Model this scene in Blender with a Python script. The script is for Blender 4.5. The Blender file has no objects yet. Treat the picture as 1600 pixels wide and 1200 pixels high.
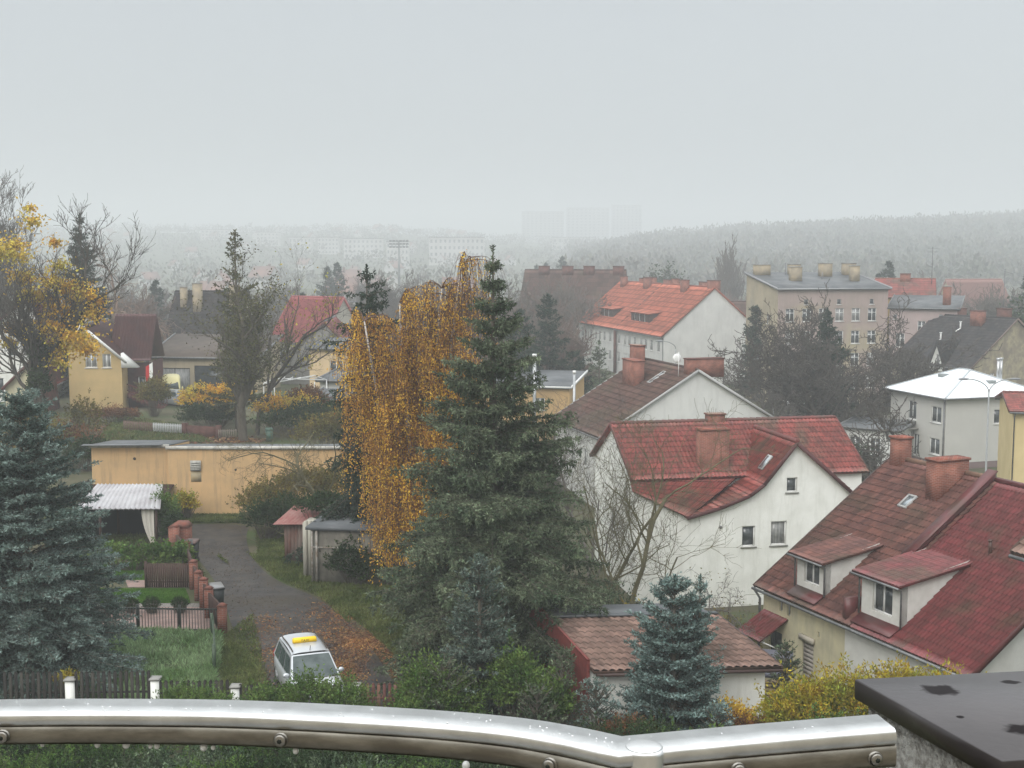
import bpy, math, random
import numpy as np
from mathutils import Vector, Matrix

sc = bpy.context.scene
# ------------------------------------------------------------------ camera
FOC, PITCH, CAMZ = 2000.0, math.atan(0.105), 15.3
cd = bpy.data.cameras.new('camera')
cam = bpy.data.objects.new('camera', cd)
sc.collection.objects.link(cam)
cam.location = (0, 0, CAMZ)
cam.rotation_euler = (math.pi / 2 - PITCH, 0, 0)
cd.sensor_width = 36.0
cd.lens = 45.0
cd.clip_start, cd.clip_end = 0.05, 6000
sc.camera = cam
# ------------------------------------------------------------------ world, sun, exposure
w = bpy.data.worlds.new('World')
sc.world = w
w.use_nodes = True
nt = w.node_tree
nt.nodes.clear()
N, Lk = nt.nodes.new, nt.links.new
out = N('ShaderNodeOutputWorld')
sky = N('ShaderNodeTexSky')
sky.sky_type = 'NISHITA'
sky.sun_disc = False
sky.sun_elevation = math.radians(38)
sky.sun_rotation = math.radians(205)
sky.dust_density = 6.0
hs = N('ShaderNodeHueSaturation')
hs.inputs['Saturation'].default_value = 0.22
Lk(sky.outputs[0], hs.inputs['Color'])
bgs = N('ShaderNodeBackground')
bgs.inputs['Strength'].default_value = 0.05
Lk(hs.outputs[0], bgs.inputs['Color'])
tc = N('ShaderNodeTexCoord')
sp = N('ShaderNodeSeparateXYZ')
Lk(tc.outputs['Generated'], sp.inputs[0])
ramp = N('ShaderNodeValToRGB')            # thick overcast: brighter overhead than at the horizon
cr = ramp.color_ramp
cr.elements[0].position = 0.0
cr.elements[0].color = (0.160, 0.174, 0.180, 1)
cr.elements[1].position = 1.0
cr.elements[1].color = (0.86, 0.89, 0.90, 1)
e = cr.elements.new(0.20); e.color = (0.146, 0.160, 0.170, 1)
e = cr.elements.new(0.40); e.color = (0.42, 0.44, 0.45, 1)
Lk(sp.outputs['Z'], ramp.inputs[0])
nz = N('ShaderNodeTexNoise')
nz.inputs['Scale'].default_value = 2.2
nz.inputs['Detail'].default_value = 4
Lk(tc.outputs['Generated'], nz.inputs['Vector'])
mr = N('ShaderNodeMapRange')
mr.inputs['To Min'].default_value = 0.93
mr.inputs['To Max'].default_value = 1.07
Lk(nz.outputs[0], mr.inputs[0])
bgo = N('ShaderNodeBackground')
Lk(ramp.outputs[0], bgo.inputs['Color'])
mu = N('ShaderNodeMath'); mu.operation = 'MULTIPLY'
mu.inputs[1].default_value = 2.6
Lk(mr.outputs[0], mu.inputs[0])
Lk(mu.outputs[0], bgo.inputs['Strength'])
ad = N('ShaderNodeAddShader')
Lk(bgs.outputs[0], ad.inputs[0]); Lk(bgo.outputs[0], ad.inputs[1])
Lk(ad.outputs[0], out.inputs['Surface'])
sd = bpy.data.lights.new('sun', 'SUN')
sd.energy = 0.9
sd.angle = math.radians(25)
sd.color = (1.0, 0.97, 0.92)
so = bpy.data.objects.new('sun', sd)
so.rotation_euler = (math.radians(52), 0, math.radians(-25))
sc.collection.objects.link(so)
vs = sc.view_settings
vs.view_transform = 'Standard'
vs.look = 'None'
vs.exposure = 0.07
vs.gamma = 1.0
vs.use_curve_mapping = False
sc.cycles.use_denoising = True
sc.cycles.max_bounces = 6
sc.cycles.diffuse_bounces = 3
sc.cycles.glossy_bounces = 3
sc.cycles.transmission_bounces = 4
sc.cycles.transparent_max_bounces = 8
sc.cycles.volume_bounces = 2
sc.cycles.caustics_reflective = False
sc.cycles.caustics_refractive = False

# ------------------------------------------------------------------ helpers
rnd = random.Random(7)
rng = np.random.default_rng(11)
C_, S_ = math.cos(PITCH), math.sin(PITCH)
def ray(px, py):
    a = (px - 800) / FOC; b = (600 - py) / FOC
    return (a, C_ + b * S_, -S_ + b * C_)
def G(px, py, z=0.0):                      # point of the level plane z seen at that bearing
    r = ray(px, py); t = (z - CAMZ) / r[2]
    return Vector((r[0] * t, r[1] * t, z))
def D(px, py, d):                          # point at distance d (along +Y)
    r = ray(px, py); t = d / r[1]
    return Vector((r[0] * t, d, CAMZ + r[2] * t))
def sm(t):
    t = np.clip(t, 0, 1); return t * t * (3 - 2 * t)
def ter(x, y):
    x = np.asarray(x, float); y = np.asarray(y, float)
    b = np.maximum(sm((y - 37) / 20) * sm((x + 6) / 13), sm((y - 140) / 80))
    a = x / np.maximum(y, 1)
    hl = 45 * sm((y - 700) / 1200) * np.interp(a, [-.4, -.1, 0, .05], [1, 1, .7, .5])
    hr = sm((y - 520) / 820) * np.interp(a, [0, .045, .1, .175, .4, .8], [0, 8, 22, 31, 44, 46])
    far = sm((y - 400) / 200)
    bump = far * 1.2 * (np.sin(x * .021 + 1) * np.cos(y * .017) + np.sin(x * .04 + y * .02))
    return -5 * b + np.maximum(hl, hr) + bump
def tz(x, y): return float(ter(x, y))
def GT(px, d):                             # ground point under image column px at distance d
    v = D(px, 600, d); return Vector((v.x, d, tz(v.x, d)))

def hexc(h):
    h = h.lstrip('#')
    o = []
    for i in (0, 2, 4):
        v = int(h[i:i + 2], 16) / 255
        o.append(v / 12.92 if v <= .04045 else ((v + .055) / 1.055) ** 2.4)
    return tuple(o)
MATS = {}
def mat(name, col, col2=None, scale=3.0, rough=.8, metal=0.0, bump=0.0, bscale=None, island=0.0, attr=0.0,
        streak=None, streak_amt=.5, spec=.3, detail=5, lo=.38, hi=.62, stretch=(1, 1, 1), col3=None, sscale=(2.2, 2.2, .35), slo=.5, shi=.72, brick=None, trans=0.0, alpha=1.0):
    if name in MATS: return MATS[name]
    m = bpy.data.materials.new(name); MATS[name] = m
    m.use_nodes = True
    t = m.node_tree; n = t.nodes.new; l = t.links.new
    b = t.nodes['Principled BSDF']
    b.inputs['Roughness'].default_value = rough
    b.inputs['Metallic'].default_value = metal
    b.inputs['Specular IOR Level'].default_value = spec
    if trans: b.inputs['Transmission Weight'].default_value = trans
    tc = n('ShaderNodeTexCoord'); mp = n('ShaderNodeMapping')
    mp.inputs['Scale'].default_value = stretch
    l(tc.outputs['Object'], mp.inputs[0])
    cur = None
    if brick:
        sx = n('ShaderNodeSeparateXYZ'); l(tc.outputs['Object'], sx.inputs[0])
        a = n('ShaderNodeMath'); a.operation = 'ADD'; l(sx.outputs[0], a.inputs[0]); l(sx.outputs[1], a.inputs[1])
        cx = n('ShaderNodeCombineXYZ'); l(a.outputs[0], cx.inputs[0]); l(sx.outputs[2], cx.inputs[1])
        bt = n('ShaderNodeTexBrick'); l(cx.outputs[0], bt.inputs['Vector'])
        bt.inputs['Color1'].default_value = (*col, 1); bt.inputs['Color2'].default_value = (*(col2 or col), 1)
        bt.inputs['Mortar'].default_value = (*brick[0], 1)
        bt.inputs['Scale'].default_value = 1.0
        bt.inputs['Brick Width'].default_value = brick[1]; bt.inputs['Row Height'].default_value = brick[2]
        bt.inputs['Mortar Size'].default_value = brick[3]
        cur = bt.outputs['Color']
        nn = n('ShaderNodeTexNoise'); nn.inputs['Scale'].default_value = 1.7; nn.inputs['Detail'].default_value = 5
        l(tc.outputs['Object'], nn.inputs['Vector'])
        mm = n('ShaderNodeMix'); mm.data_type = 'RGBA'; mm.blend_type = 'MULTIPLY'
        mm.inputs[0].default_value = 1
        rr = n('ShaderNodeMapRange'); rr.inputs['From Min'].default_value = .3; rr.inputs['From Max'].default_value = .7
        rr.inputs['To Min'].default_value = .65; rr.inputs['To Max'].default_value = 1.15; l(nn.outputs[0], rr.inputs[0])
        l(cur, mm.inputs[6]); l(rr.outputs[0], mm.inputs[7]); cur = mm.outputs[2]
    elif col2:
        nn = n('ShaderNodeTexNoise'); nn.inputs['Scale'].default_value = scale; nn.inputs['Detail'].default_value = detail
        nn.inputs['Roughness'].default_value = .6
        l(mp.outputs[0], nn.inputs['Vector'])
        rp = n('ShaderNodeValToRGB'); rp.color_ramp.elements[0].position = lo; rp.color_ramp.elements[1].position = hi
        rp.color_ramp.elements[0].color = (*col, 1); rp.color_ramp.elements[1].color = (*col2, 1)
        l(nn.outputs[0], rp.inputs[0]); cur = rp.outputs[0]
    if col3:
        nn = n('ShaderNodeTexNoise'); nn.inputs['Scale'].default_value = scale * .33 + .05; nn.inputs['Detail'].default_value = 6
        l(tc.outputs['Object'], nn.inputs['Vector'])
        rp = n('ShaderNodeValToRGB'); rp.color_ramp.elements[0].position = .5; rp.color_ramp.elements[1].position = .66
        l(nn.outputs[0], rp.inputs[0])
        mm = n('ShaderNodeMix'); mm.data_type = 'RGBA'; l(rp.outputs[0], mm.inputs[0])
        l(cur, mm.inputs[6]); mm.inputs[7].default_value = (*col3, 1); cur = mm.outputs[2]
    if streak:
        mp2 = n('ShaderNodeMapping'); mp2.inputs['Scale'].default_value = sscale
        l(tc.outputs['Object'], mp2.inputs[0])
        nn = n('ShaderNodeTexNoise'); nn.inputs['Scale'].default_value = 1.0; nn.inputs['Detail'].default_value = 7
        nn.inputs['Roughness'].default_value = .7
        l(mp2.outputs[0], nn.inputs['Vector'])
        rp = n('ShaderNodeMapRange'); rp.inputs['From Min'].default_value = slo; rp.inputs['From Max'].default_value = shi
        rp.inputs['To Max'].default_value = streak_amt
        l(nn.outputs[0], rp.inputs[0])
        mm = n('ShaderNodeMix'); mm.data_type = 'RGBA'; l(rp.outputs[0], mm.inputs[0])
        if cur: l(cur, mm.inputs[6])
        else: mm.inputs[6].default_value = (*col, 1)
        mm.inputs[7].default_value = (*streak, 1); cur = mm.outputs[2]
    if island or attr:
        ge = n('ShaderNodeNewGeometry')
        hv = n('ShaderNodeHueSaturation')
        if cur: l(cur, hv.inputs['Color'])
        else: hv.inputs['Color'].default_value = (*col, 1)
        rr = n('ShaderNodeMapRange'); rr.inputs['To Min'].default_value = 1 - island; rr.inputs['To Max'].default_value = 1 + island
        l(ge.outputs['Random Per Island'], rr.inputs[0])
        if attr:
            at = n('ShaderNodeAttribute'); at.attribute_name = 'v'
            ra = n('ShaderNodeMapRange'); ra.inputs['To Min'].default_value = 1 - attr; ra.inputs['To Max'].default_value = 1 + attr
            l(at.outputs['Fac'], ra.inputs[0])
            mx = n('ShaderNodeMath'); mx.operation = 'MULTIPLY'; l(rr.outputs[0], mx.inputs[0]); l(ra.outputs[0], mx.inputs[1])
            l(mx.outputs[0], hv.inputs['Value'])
        else: l(rr.outputs[0], hv.inputs['Value'])
        r2 = n('ShaderNodeMapRange'); r2.inputs['To Min'].default_value = .5 - island * .06; r2.inputs['To Max'].default_value = .5 + island * .05
        l(ge.outputs['Random Per Island'], r2.inputs[0]); l(r2.outputs[0], hv.inputs['Hue'])
        cur = hv.outputs[0]
    if cur: l(cur, b.inputs['Base Color'])
    else: b.inputs['Base Color'].default_value = (*col, 1)
    if bump:
        nb = n('ShaderNodeTexNoise'); nb.inputs['Scale'].default_value = bscale or scale * 8; nb.inputs['Detail'].default_value = 4
        l(tc.outputs['Object'], nb.inputs['Vector'])
        bp = n('ShaderNodeBump'); bp.inputs['Strength'].default_value = bump; bp.inputs['Distance'].default_value = .02
        l(nb.outputs[0], bp.inputs['Height']); l(bp.outputs[0], b.inputs['Normal'])
    return m

def leafmat(name, col, col2, island=.35, attr=.3, trans=.25, scale=.8, rough=.6):
    """foliage: colour varied by leaf and by twig, part of the light passes through"""
    m = mat(name, col, col2, scale=scale, rough=.75, island=island, attr=attr, spec=.08, lo=.4, hi=.6)
    t = m.node_tree; b = t.nodes['Principled BSDF']; o = t.nodes['Material Output']
    if trans and not t.nodes.get('tl'):
        tl = t.nodes.new('ShaderNodeBsdfTranslucent'); tl.name = 'tl'
        src = b.inputs['Base Color'].links[0].from_socket
        t.links.new(src, tl.inputs[0])
        mx = t.nodes.new('ShaderNodeMixShader'); mx.inputs[0].default_value = trans
        t.links.new(b.outputs[0], mx.inputs[1]); t.links.new(tl.outputs[0], mx.inputs[2])
        t.links.new(mx.outputs[0], o.inputs['Surface'])
    return m

COL = sc.collection
def npmesh(name, verts, quads, tris=None, v=None, smooth=False):
    me = bpy.data.meshes.new(name)
    verts = np.asarray(verts, np.float32).reshape(-1, 3)
    quads = np.asarray(quads, np.int32).reshape(-1, 4) if quads is not None and len(quads) else np.zeros((0, 4), np.int32)
    tris = np.asarray(tris, np.int32).reshape(-1, 3) if tris is not None and len(tris) else np.zeros((0, 3), np.int32)
    nq, nt_ = len(quads), len(tris)
    me.vertices.add(len(verts)); me.vertices.foreach_set('co', verts.ravel())
    me.loops.add(nq * 4 + nt_ * 3)
    me.loops.foreach_set('vertex_index', np.concatenate([quads.ravel(), tris.ravel()]))
    me.polygons.add(nq + nt_)
    me.polygons.foreach_set('loop_start', np.concatenate([np.arange(nq) * 4, nq * 4 + np.arange(nt_) * 3]).astype(np.int32))
    if smooth: me.polygons.foreach_set('use_smooth', np.ones(nq + nt_, bool))
    if v is not None:
        a = me.attributes.new('v', 'FLOAT', 'FACE'); a.data.foreach_set('value', np.asarray(v, np.float32))
    me.update(calc_edges=True)
    return me
def link(name, me, m=None, parent=None, loc=None, rz=0):
    o = bpy.data.objects.new(name, me); COL.objects.link(o)
    if m is not None and me is not None:
        me.materials.clear(); me.materials.append(m)
    if parent: o.parent = parent
    if loc is not None: o.location = loc
    if rz: o.rotation_euler = (0, 0, rz)
    return o
def tag(o, label=None, cat=None, group=None, kind=None):
    if label: o['label'] = label
    if cat: o['category'] = cat
    if group: o['group'] = group
    if kind: o['kind'] = kind
    return o
def thing(name, label, cat, loc=(0, 0, 0), rz=0, group=None):
    o = bpy.data.objects.new(name, None); COL.objects.link(o)
    o.empty_display_size = .3
    o.location = loc; o.rotation_euler = (0, 0, rz)
    return tag(o, label, cat, group)
def dup(o, loc, rz=0, scale=1.0, label=None, group=None, squash=1.0):
    r = o.copy(); COL.objects.link(r); r.location = loc; r.rotation_euler = (0, 0, rz); r.scale = (scale, scale, scale * squash)
    if label: r['label'] = label
    if group: r['group'] = group
    for ch in list(o.children):
        c = ch.copy(); COL.objects.link(c); c.parent = r
        for g in list(ch.children):
            d = g.copy(); COL.objects.link(d); d.parent = c
    return r

class MB:
    """collects shapes, then links them as ONE mesh"""
    def __init__(s): s.v = []; s.q = []; s.t = []; s.n = 0; s.ng = []; s.fv = []
    def add(s, vs, qs=(), ts=()):
        vs = np.asarray(vs, float).reshape(-1, 3)
        s.v.append(vs)
        for q in qs: s.q.append([i + s.n for i in q])
        for t in ts: s.t.append([i + s.n for i in t])
        s.n += len(vs)
    def addnp(s, vs, qs):
        s.v.append(np.asarray(vs, float).reshape(-1, 3)); s.ng.append(np.asarray(qs) + s.n); s.n += len(s.v[-1])
    def quad(s, a, b, c, d): s.add([a, b, c, d], [(0, 1, 2, 3)])
    def tri(s, a, b, c): s.add([a, b, c], (), [(0, 1, 2)])
    def hexa(s, p):     # 8 corners: bottom loop 4, top loop 4
        s.add(p, [(0, 3, 2, 1), (4, 5, 6, 7), (0, 1, 5, 4), (1, 2, 6, 5), (2, 3, 7, 6), (3, 0, 4, 7)])
    def box(s, x0, y0, z0, x1, y1, z1):
        s.hexa([(x0, y0, z0), (x1, y0, z0), (x1, y1, z0), (x0, y1, z0), (x0, y0, z1), (x1, y0, z1), (x1, y1, z1), (x0, y1, z1)])
    def fbox(s, F, u0, u1, z0, z1, n0, n1):   # box in a wall frame F=(O,U,N)
        O, U, Nn = F
        def p(u, n, z): return (O[0] + U[0] * u + Nn[0] * n, O[1] + U[1] * u + Nn[1] * n, z)
        s.hexa([p(u0, n0, z0), p(u1, n0, z0), p(u1, n1, z0), p(u0, n1, z0), p(u0, n0, z1), p(u1, n0, z1), p(u1, n1, z1), p(u0, n1, z1)])
    def bar(s, a, b, wd, ht=None):            # rectangular bar from a to b
        a = Vector(a); b = Vector(b); ht = ht or wd
        d = (b - a).normalized()
        up = Vector((0, 0, 1)) if abs(d.z) < .95 else Vector((0, 1, 0))
        sd_ = d.cross(up).normalized(); u2 = sd_.cross(d).normalized()
        c = [(-1, -1), (1, -1), (1, 1), (-1, 1)]
        s.hexa([a + sd_ * wd / 2 * i + u2 * ht / 2 * j for i, j in c] + [b + sd_ * wd / 2 * i + u2 * ht / 2 * j for i, j in c])
    def tube(s, pts, r, k=8, cap=True):
        pts = [Vector(p) for p in pts]
        rs = r if isinstance(r, (list, tuple)) else [r] * len(pts)
        rings = []
        prev = None
        for i, p in enumerate(pts):
            d = (pts[min(i + 1, len(pts) - 1)] - pts[max(i - 1, 0)]).normalized()
            if prev is None:
                a = d.orthogonal().normalized()
            else:
                a = (prev - d * prev.dot(d)).normalized()
            prev = a
            b = d.cross(a)
            rings.append([p + (a * math.cos(2 * math.pi * j / k) + b * math.sin(2 * math.pi * j / k)) * rs[i] for j in range(k)])
        vs = [q for rg in rings for q in rg]; qs = []
        for i in range(len(pts) - 1):
            for j in range(k):
                qs.append((i * k + j, i * k + (j + 1) % k, (i + 1) * k + (j + 1) % k, (i + 1) * k + j))
        ts = []
        if cap:
            vs += [pts[0], pts[-1]]; c0 = len(vs) - 2
            for j in range(k):
                ts.append((c0, (j + 1) % k, j)); o_ = (len(pts) - 1) * k
                ts.append((c0 + 1, o_ + j, o_ + (j + 1) % k))
        s.add(vs, qs, ts)
    def ball(s, c, r, k=10, h=6, sq=(1, 1, 1)):
        vs = []; qs = []
        for i in range(h + 1):
            th = math.pi * i / h
            for j in range(k):
                a = 2 * math.pi * j / k
                vs.append((c[0] + sq[0] * r * math.sin(th) * math.cos(a), c[1] + sq[1] * r * math.sin(th) * math.sin(a), c[2] + sq[2] * r * math.cos(th)))
        for i in range(h):
            for j in range(k): qs.append((i * k + j, i * k + (j + 1) % k, (i + 1) * k + (j + 1) % k, (i + 1) * k + j))
        s.add(vs, qs)
    def wall(s, F, prof, zb, holes=(), depth=.14):
        O, U, Nn = F
        def p(u, z, n=0.0): return (O[0] + U[0] * u + Nn[0] * n, O[1] + U[1] * u + Nn[1] * n, z)
        xs = sorted(set([round(a[0], 4) for a in prof] + [round(h[0], 4) for h in holes] + [round(h[1], 4) for h in holes]))
        xs = [x for x in xs if prof[0][0] - 1e-3 <= x <= prof[-1][0] + 1e-3]
        def top(x):
            for (a, za), (b, zb_) in zip(prof, prof[1:]):
                if a - 1e-6 <= x <= b + 1e-6: return za + (zb_ - za) * ((x - a) / (b - a) if b > a else 0)
            return prof[-1][1]
        for xa, xb in zip(xs, xs[1:]):
            mid = (xa + xb) / 2; z = zb
            for h in sorted([h for h in holes if h[0] < mid < h[1]], key=lambda h: h[2]):
                if h[2] > z + 1e-4: s.quad(p(xa, z), p(xb, z), p(xb, h[2]), p(xa, h[2]))
                z = h[3]
            s.quad(p(xa, z), p(xb, z), p(xb, top(xb)), p(xa, top(xa)))
        for h in holes:
            a, b, c, d = h[:4]
            s.quad(p(a, c), p(a, c, -depth), p(a, d, -depth), p(a, d)); s.quad(p(b, c, -depth), p(b, c), p(b, d), p(b, d, -depth))
            s.quad(p(a, c, -depth), p(a, c), p(b, c), p(b, c, -depth)); s.quad(p(a, d), p(a, d, -depth), p(b, d, -depth), p(b, d))
    def slope(s, p00, p10, p11, p01, period=.2, step=.35, amp=.018, drop=.03, res=4, thick=.1):
        """tiled slope: waves across, steps down; p00-p10 is the eave, p01-p11 the ridge"""
        p00, p10, p11, p01 = [np.array(q, float) for q in (p00, p10, p11, p01)]
        lu = max(np.linalg.norm(p10 - p00), np.linalg.norm(p11 - p01)); lv = np.linalg.norm((p01 + p11) / 2 - (p00 + p10) / 2)
        nw = max(1, round(lu / period)); nu = nw * res; nv = max(1, round(lv / step))
        n = np.cross(p10 - p00, p01 - p00); n /= np.linalg.norm(n)
        if n[2] < 0: n = -n
        u = np.linspace(0, 1, nu + 1); ph = u * nw * 2 * math.pi
        wv = amp * (np.sin(ph) + .35 * np.sin(2 * ph + .6))
        vv = np.repeat(np.arange(nv + 1), 2)[1:-1] / nv; hh = np.tile([drop, 0.0], nv)
        V, UU = np.meshgrid(vv, u, indexing='ij')
        e0 = p00 + (p10 - p00) * UU[..., None]; e1 = p01 + (p11 - p01) * UU[..., None]
        P_ = e0 + (e1 - e0) * V[..., None] + n * (wv[None, :, None] + hh[:, None, None])
        r, c = P_.shape[:2]
        idx = np.arange(r * c).reshape(r, c)
        q = np.stack([idx[:-1, :-1], idx[:-1, 1:], idx[1:, 1:], idx[1:, :-1]], -1).reshape(-1, 4)
        s.addnp(P_, q)
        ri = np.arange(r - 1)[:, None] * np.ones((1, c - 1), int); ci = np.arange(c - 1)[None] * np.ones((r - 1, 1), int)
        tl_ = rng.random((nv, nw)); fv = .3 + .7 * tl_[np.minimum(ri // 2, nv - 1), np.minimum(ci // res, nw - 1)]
        s.fv.append(np.where(ri % 2 == 1, 0.0, fv).ravel())  # risers get the darkest tone: step shade painted in, with edge dirt
        b = [p00 - n * thick, p10 - n * thick, p11 - n * thick, p01 - n * thick]; t = [p00, p10, p11, p01]
        s.add(b + t, [(0, 3, 2, 1), (0, 1, 5, 4), (1, 2, 6, 5), (2, 3, 7, 6), (3, 0, 4, 7)])
    def mesh(s, name, smooth=False):
        v = np.concatenate(s.v) if s.v else np.zeros((0, 3))
        q = np.array(s.q, np.int32).reshape(-1, 4)
        if s.ng: q = np.concatenate([q] + [g.reshape(-1, 4) for g in s.ng])
        fv = None
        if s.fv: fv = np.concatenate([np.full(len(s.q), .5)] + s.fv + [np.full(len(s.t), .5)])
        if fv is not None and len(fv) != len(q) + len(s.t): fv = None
        return npmesh(name, v, q, s.t, v=fv, smooth=smooth)
    def build(s, name, m, parent=None, loc=None, rz=0, smooth=False):
        return link(name, s.mesh(name, smooth), m, parent, loc, rz)

# ------------------------------------------------------------------ materials
glass = mat('window_glass', (.035, .042, .045), (.07, .08, .085), scale=1.5, rough=.12, spec=.6)
net_curtain = mat('glass_with_net_curtain', (.16, .165, .165), (.30, .30, .29), scale=3, rough=.25, spec=.5, stretch=(3, 3, .5))
white_paint = mat('white_frame', (.72, .72, .70), rough=.5)
grey_paint = mat('grey_frame', (.35, .35, .34), rough=.6)
concrete = mat('concrete', (.34, .33, .31), (.22, .215, .2), scale=1.5, rough=.9, bump=.3, bscale=30)
zinc = mat('zinc_gutter', (.13, .135, .14), (.2, .2, .2), scale=4, rough=.5, metal=.4)
brick_red = mat('red_brick', (.27, .085, .055), (.19, .06, .042), brick=((.28, .2, .16), .25, .075, .008), rough=.9)
brick_dk = mat('dark_brick', (.15, .05, .035), (.11, .04, .03), brick=((.12, .1, .09), .25, .075, .008), rough=.9)
ochre_stack = mat('ochre_stack', (.37, .30, .20), (.27, .23, .17), scale=1.2, rough=.9)
bark = mat('bark', (.085, .07, .055), (.13, .115, .09), scale=5, rough=.95, stretch=(1, 1, .25))
bark_green = mat('mossy_bark', (.10, .09, .05), (.14, .125, .07), scale=5, rough=.95)
bark_dark = mat('dark_twigs', (.05, .042, .036), (.085, .075, .062), scale=3, rough=.95)
bark_grey = mat('grey_twigs', (.10, .09, .08), (.14, .125, .11), scale=3, rough=.95)
birch_bark = mat('birch_bark', (.5, .46, .42), (.12, .1, .09), scale=6, rough=.8, stretch=(1, 1, 3), lo=.5, hi=.6)
spruce_blue = leafmat('blue_spruce_needles', (.085, .125, .105), (.20, .26, .235), island=.4, attr=.65, trans=.1, scale=1.1)
spruce_mid = leafmat('spruce_needles', (.052, .076, .044), (.15, .18, .11), island=.4, attr=.65, trans=.1, scale=.9)
spruce_dark = leafmat('dark_spruce_needles', (.022, .04, .028), (.045, .068, .045), island=.35, attr=.3, trans=.1)
fir_green = leafmat('blue_fir_needles', (.09, .14, .125), (.21, .28, .26), island=.4, attr=.65, trans=.1, scale=2)
larch = leafmat('ivy_and_leaves', (.055, .062, .025), (.11, .10, .04), island=.4, attr=.4, trans=.2)
gold_leaf = leafmat('golden_birch_leaves', (.80, .49, .075), (.54, .30, .07), island=.4, attr=.35, trans=.45, scale=.5)
orange_leaf = leafmat('orange_maple_leaves', (.64, .36, .045), (.50, .42, .08), island=.35, attr=.3, trans=.35, scale=.4)
olive_leaf = leafmat('olive_shrub_leaves', (.10, .10, .035), (.20, .15, .04), island=.4, attr=.3, trans=.3)
green_leaf = leafmat('green_shrub_leaves', (.06, .11, .028), (.13, .19, .05), island=.35, attr=.35, trans=.25, scale=1.2)
dark_leaf = leafmat('dark_shrub_leaves', (.025, .045, .018), (.05, .075, .028), island=.35, attr=.3, trans=.2)
yellow_leaf = leafmat('yellow_green_leaves', (.42, .30, .035), (.22, .24, .04), island=.4, attr=.35, trans=.35, scale=1.5)
red_leaf = leafmat('rust_brown_leaves', (.20, .085, .04), (.12, .07, .04), island=.4, attr=.3, trans=.25)

# ------------------------------------------------------------------ ground
def axis(a):
    o = []
    for x0, x1, st in a: o += list(np.arange(x0, x1, st))
    return np.array(o + [a[-1][1]])
gx = axis([(-1500, -300, 40), (-300, -90, 10), (-90, 60, 1.5), (60, 300, 8), (300, 1500, 40)])
gy = axis([(-60, 20, 8), (20, 180, 1.5), (180, 500, 8), (500, 3000, 30)])
XX, YY = np.meshgrid(gx, gy)
ZZ = ter(XX, YY)
idx = np.arange(XX.size).reshape(XX.shape)
q = np.stack([idx[:-1, :-1], idx[:-1, 1:], idx[1:, 1:], idx[1:, :-1]], -1).reshape(-1, 4)
m_ground = mat('ground_soil_and_grass', (.05, .055, .022), (.085, .075, .045), scale=.35, rough=.95, bump=.4, bscale=6, col3=(.05, .075, .02))
g = link('ground', npmesh('ground', np.stack([XX, YY, ZZ], -1), q, smooth=True), m_ground)
tag(g, kind='structure')

def sheet(name, pts, m, z=.01, kind='structure', sub=None):
    """flat polygon laid over the level part of the ground"""
    me = bpy.data.meshes.new(name)
    me.from_pydata([(p[0], p[1], z) for p in pts], [], [list(range(len(pts)))]); me.update()
    o = link(name, me, m); tag(o, kind=kind); return o
asphalt = mat('wet_asphalt', (.022, .020, .020), (.055, .048, .042), scale=1.1, rough=.6, bump=.8, bscale=6, col3=(.04, .032, .022), spec=.22, detail=9)
def GG(l): return [G(a, b, 0)[:2] for a, b in l]
def smooth_poly(pts, it=2):
    pts = [Vector(p[:2]) for p in pts]
    for _ in range(it):
        o = []
        for a, b in zip(pts, pts[1:] + pts[:1]): o += [a * .75 + b * .25, a * .25 + b * .75]
        pts = o
    return pts
road_l = [(268, 819), (282, 838), (308, 872), (335, 905), (352, 945), (366, 992), (405, 1030), (425, 1075), (430, 1110)]
road_r = [(640, 1110), (600, 1040), (560, 985), (500, 935), (440, 912), (405, 888), (388, 860), (384, 835), (392, 819)]
sheet('road', smooth_poly(GG(road_l + road_r), 2), asphalt, .012)
lawn_m = mat('mown_lawn', (.05, .125, .018), (.07, .15, .025), scale=1.5, rough=.9, bump=.5, bscale=25)
sheet('lawn', GG([(150, 943), (297, 943), (289, 921), (150, 921)]), lawn_m, .02)
sheet('lawn', GG([(150, 907), (228, 907), (224, 880), (150, 880)]), lawn_m, .02)
pav_m = mat('pink_paving', (.30, .19, .16), (.24, .17, .15), brick=((.13, .12, .11), .2, .1, .006), rough=.8)
for _n in pav_m.node_tree.nodes:
    if _n.bl_idname == 'ShaderNodeCombineXYZ':
        _s = pav_m.node_tree.nodes['Separate XYZ'] if 'Separate XYZ' in pav_m.node_tree.nodes else None
        if _s: pav_m.node_tree.links.new(_s.outputs[0], _n.inputs[0]); pav_m.node_tree.links.new(_s.outputs[1], _n.inputs[1])
sheet('patio', GG([(130, 987), (341, 987), (322, 949), (130, 949)]), pav_m, .018)
sheet('gravel_strip', GG([(130, 949), (322, 949), (318, 943), (130, 943)]), mat('gravel', (.22, .2, .18), (.1, .095, .085), scale=14, rough=.9), .016)
sheet('path', GG([(200, 918), (300, 918), (292, 907), (196, 907)]), pav_m, .017)

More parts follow.
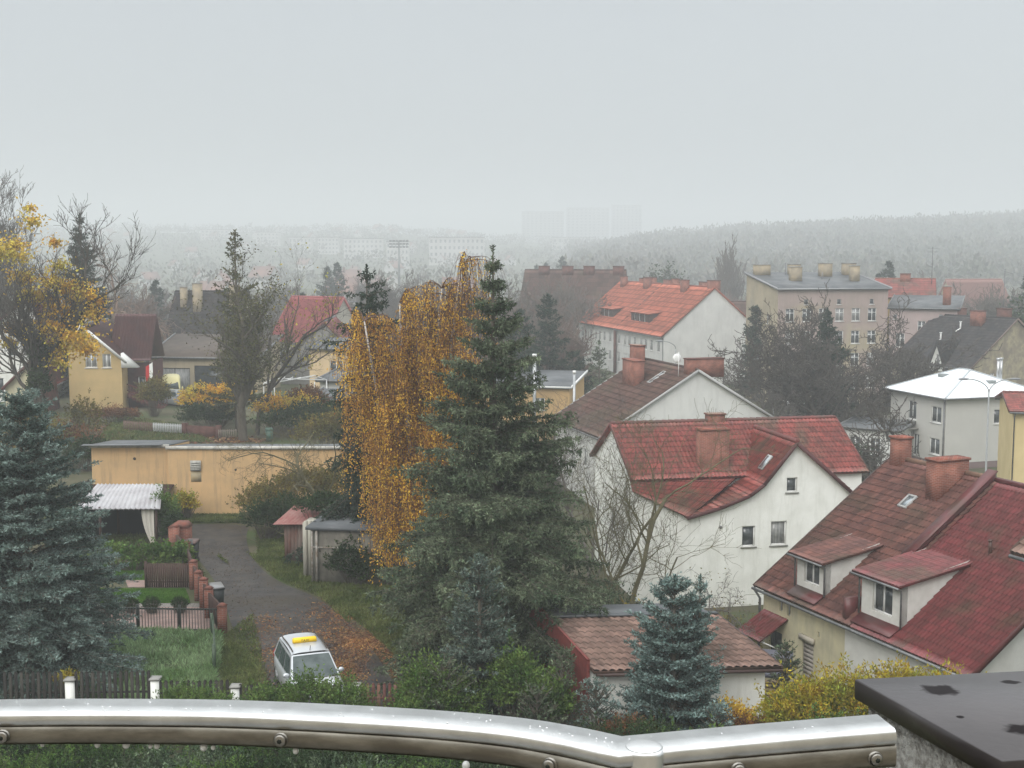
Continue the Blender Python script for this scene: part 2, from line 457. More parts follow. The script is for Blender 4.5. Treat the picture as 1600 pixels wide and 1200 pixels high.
# ------------------------------------------------------------------ buildings
class House:
    def __init__(s, name, label, cat, x, y, ang, group=None):
        s.r = thing(name, label, cat, (x, y, 0), ang, group)
        s.L = s.W = 0
    def frame(s, side):
        return {'front': ((0, 0), (1, 0), (0, -1)), 'right': ((s.L, 0), (0, 1), (1, 0)),
                'left': ((0, 0), (0, 1), (-1, 0)), 'back': ((0, s.W), (1, 0), (0, 1))}[side]
    def window(s, F, a, b, c, d, style='2', fm=None, dep=.14, sill=True, rev=.1):
        fm = fm or white_paint
        m = MB(); t = .07 if (b - a) > .5 else .05
        n0, n1 = -dep + .005, -dep + .06
        m.fbox(F, a + .003, b - .003, c + .003, c + t, n0, n1); m.fbox(F, a + .003, b - .003, d - t, d - .003, n0, n1)
        m.fbox(F, a + .003, a + t, c + t, d - t, n0, n1); m.fbox(F, b - t, b - .003, c + t, d - t, n0, n1)
        if style in ('2', '+', 'T'):
            mid = (a + b) / 2
            m.fbox(F, mid - t * .6, mid + t * .6, c + t, d - t, n0, n1)
        if style in ('+', 'T'):
            zz = c + (d - c) * .66
            m.fbox(F, a + t, b - t, zz - .03, zz + .03, n0, n1 + .003)
        w = m.build('window', fm, s.r)
        p = MB(); p.fbox(F, a + .02, b - .02, c + .02, d - .02, n0 + .01, n0 + .025); p.build('pane', glass if rnd.random() < .62 else net_curtain, w)
        if sill:
            p = MB(); p.fbox(F, a - .08, b + .08, c - .07, c - .004, -dep + .06, .09); p.build('sill', s.sillm if hasattr(s, 'sillm') else white_paint, w)
        return w
def fillholes(h, F, holes):
    for ho in holes:
        h.window(F, *ho[:4], style=ho[4] if len(ho) > 4 else '2', fm=ho[5] if len(ho) > 5 else None)

def chimney(h, x, y, w_, d_, z0, z1, m, cap=concrete, pots=0, name='chimney'):
    b = MB(); b.box(x - w_ / 2, y - d_ / 2, z0, x + w_ / 2, y + d_ / 2, z1)
    c = b.build(name, m, h.r)
    b = MB(); b.box(x - w_ / 2 - .06, y - d_ / 2 - .06, z1 + .002, x + w_ / 2 + .06, y + d_ / 2 + .06, z1 + .1)
    for i in range(pots):
        xx = x - w_ / 2 + w_ * (i + .5) / pots
        b.tube([(xx, y, z1 + .1), (xx, y, z1 + .35)], .1, 8)
    b.build('chimney_cap', cap, c)
    return c

def gable_house(h, L, W, zb, ze, zr, wallm, roofm, holes=None, ov=.25, oe=.35, tile=dict(), ridge=.5, walls=('front', 'right', 'left', 'back'), vergem=None, gutter=True, wm2=None, capm=None, split=None):
    h.L, h.W = L, W; holes = holes or {}
    yr = W * ridge
    mb = MB()
    for sd_ in walls:
        F = h.frame(sd_); ho = holes.get(sd_, [])
        if sd_ in ('front', 'back'): prof = [(0, ze), (L, ze)]
        else: prof = [(0, ze), (yr, zr), (W, ze)]
        mb.wall(F, prof, zb, ho)
    mb.build('wall', wallm, h.r)
    for sd_ in walls: fillholes(h, h.frame(sd_), holes.get(sd_, []))
    sl = (zr - ze) / yr; sb = (zr - ze) / (W - yr); up = .14
    mb = MB()
    mb.slope((-ov, -oe, ze - sl * oe + up), (L + ov, -oe, ze - sl * oe + up), (L + ov, yr, zr + up), (-ov, yr, zr + up), **tile)
    mb.slope((-ov, W + oe, ze - sb * oe + up), (L + ov, W + oe, ze - sb * oe + up), (L + ov, yr + .003, zr + up), (-ov, yr + .003, zr + up), **tile)
    rf = mb.build('roof', roofm, h.r)
    mb = MB(); n = int((L + 2 * ov) / .4)
    pts = []; rr = []
    for i in range(n + 1):
        x = -ov + (L + 2 * ov) * i / n
        pts += [(x, yr, zr + up), (x + .02, yr, zr + up)]; rr += [.12, .15]
    mb.tube(pts[:-1], rr[:-1], 8); mb.build('ridge_tiles', capm or roofm, rf)
    if gutter:
        mb = MB()
        for (yy, sg, s_) in ((-oe, -1, sl), (W + oe, 1, sb)):
            z = ze - s_ * oe + up - .12
            mb.tube([(-ov, yy + sg * .07, z), (L + ov, yy + sg * .07, z)], .065, 8)
        mb.tube([(.1, -oe - .07, ze - sl * oe), (.1, -.12, ze - .5), (.1, -.12, zb)], .05, 7)
        mb.tube([(L - .1, -oe - .07, ze - sl * oe), (L - .1, -.12, ze - .5), (L - .1, -.12, zb)], .05, 7)
        mb.build('gutter', zinc, rf)
    for x in (-ov - .03, L + ov + .03):
        mb = MB()
        mb.bar((x, -oe, ze - sl * oe + up - .03), (x, yr, zr + up - .03), .05, .2)
        mb.bar((x, W + oe, ze - sb * oe + up - .03), (x, yr, zr + up - .03), .05, .2)
        mb.build('verge_board', vergem or roofm, rf)
    return rf
def skylight(h, rf, x, y, sl, z, w_=.6, l_=.9, m=glass):
    """roof window lying in a front slope (slope sl = rise over run)"""
    a = math.atan(sl); cy, cz = math.cos(a), math.sin(a)
    b = MB()
    def pt(u, v, n): return (x + u, y + v * cy - n * cz, z + v * cz + n * cy)
    def bx(u0, u1, v0, v1, n0, n1, mb): mb.hexa([pt(u0, v0, n0), pt(u1, v0, n0), pt(u1, v1, n0), pt(u0, v1, n0), pt(u0, v0, n1), pt(u1, v0, n1), pt(u1, v1, n1), pt(u0, v1, n1)])
    for A in ((0, w_, 0, .07), (0, w_, l_ - .07, l_), (0, .07, .07, l_ - .07), (w_ - .07, w_, .07, l_ - .07)): bx(*A, -.05, .12, b)
    s_ = b.build('roof_window', grey_paint, rf)
    b = MB(); bx(.07, w_ - .07, .07, l_ - .07, .06, .08, b); b.build('pane', m, s_)

skyglass = mat('reflecting_glass', (.3, .33, .35), rough=.08, metal=.7)
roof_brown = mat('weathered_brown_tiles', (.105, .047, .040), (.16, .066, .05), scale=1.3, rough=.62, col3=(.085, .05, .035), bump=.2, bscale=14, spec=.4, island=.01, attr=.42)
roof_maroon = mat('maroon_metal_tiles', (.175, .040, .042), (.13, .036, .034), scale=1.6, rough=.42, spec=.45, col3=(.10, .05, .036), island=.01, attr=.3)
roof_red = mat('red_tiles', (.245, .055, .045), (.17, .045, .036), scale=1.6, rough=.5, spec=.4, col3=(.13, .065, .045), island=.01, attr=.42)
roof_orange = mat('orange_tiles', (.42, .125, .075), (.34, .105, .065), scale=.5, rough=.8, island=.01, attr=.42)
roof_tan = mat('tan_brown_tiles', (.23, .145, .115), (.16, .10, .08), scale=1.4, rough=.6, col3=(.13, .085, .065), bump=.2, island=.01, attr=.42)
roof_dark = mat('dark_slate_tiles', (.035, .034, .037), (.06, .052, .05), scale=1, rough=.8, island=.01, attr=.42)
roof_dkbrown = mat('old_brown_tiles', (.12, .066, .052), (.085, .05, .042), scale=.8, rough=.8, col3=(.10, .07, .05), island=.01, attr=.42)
felt = mat('roofing_felt', (.075, .082, .088), (.13, .135, .14), scale=.6, rough=.6, bump=.2, bscale=5)
pl_white = mat('white_plaster', (.80, .80, .765), (.72, .72, .68), scale=.9, rough=.95, bump=.3, bscale=22, streak=(.50, .50, .45), streak_amt=.45)
pl_grey = mat('grey_plaster', (.60, .60, .575), (.54, .54, .52), scale=.5, rough=.95, bump=.15, bscale=18, streak=(.34, .33, .31), streak_amt=.3)
pl_cream = mat('stained_cream_plaster', (.55, .50, .33), (.44, .40, .28), scale=.9, rough=.95, bump=.25, bscale=20, streak=(.30, .29, .22), streak_amt=.5)
pl_ochre = mat('ochre_plaster', (.50, .36, .17), (.42, .31, .15), scale=.5, rough=.95, bump=.2)
pl_mauve = mat('faded_mauve_plaster', (.37, .285, .265), (.32, .26, .225), scale=.35, rough=.95, col3=(.38, .33, .22), streak=(.24, .2, .18), streak_amt=.5)
pl_oldochre = mat('old_ochre_plaster', (.40, .34, .24), (.33, .28, .20), scale=.4, rough=.95, col3=(.28, .25, .2), streak=(.22, .2, .16), streak_amt=.5)

# --- right foreground: semi-detached house, two roofs, two dormers
PH = -1.17
h = House('house', 'nearest semi-detached house, weathered brown roof joined to a maroon one, two white dormers', 'house', 11.6, 57.66, PH)
zb, ze, zr, hw, L1, L = -4.6, 0.0, 5.26, 7.35, 5.97, 13.3
h.L, h.W = L, hw * 2
W = hw * 2
sl = (zr - ze) / hw
door_h = (.55, 1.5, zb + .8, -1.95)
doorh2 = (3.0, 3.85, zb + .5, -1.75)
F = h.frame('front')
mb = MB(); mb.wall(F, [(0, ze), (L1, ze)], zb, [door_h, doorh2, (1.25, 1.5, -.95, -.4), (1.85, 2.1, -1.0, -.45), (4.1, 4.25, -1.35, -1.1)])
mb.wall(h.frame('left'), [(0, ze), (hw, zr), (W, ze)], zb)
w1 = mb.build('wall', pl_cream, h.r)
mb = MB(); mb.wall(F, [(L1, ze), (L, ze)], zb); mb.wall(h.frame('right'), [(0, ze), (hw, zr), (W, ze)], zb, [(5.5, 6.7, -1.2, .2)])
mb.wall(h.frame('back'), [(0, ze), (L, ze)], zb)
tag(mb.build('wall', mat('rough_white_render', (.62, .615, .58), (.54, .53, .50), scale=1, rough=.98, bump=.8, bscale=30), h.r), 'white rendered wall of the nearer half')
h.window(F, 1.25, 1.5, -.95, -.4, style='1', fm=grey_paint, sill=False); h.window(F, 1.85, 2.1, -1.0, -.45, style='1', fm=grey_paint, sill=False)
h.window(F, 4.1, 4.25, -1.35, -1.1, style='1', fm=grey_paint, sill=False)
h.window(h.frame('right'), 5.5, 6.7, -1.2, .2)
mb = MB(); mb.fbox(F, .56, 1.49, zb + .8, -1.96, -.12, -.08); mb.fbox(F, .6, .95, zb + .9, -2.05, -.08, -.05)
d_ = mb.build('door', mat('dark_door', (.03, .03, .03), rough=.4), h.r)
mb = MB(); mb.fbox(F, 1.38, 1.42, zb + 1.7, zb + 1.85, -.08, -.02); mb.build('handle', zinc, d_)
mb = MB(); mb.fbox(F, 3.01, 3.84, zb + .5, -1.76, -.12, -.08)
for i in range(12): mb.fbox(F, 3.05, 3.8, zb + .6 + i * .19, zb + .6 + i * .19 + .16, -.08, -.065)
mb.build('shutter', mat('beige_shutter', (.3, .27, .24), rough=.7), h.r)
mb = MB(); mb.fbox(F, 2.9, 3.95, -1.75, -1.5, 0, .12); mb.build('lintel', mat('beige_box', (.42, .38, .31), rough=.7), h.r)
def on(y): return ze + .14 + sl * y        # roof surface height
T = dict(period=.22, step=.40, amp=.028, drop=.06, res=6)
mb = MB(); mb.slope((-.25, -.35, on(-.35)), (L1 + .75, -.35, on(-.35)), (L1 + .75, hw, zr + .14), (-.25, hw, zr + .14), **T)
mb.slope((-.25, W + .35, on(-.35)), (L1, W + .35, on(-.35)), (L1, hw, zr + .14), (-.25, hw, zr + .14), **T)
rf1 = mb.build('roof', roof_brown, h.r); tag(rf1, 'older weathered brown tile roof half')
T2 = dict(period=.22, step=.40, amp=.024, drop=.05, res=6)
mb = MB(); mb.slope((L1 + .76, -.35, on(-.35) - .03), (L + .3, -.35, on(-.35) - .03), (L + .3, hw, zr + .11), (L1 + .26, hw, zr + .11), **T2)
mb.slope((L1, W + .35, on(-.35)), (L + .3, W + .35, on(-.35)), (L + .3, hw, zr + .14), (L1, hw, zr + .14), **T2)
rf2 = mb.build('roof', roof_maroon, h.r); tag(rf2, 'newer maroon metal tile roof half')
mb = MB()     # fire wall rising between the two halves
xw = L1 + .08
mb.hexa([(xw, 2.9, on(2.9)), (xw + .42, 2.9, on(2.9)), (xw + .42, hw, zr), (xw, hw, zr), (xw, 2.9, on(2.9) + .3), (xw + .42, 2.9, on(2.9) + .3), (xw + .42, hw, zr + .5), (xw, hw, zr + .5)])
fw = mb.build('fire_wall', mat('maroon_flashing_dull', (.13, .03, .035), (.09, .04, .035), scale=2, rough=.6), h.r)
mb = MB(); mb.bar((xw + .21, 2.8, on(2.8) + .33), (xw + .21, hw + .05, zr + .53), .56, .05); mb.build('coping', roof_maroon, fw)
mb = MB()
pts = []; rr = []
for i in range(17): pts += [(-.25 + i * .39, hw, zr + .16), (-.23 + i * .39, hw, zr + .16)]; rr += [.12, .15]
mb.tube(pts[:-1], rr[:-1], 8); mb.build('ridge_tiles', mat('mossy_ridge', (.16, .10, .07), (.22, .12, .08), scale=5, rough=.9), rf1)
mb = MB(); mb.tube([(L1 + .55, hw, zr + .15), (L + .3, hw, zr + .15)], .13, 8); mb.build('ridge_tiles', roof_maroon, rf2)
mb = MB(); mb.tube([(-.3, -.42, on(-.35) - .12), (L + .3, -.42, on(-.35) - .12)], .07, 8); mb.tube([(-.12, -.42, on(-.35) - .15), (-.12, -.12, -.7), (-.12, -.12, zb)], .06, 8); mb.build('gutter', zinc, rf1)
mb = MB(); mb.bar((L + .33, -.36, on(-.36) - .03), (L + .33, hw, zr + .12), .06, .22); mb.bar((L + .33, W + .36, on(-.36) - .03), (L + .33, hw, zr + .12), .06, .22); mb.build('verge_board', roof_maroon, rf2)
mb = MB(); mb.bar((-.28, -.36, on(-.36) - .03), (-.28, hw, zr + .12), .05, .2); mb.build('verge_board', roof_brown, rf1)
chimney(h, .45, hw - .1, .7, .7, zr - .6, zr + 1.15, brick_red, cap=brick_red)
chimney(h, 4.35, hw - .75, .75, 1.75, zr - 1.2, zr + .75, brick_red, cap=brick_red)
skylight(h, rf1, 3.0, hw - 2.3, sl, on(hw - 2.3), .55, .8, m=skyglass)
mb = MB(); mb.tube([(9.6, 4.2, on(4.2) - .05), (9.6, 4.2, on(4.2) + .5)], .07, 8); mb.tube([(9.6, 4.2, on(4.2) + .5), (9.6, 4.2, on(4.2) + .56)], .1, 8); mb.build('vent_pipe', roof_maroon, rf2)
# dormers
def dormer(x0, x1, y0, zs, zt, rise, xo, roofm, wm, fr=grey_paint):
    """shed dormer: face from x0 to x1 at depth y0, wall from zs to zt, shed roof climbing back"""
    ys = 0
    k = .16
    yb = (zt + .12 + .0 - ze - .14 - k * y0 * 0) # solve zt+.14 + k*(y-y0) = ze+.14+sl*y
    yb = (zt + .02 - k * y0 - ze) / (sl - k)
    mb = MB(); FF = ((0, y0), (1, 0), (0, -1))
    a, b = x0 + (x1 - x0) * xo[0], x0 + (x1 - x0) * xo[1]
    mb.wall(FF, [(x0, zt), (x1, zt)], zs, [(a, b, zs + .3, zt - .18)])
    for x, sg in ((x0, -1), (x1, 1)):
        mb.hexa([(x, y0, zs - .1), (x - sg * .1, y0 + .002, zs - .1), (x - sg * .1, y0 + .3, zs), (x, y0 + .3, zs), (x, y0, zt), (x - sg * .1, y0 + .002, zt), (x - sg * .1, y0 + .3, zt), (x, y0 + .3, zt)])
        mb.tri((x, y0, zs - .15), (x, yb, on(yb) - .0), (x, y0, zt))
    dm = mb.build('dormer', wm, h.r)
    w_ = h.window(FF, a, b, zs + .3, zt - .18, style='2', sill=False); w_.parent = dm
    for c in [c for c in w_.children]: c.parent = w_
    mb = MB(); mb.slope((x0 - .25, y0 - .35, zt - k * .35 + .1), (x1 + .25, y0 - .35, zt - k * .35 + .1), (x1 + .25, yb + .3, zt + k * (yb + .3 - y0) + .1), (x0 - .25, yb + .3, zt + k * (yb + .3 - y0) + .1), period=.2, step=.36, amp=.015, drop=.02, res=5, thick=.09)
    mb.build('dormer_roof', roofm, dm)
    mb = MB(); mb.tube([(x0 - .27, y0 - .4, zt - k * .35), (x1 + .27, y0 - .4, zt - k * .35)], .05, 7)
    for x in (x0 - .06, x1 + .06): mb.tube([(x, y0 - .36, zt - .08), (x, y0 - .08, zt - .2), (x, y0 - .08, zs)], .04, 6)
    mb.build('gutter', zinc, dm)
    mb = MB(); mb.hexa([(x0, y0 - .55, zs - .32), (x1, y0 - .55, zs - .32), (x1, y0, zs - .02), (x0, y0, zs - .02), (x0, y0 - .55, zs - .26), (x1, y0 - .55, zs - .26), (x1, y0, zs + .05), (x0, y0, zs + .05)])
    mb.build('apron', roof_maroon, dm)
    return dm
pl_dorm = mat('dormer_render', (.62, .61, .57), (.54, .53, .49), scale=2, rough=.95)
dormer(2.15, 4.15, .28, .42, 1.9, 0, (.25, .8), roof_brown, pl_dorm)
dormer(6.6, 9.05, .3, .35, 2.1, 0, (.28, .78), roof_maroon, pl_dorm)
mb = MB(); mb.box(6.05, -.2, on(-.2) - .1, 6.3, .55, on(.55) + .4); mb.build('wall_stub', roof_maroon, h.r)
# canopy over the door
mb = MB(); mb.slope((.1, -1.5, -2.0), (1.95, -1.5, -2.0), (1.95, -.02, -1.15), (.1, -.02, -1.15), period=.2, step=.35, amp=.015, drop=.02, res=5, thick=.06)
cp = mb.build('canopy', roof_maroon, h.r)
mb = MB(); mb.bar((1.8, -1.35, -2.05), (1.8, -.04, -2.7), .06, .06); mb.bar((.25, -1.35, -2.05), (.25, -.04, -2.7), .06, .06); mb.build('bracket', white_paint, cp)
# small red roof poking in at the right edge
h2 = House('house', 'orange-red eave corner of a house cut by the right edge above the maroon roof', 'house', 16.35, 38.6, PH)
gable_house(h2, 6, 5, -1.5, 6.3, 8.1, pl_white, roof_tan, tile=dict(T), holes={'front': [(1, 2, 2, 3.4)]}, ov=.65, oe=.65)

# --- white house with red roofs (main body and a gabled wing)
pm = math.atan2(.2, .98)
pr_ = dict(period=.25, step=.48, amp=.03, drop=.07, res=5)
mo = D(992, 700, 73.0)
h = House('house', 'white house with red tiled cross roofs and wide brick chimney behind the brown-roofed one', 'house', mo.x, 73.0, pm)
h.sillm = mat('grey_sill', (.22, .22, .2), rough=.8)
hm_L, hm_W, hze, hzr = 14.2, 8.6, 2.15, 4.65
rfm = gable_house(h, hm_L, hm_W, -6, hze, hzr, pl_white, roof_red, holes={'front': [(.5, 1.3, -1.6, 0), (.6, 1.4, -4.3, -3.0), (2.0, 2.6, -4.3, -3.0)], 'left': [(1.2, 2.0, .3, 1.6), (4, 5, -1.8, -.5)]}, tile=pr_, ov=.25, gutter=False)
chimney(h, 5.0, .75, 1.75, .9, .3, 4.75, brick_red, cap=brick_red)
chimney(h, 6.5, 4.4, 1.1, .6, 4.2, 5.15, brick_red, cap=brick_red)
# wing: gable plane facing the camera
wx0, wy = 2.55, -2.6     # in the frame of the main house
Fw = ((wx0, wy), (1, 0), (0, -1))
prof = [(0, .3), (1.6, .72), (3.35, 1.35), (4.2, 1.95), (6.15, 4.3), (9.9, 1.05)]
wh = [(3.05, 3.85, -1.55, -.35, '1'), (4.8, 5.75, -1.55, -.15, '1'), (5.7, 6.35, 1.5, 2.35, '1')]
mb = MB(); mb.wall(Fw, prof, -6, wh, depth=.18)
mb.wall(((wx0, wy), (0, 1), (-1, 0)), [(0, .3), (2.6, .3)], -6, [(.7, 1.7, -1.8, -.6)])
mb.wall(((wx0 + 9.9, wy), (0, 1), (1, 0)), [(0, 1.05), (2.6, 1.05)], -6)
mb.build('wing_wall', pl_white, h.r)
for w_ in wh: h.window(Fw, *w_[:4], style=w_[4] if len(w_) > 4 else '2', dep=.18)
h.window(((wx0, wy), (0, 1), (-1, 0)), .7, 1.7, -1.8, -.6)
mb = MB()
ybk = {-.35: 8.5, 1.6: 8.5, 3.35: 7.5, 4.2: 6.5, 6.15: 6.4, 10.3: 3.2}
P_ = [(-.35, .22)] + prof[1:-1] + [(10.3, .7)]
for (a, za), (b, zb_) in zip(P_, P_[1:]):
    ya = ybk.get(a, 3.2); yb_ = ybk.get(b, 3.2)
    left = zb_ > za
    A = (wx0 + a, wy - .3, za + .14); B = (wx0 + b, wy - .3, zb_ + .14)
    A2 = (wx0 + a, wy + .3 + ya, za + .14); B2 = (wx0 + b, wy + .3 + yb_, zb_ + .14)
    if left: mb.slope(A2, A, B, B2, **{**pr_, 'step': .42})
    else: mb.slope(B, B2, A2, A, **{**pr_, 'step': .42})
wr = mb.build('wing_roof', roof_red, h.r)
mb = MB(); pts = []; rr = []
for i in range(15): pts += [(wx0 + 6.15, wy - .3 + i * .45, 4.47), (wx0 + 6.15, wy - .28 + i * .45, 4.47)]; rr += [.12, .155]
mb.tube(pts[:-1], rr[:-1], 8); mb.build('ridge_tiles', roof_red, wr)
mb = MB()
for (a, za), (b, zb_) in zip(P_, P_[1:]): mb.bar((wx0 + a, wy - .33, za + .08), (wx0 + b, wy - .33, zb_ + .08), .05, .2)
mb.build('verge_board', mat('dark_verge', (.08, .025, .025), rough=.6), wr)
mb = MB(); mb.slope((-.3, -.55, 1.5), (wx0 - .3, wy - .32, .36), (wx0 + 3.9, .02, 2.1), (-.3, .02, 2.1), **pr_); mb.build('corner_roof', roof_red, h.r)
mb = MB()
for a, b in (((-.02, -.3), (wx0 + .0, wy - .0)),):
    mb.quad((a[0], a[1], -6), (b[0], b[1], -6), (b[0], b[1], .4), (a[0], a[1], 1.45)); mb.quad((a[0], a[1], -6), (a[0], 0, -6), (a[0], 0, 2.1), (a[0], a[1], 1.45))
mb.build('corner_wall', pl_white, h.r)
mb = MB(); mb.tube([(wx0 + 9.72, wy - .12, .95), (wx0 + 9.72, wy - .12, -6)], .05, 7); mb.build('downpipe', zinc, wr)
mb = MB(); mb.tube([(wx0 + 1.75, wy - .04, -.35), (wx0 + 1.75, wy + .02, -.35)], .09, 10); mb.build('vent', iron_ if 'iron_' in globals() else zinc, h.r)
# roof window on the wing's left slope (the slope rises along +x)
mb = MB()
def wp(u, v, n):
    s2 = (4.3 - 1.95) / (6.15 - 4.2); a = math.atan(s2)
    x = 4.35 + u * math.cos(a) - n * math.sin(a); return (wx0 + x, wy + 1.0 + v, 1.95 + .14 + (u * math.sin(a)) + .15 + n * math.cos(a))
for q_ in ((0, .9, 0, .5),):
    mb.hexa([wp(.5, .0, .03), wp(1.5, .0, .03), wp(1.5, .6, .03), wp(.5, .6, .03), wp(.5, 0, .13), wp(1.5, 0, .13), wp(1.5, .6, .13), wp(.5, .6, .13)])
rw = mb.build('roof_window', grey_paint, wr)
mb = MB(); mb.hexa([wp(.58, .08, .12), wp(1.42, .08, .12), wp(1.42, .52, .12), wp(.58, .52, .12), wp(.58, .08, .14), wp(1.42, .08, .14), wp(1.42, .52, .14), wp(.58, .52, .14)])
mb.build('pane', skyglass, rw)

# --- brown roof house with plain grey-white gable (behind the white house)
h = House('house', 'house with old brown tiled roof, blank pale gable and three brick chimneys', 'house', 3.72, 108.81, -1.28)
L, W, ze, zr = 11.3, 15.9, .95, 5.75
h.L, h.W = L, W
rfb = gable_house(h, L, W, -5.5, ze, zr, pl_grey, roof_dkbrown, holes={'front': [(1, 2, -2, -.6), (4, 5, -2, -.6), (7, 8, -2, -.6)]}, tile=dict(period=.3, step=.6, amp=.03, drop=.10, res=4), vergem=mat('tin_verge', (.36, .36, .35), rough=.6))
sl3 = (zr - ze) / (W / 2)
chimney(h, 4.5, 5.3, 2.6, .9, 3.4, 6.15, brick_red, cap=brick_red)
chimney(h, 1.2, 7.0, 1.5, .8, 4.6, 7.1, brick_red, cap=brick_red)
mb = MB(); mb.box(L - 1.0, W / 2 - .7, zr - .5, L - .2, W / 2 + 2.4, zr + .95); c_ = mb.build('chimney', brick_red, h.r)
mb = MB(); mb.box(L - 1.06, W / 2 - .76, zr + .952, L - .14, W / 2 + 2.46, zr + 1.02); mb.build('chimney_cap', brick_dk, c_)
mb = MB(); mb.tube([(L - .9, W / 2 - 1.2, zr - .4), (L - .9, W / 2 - 1.2, zr + 1.5)], .035, 6); mb.ball((L - 1.0, W / 2 - 1.3, zr + 1.0), .38, 10, 6, (.3, 1, 1)); mb.build('satellite_dish', white_paint, h.r)
skylight(h, rfb, 6.8, 5.6, sl3, ze + .14 + sl3 * 5.6, .6, 1.7, m=skyglass)

# --- long apartment house with orange roof
h = House('apartment_house', 'long white three-storey house with bright orange tiled roof and small dormers', 'apartment building', 12.05, 231.1, -1.31)
L, W, ze, zr = 41.3, 16.1, 2.6, 9.5
h.sillm = white_paint
hf = []
for k, zz in enumerate((-.1, -3.1)):
    for i in range(16):
        x = 1.3 + i * 2.45 + (.5 if i % 3 == 0 else 0)
        if 18.3 < x < 20: continue
        hf.append((x, x + 1.15, zz, zz + 1.6))
rf = gable_house(h, L, W, -5.5, ze, zr, pl_grey, roof_orange, holes={'front': hf}, tile=dict(period=.6, step=1.0, amp=.03, drop=.14, res=3), ov=.2, oe=.5)
slo = (zr - ze) / (W / 2)
for x in (4, 13, 15.5, 24, 32): chimney(h, x, W / 2 - .9 if x in (4, 15.5, 32) else W / 2 + .8, 1.6 if x != 13 else 3, .9, zr - 1.4, zr + 1.0, brick_red, cap=brick_dk)
for x in (8.5, 20.0, 35): chimney(h, x, W / 2 + 1.3, 3.2, .9, zr - 1.4, zr + .75, brick_red, cap=brick_dk)
chimney(h, L - 1.1, W / 2 + .4, 1.6, 1.5, zr - 1, zr + 1.1, brick_red, cap=brick_dk)
mb = MB(); mb.tube([(20.6, -.35, ze - .2), (20.6, -.35, -5)], .28, 6); mb.bar((20.6, -.5, ze - .3), (20.6, W / 2, zr + .18), .25, .16); mb.build('downpipe', brick_dk, rf)
for (xs, ns) in ((9.0, 2), (24.0, 3)):
    x0_ = xs; x1_ = xs + 2.2 * ns + 1.6; y0 = 1.2; zt = ze + slo * y0 + 1.6
    yb = (zt - ze - .1 * y0) / (slo - .1)
    mb = MB(); F3 = ((0, y0), (1, 0), (0, -1))
    zs = ze + slo * y0
    ho = [(x0_ + 1.3 + i * 2.2, x0_ + 2.0 + i * 2.2, zs + .35, zs + 1.5) for i in range(ns)]
    mb.wall(F3, [(x0_, zt), (x1_, zt)], zs - .2, ho)
    mb.tri((x0_, y0, zs), (x0_, yb, ze + slo * yb), (x0_, y0, zt)); mb.tri((x1_, y0, zs), (x1_, yb, ze + slo * yb), (x1_, y0, zt))
    dm = mb.build('dormer', roof_dkbrown, h.r)
    for o_ in ho:
        w_ = h.window(F3, *o_, style='1', sill=False); w_.parent = dm
    mb = MB(); mb.slope((x0_ - .3, y0 - .4, zt + .05), (x1_ + .3, y0 - .4, zt + .05), (x1_ + .3, yb + .3, zt + .1 * (yb - y0) + .15), (x0_ - .3, yb + .3, zt + .1 * (yb - y0) + .15), period=.9, step=.9, amp=.02, drop=.08, res=3)
    mb.build('dormer_roof', roof_orange, dm)

# --- tall tenement with ochre side wall and mauve front, lower wing joined on
def flat_block(name, label, A, B, depth, zb, zt, fall, wallm, roofm, fh, sh=(), sidem=None, cat='apartment building', rim=None, stacks=(), sidewall=True):
    """A, B: plan points of the front wall, left to right"""
    dx, dy = B[0] - A[0], B[1] - A[1]; L = math.hypot(dx, dy)
    h = House(name, label, cat, A[0], A[1], math.atan2(dy, dx)); h.L, h.W = L, depth
    mb = MB(); mb.wall(h.frame('front'), [(0, zt), (L, zt)], zb, fh); mb.wall(h.frame('back'), [(0, zt + fall), (L, zt + fall)], zb)
    mb.build('wall', wallm, h.r)
    mb = MB(); mb.wall(h.frame('left'), [(0, zt), (depth, zt + fall)], zb, sh); mb.wall(h.frame('right'), [(0, zt), (depth, zt + fall)], zb)
    tag(mb.build('wall', sidem or wallm, h.r), 'side wall')
    fillholes(h, h.frame('front'), fh); fillholes(h, h.frame('left'), sh)
    mb = MB(); mb.hexa([(-.25, -.4, zt), (L + .25, -.4, zt), (L + .25, depth + .3, zt + fall), (-.25, depth + .3, zt + fall), (-.25, -.4, zt + .22), (L + .25, -.4, zt + .22), (L + .25, depth + .3, zt + fall + .22), (-.25, depth + .3, zt + fall + .22)])
    rf = mb.build('roof', roofm, h.r)
    mb = MB()
    for x in (-.3, L + .3): mb.bar((x, -.4, zt + .2), (x, depth + .3, zt + fall + .2), .12, .25)
    mb.bar((-.3, -.45, zt + .15), (L + .3, -.45, zt + .15), .1, .18); mb.build('roof_edge', rim or zinc, rf)
    for (x, y, w_, d_, hh, m) in stacks: chimney(h, x, y, w_, d_, zt + fall * y / depth - .2, zt + fall * y / depth + hh, m)
    return h
A = D(1216, 453, 166); B = D(1388, 453, 169)
zt = (D(1216, 453, 166).z + D(1388, 453, 169).z) / 2
fh = []
Lf = math.hypot(B.x - A.x, B.y - A.y)
for k in range(5):
    z = zt - 4.1 - k * 2.95
    for i in range(6):
        x = .9 + i * (Lf - 1.6) / 6
        if k == 0 and i in (0, 2): pass
        fh.append((x + .2, x + 1.4, z, z + 1.7, '+'))
for i in range(6):
    if i % 2: fh.append((1.3 + i * (Lf - 1.6) / 6, 1.9 + i * (Lf - 1.6) / 6, zt - 1.9, zt - 1.2, '1', grey_paint))
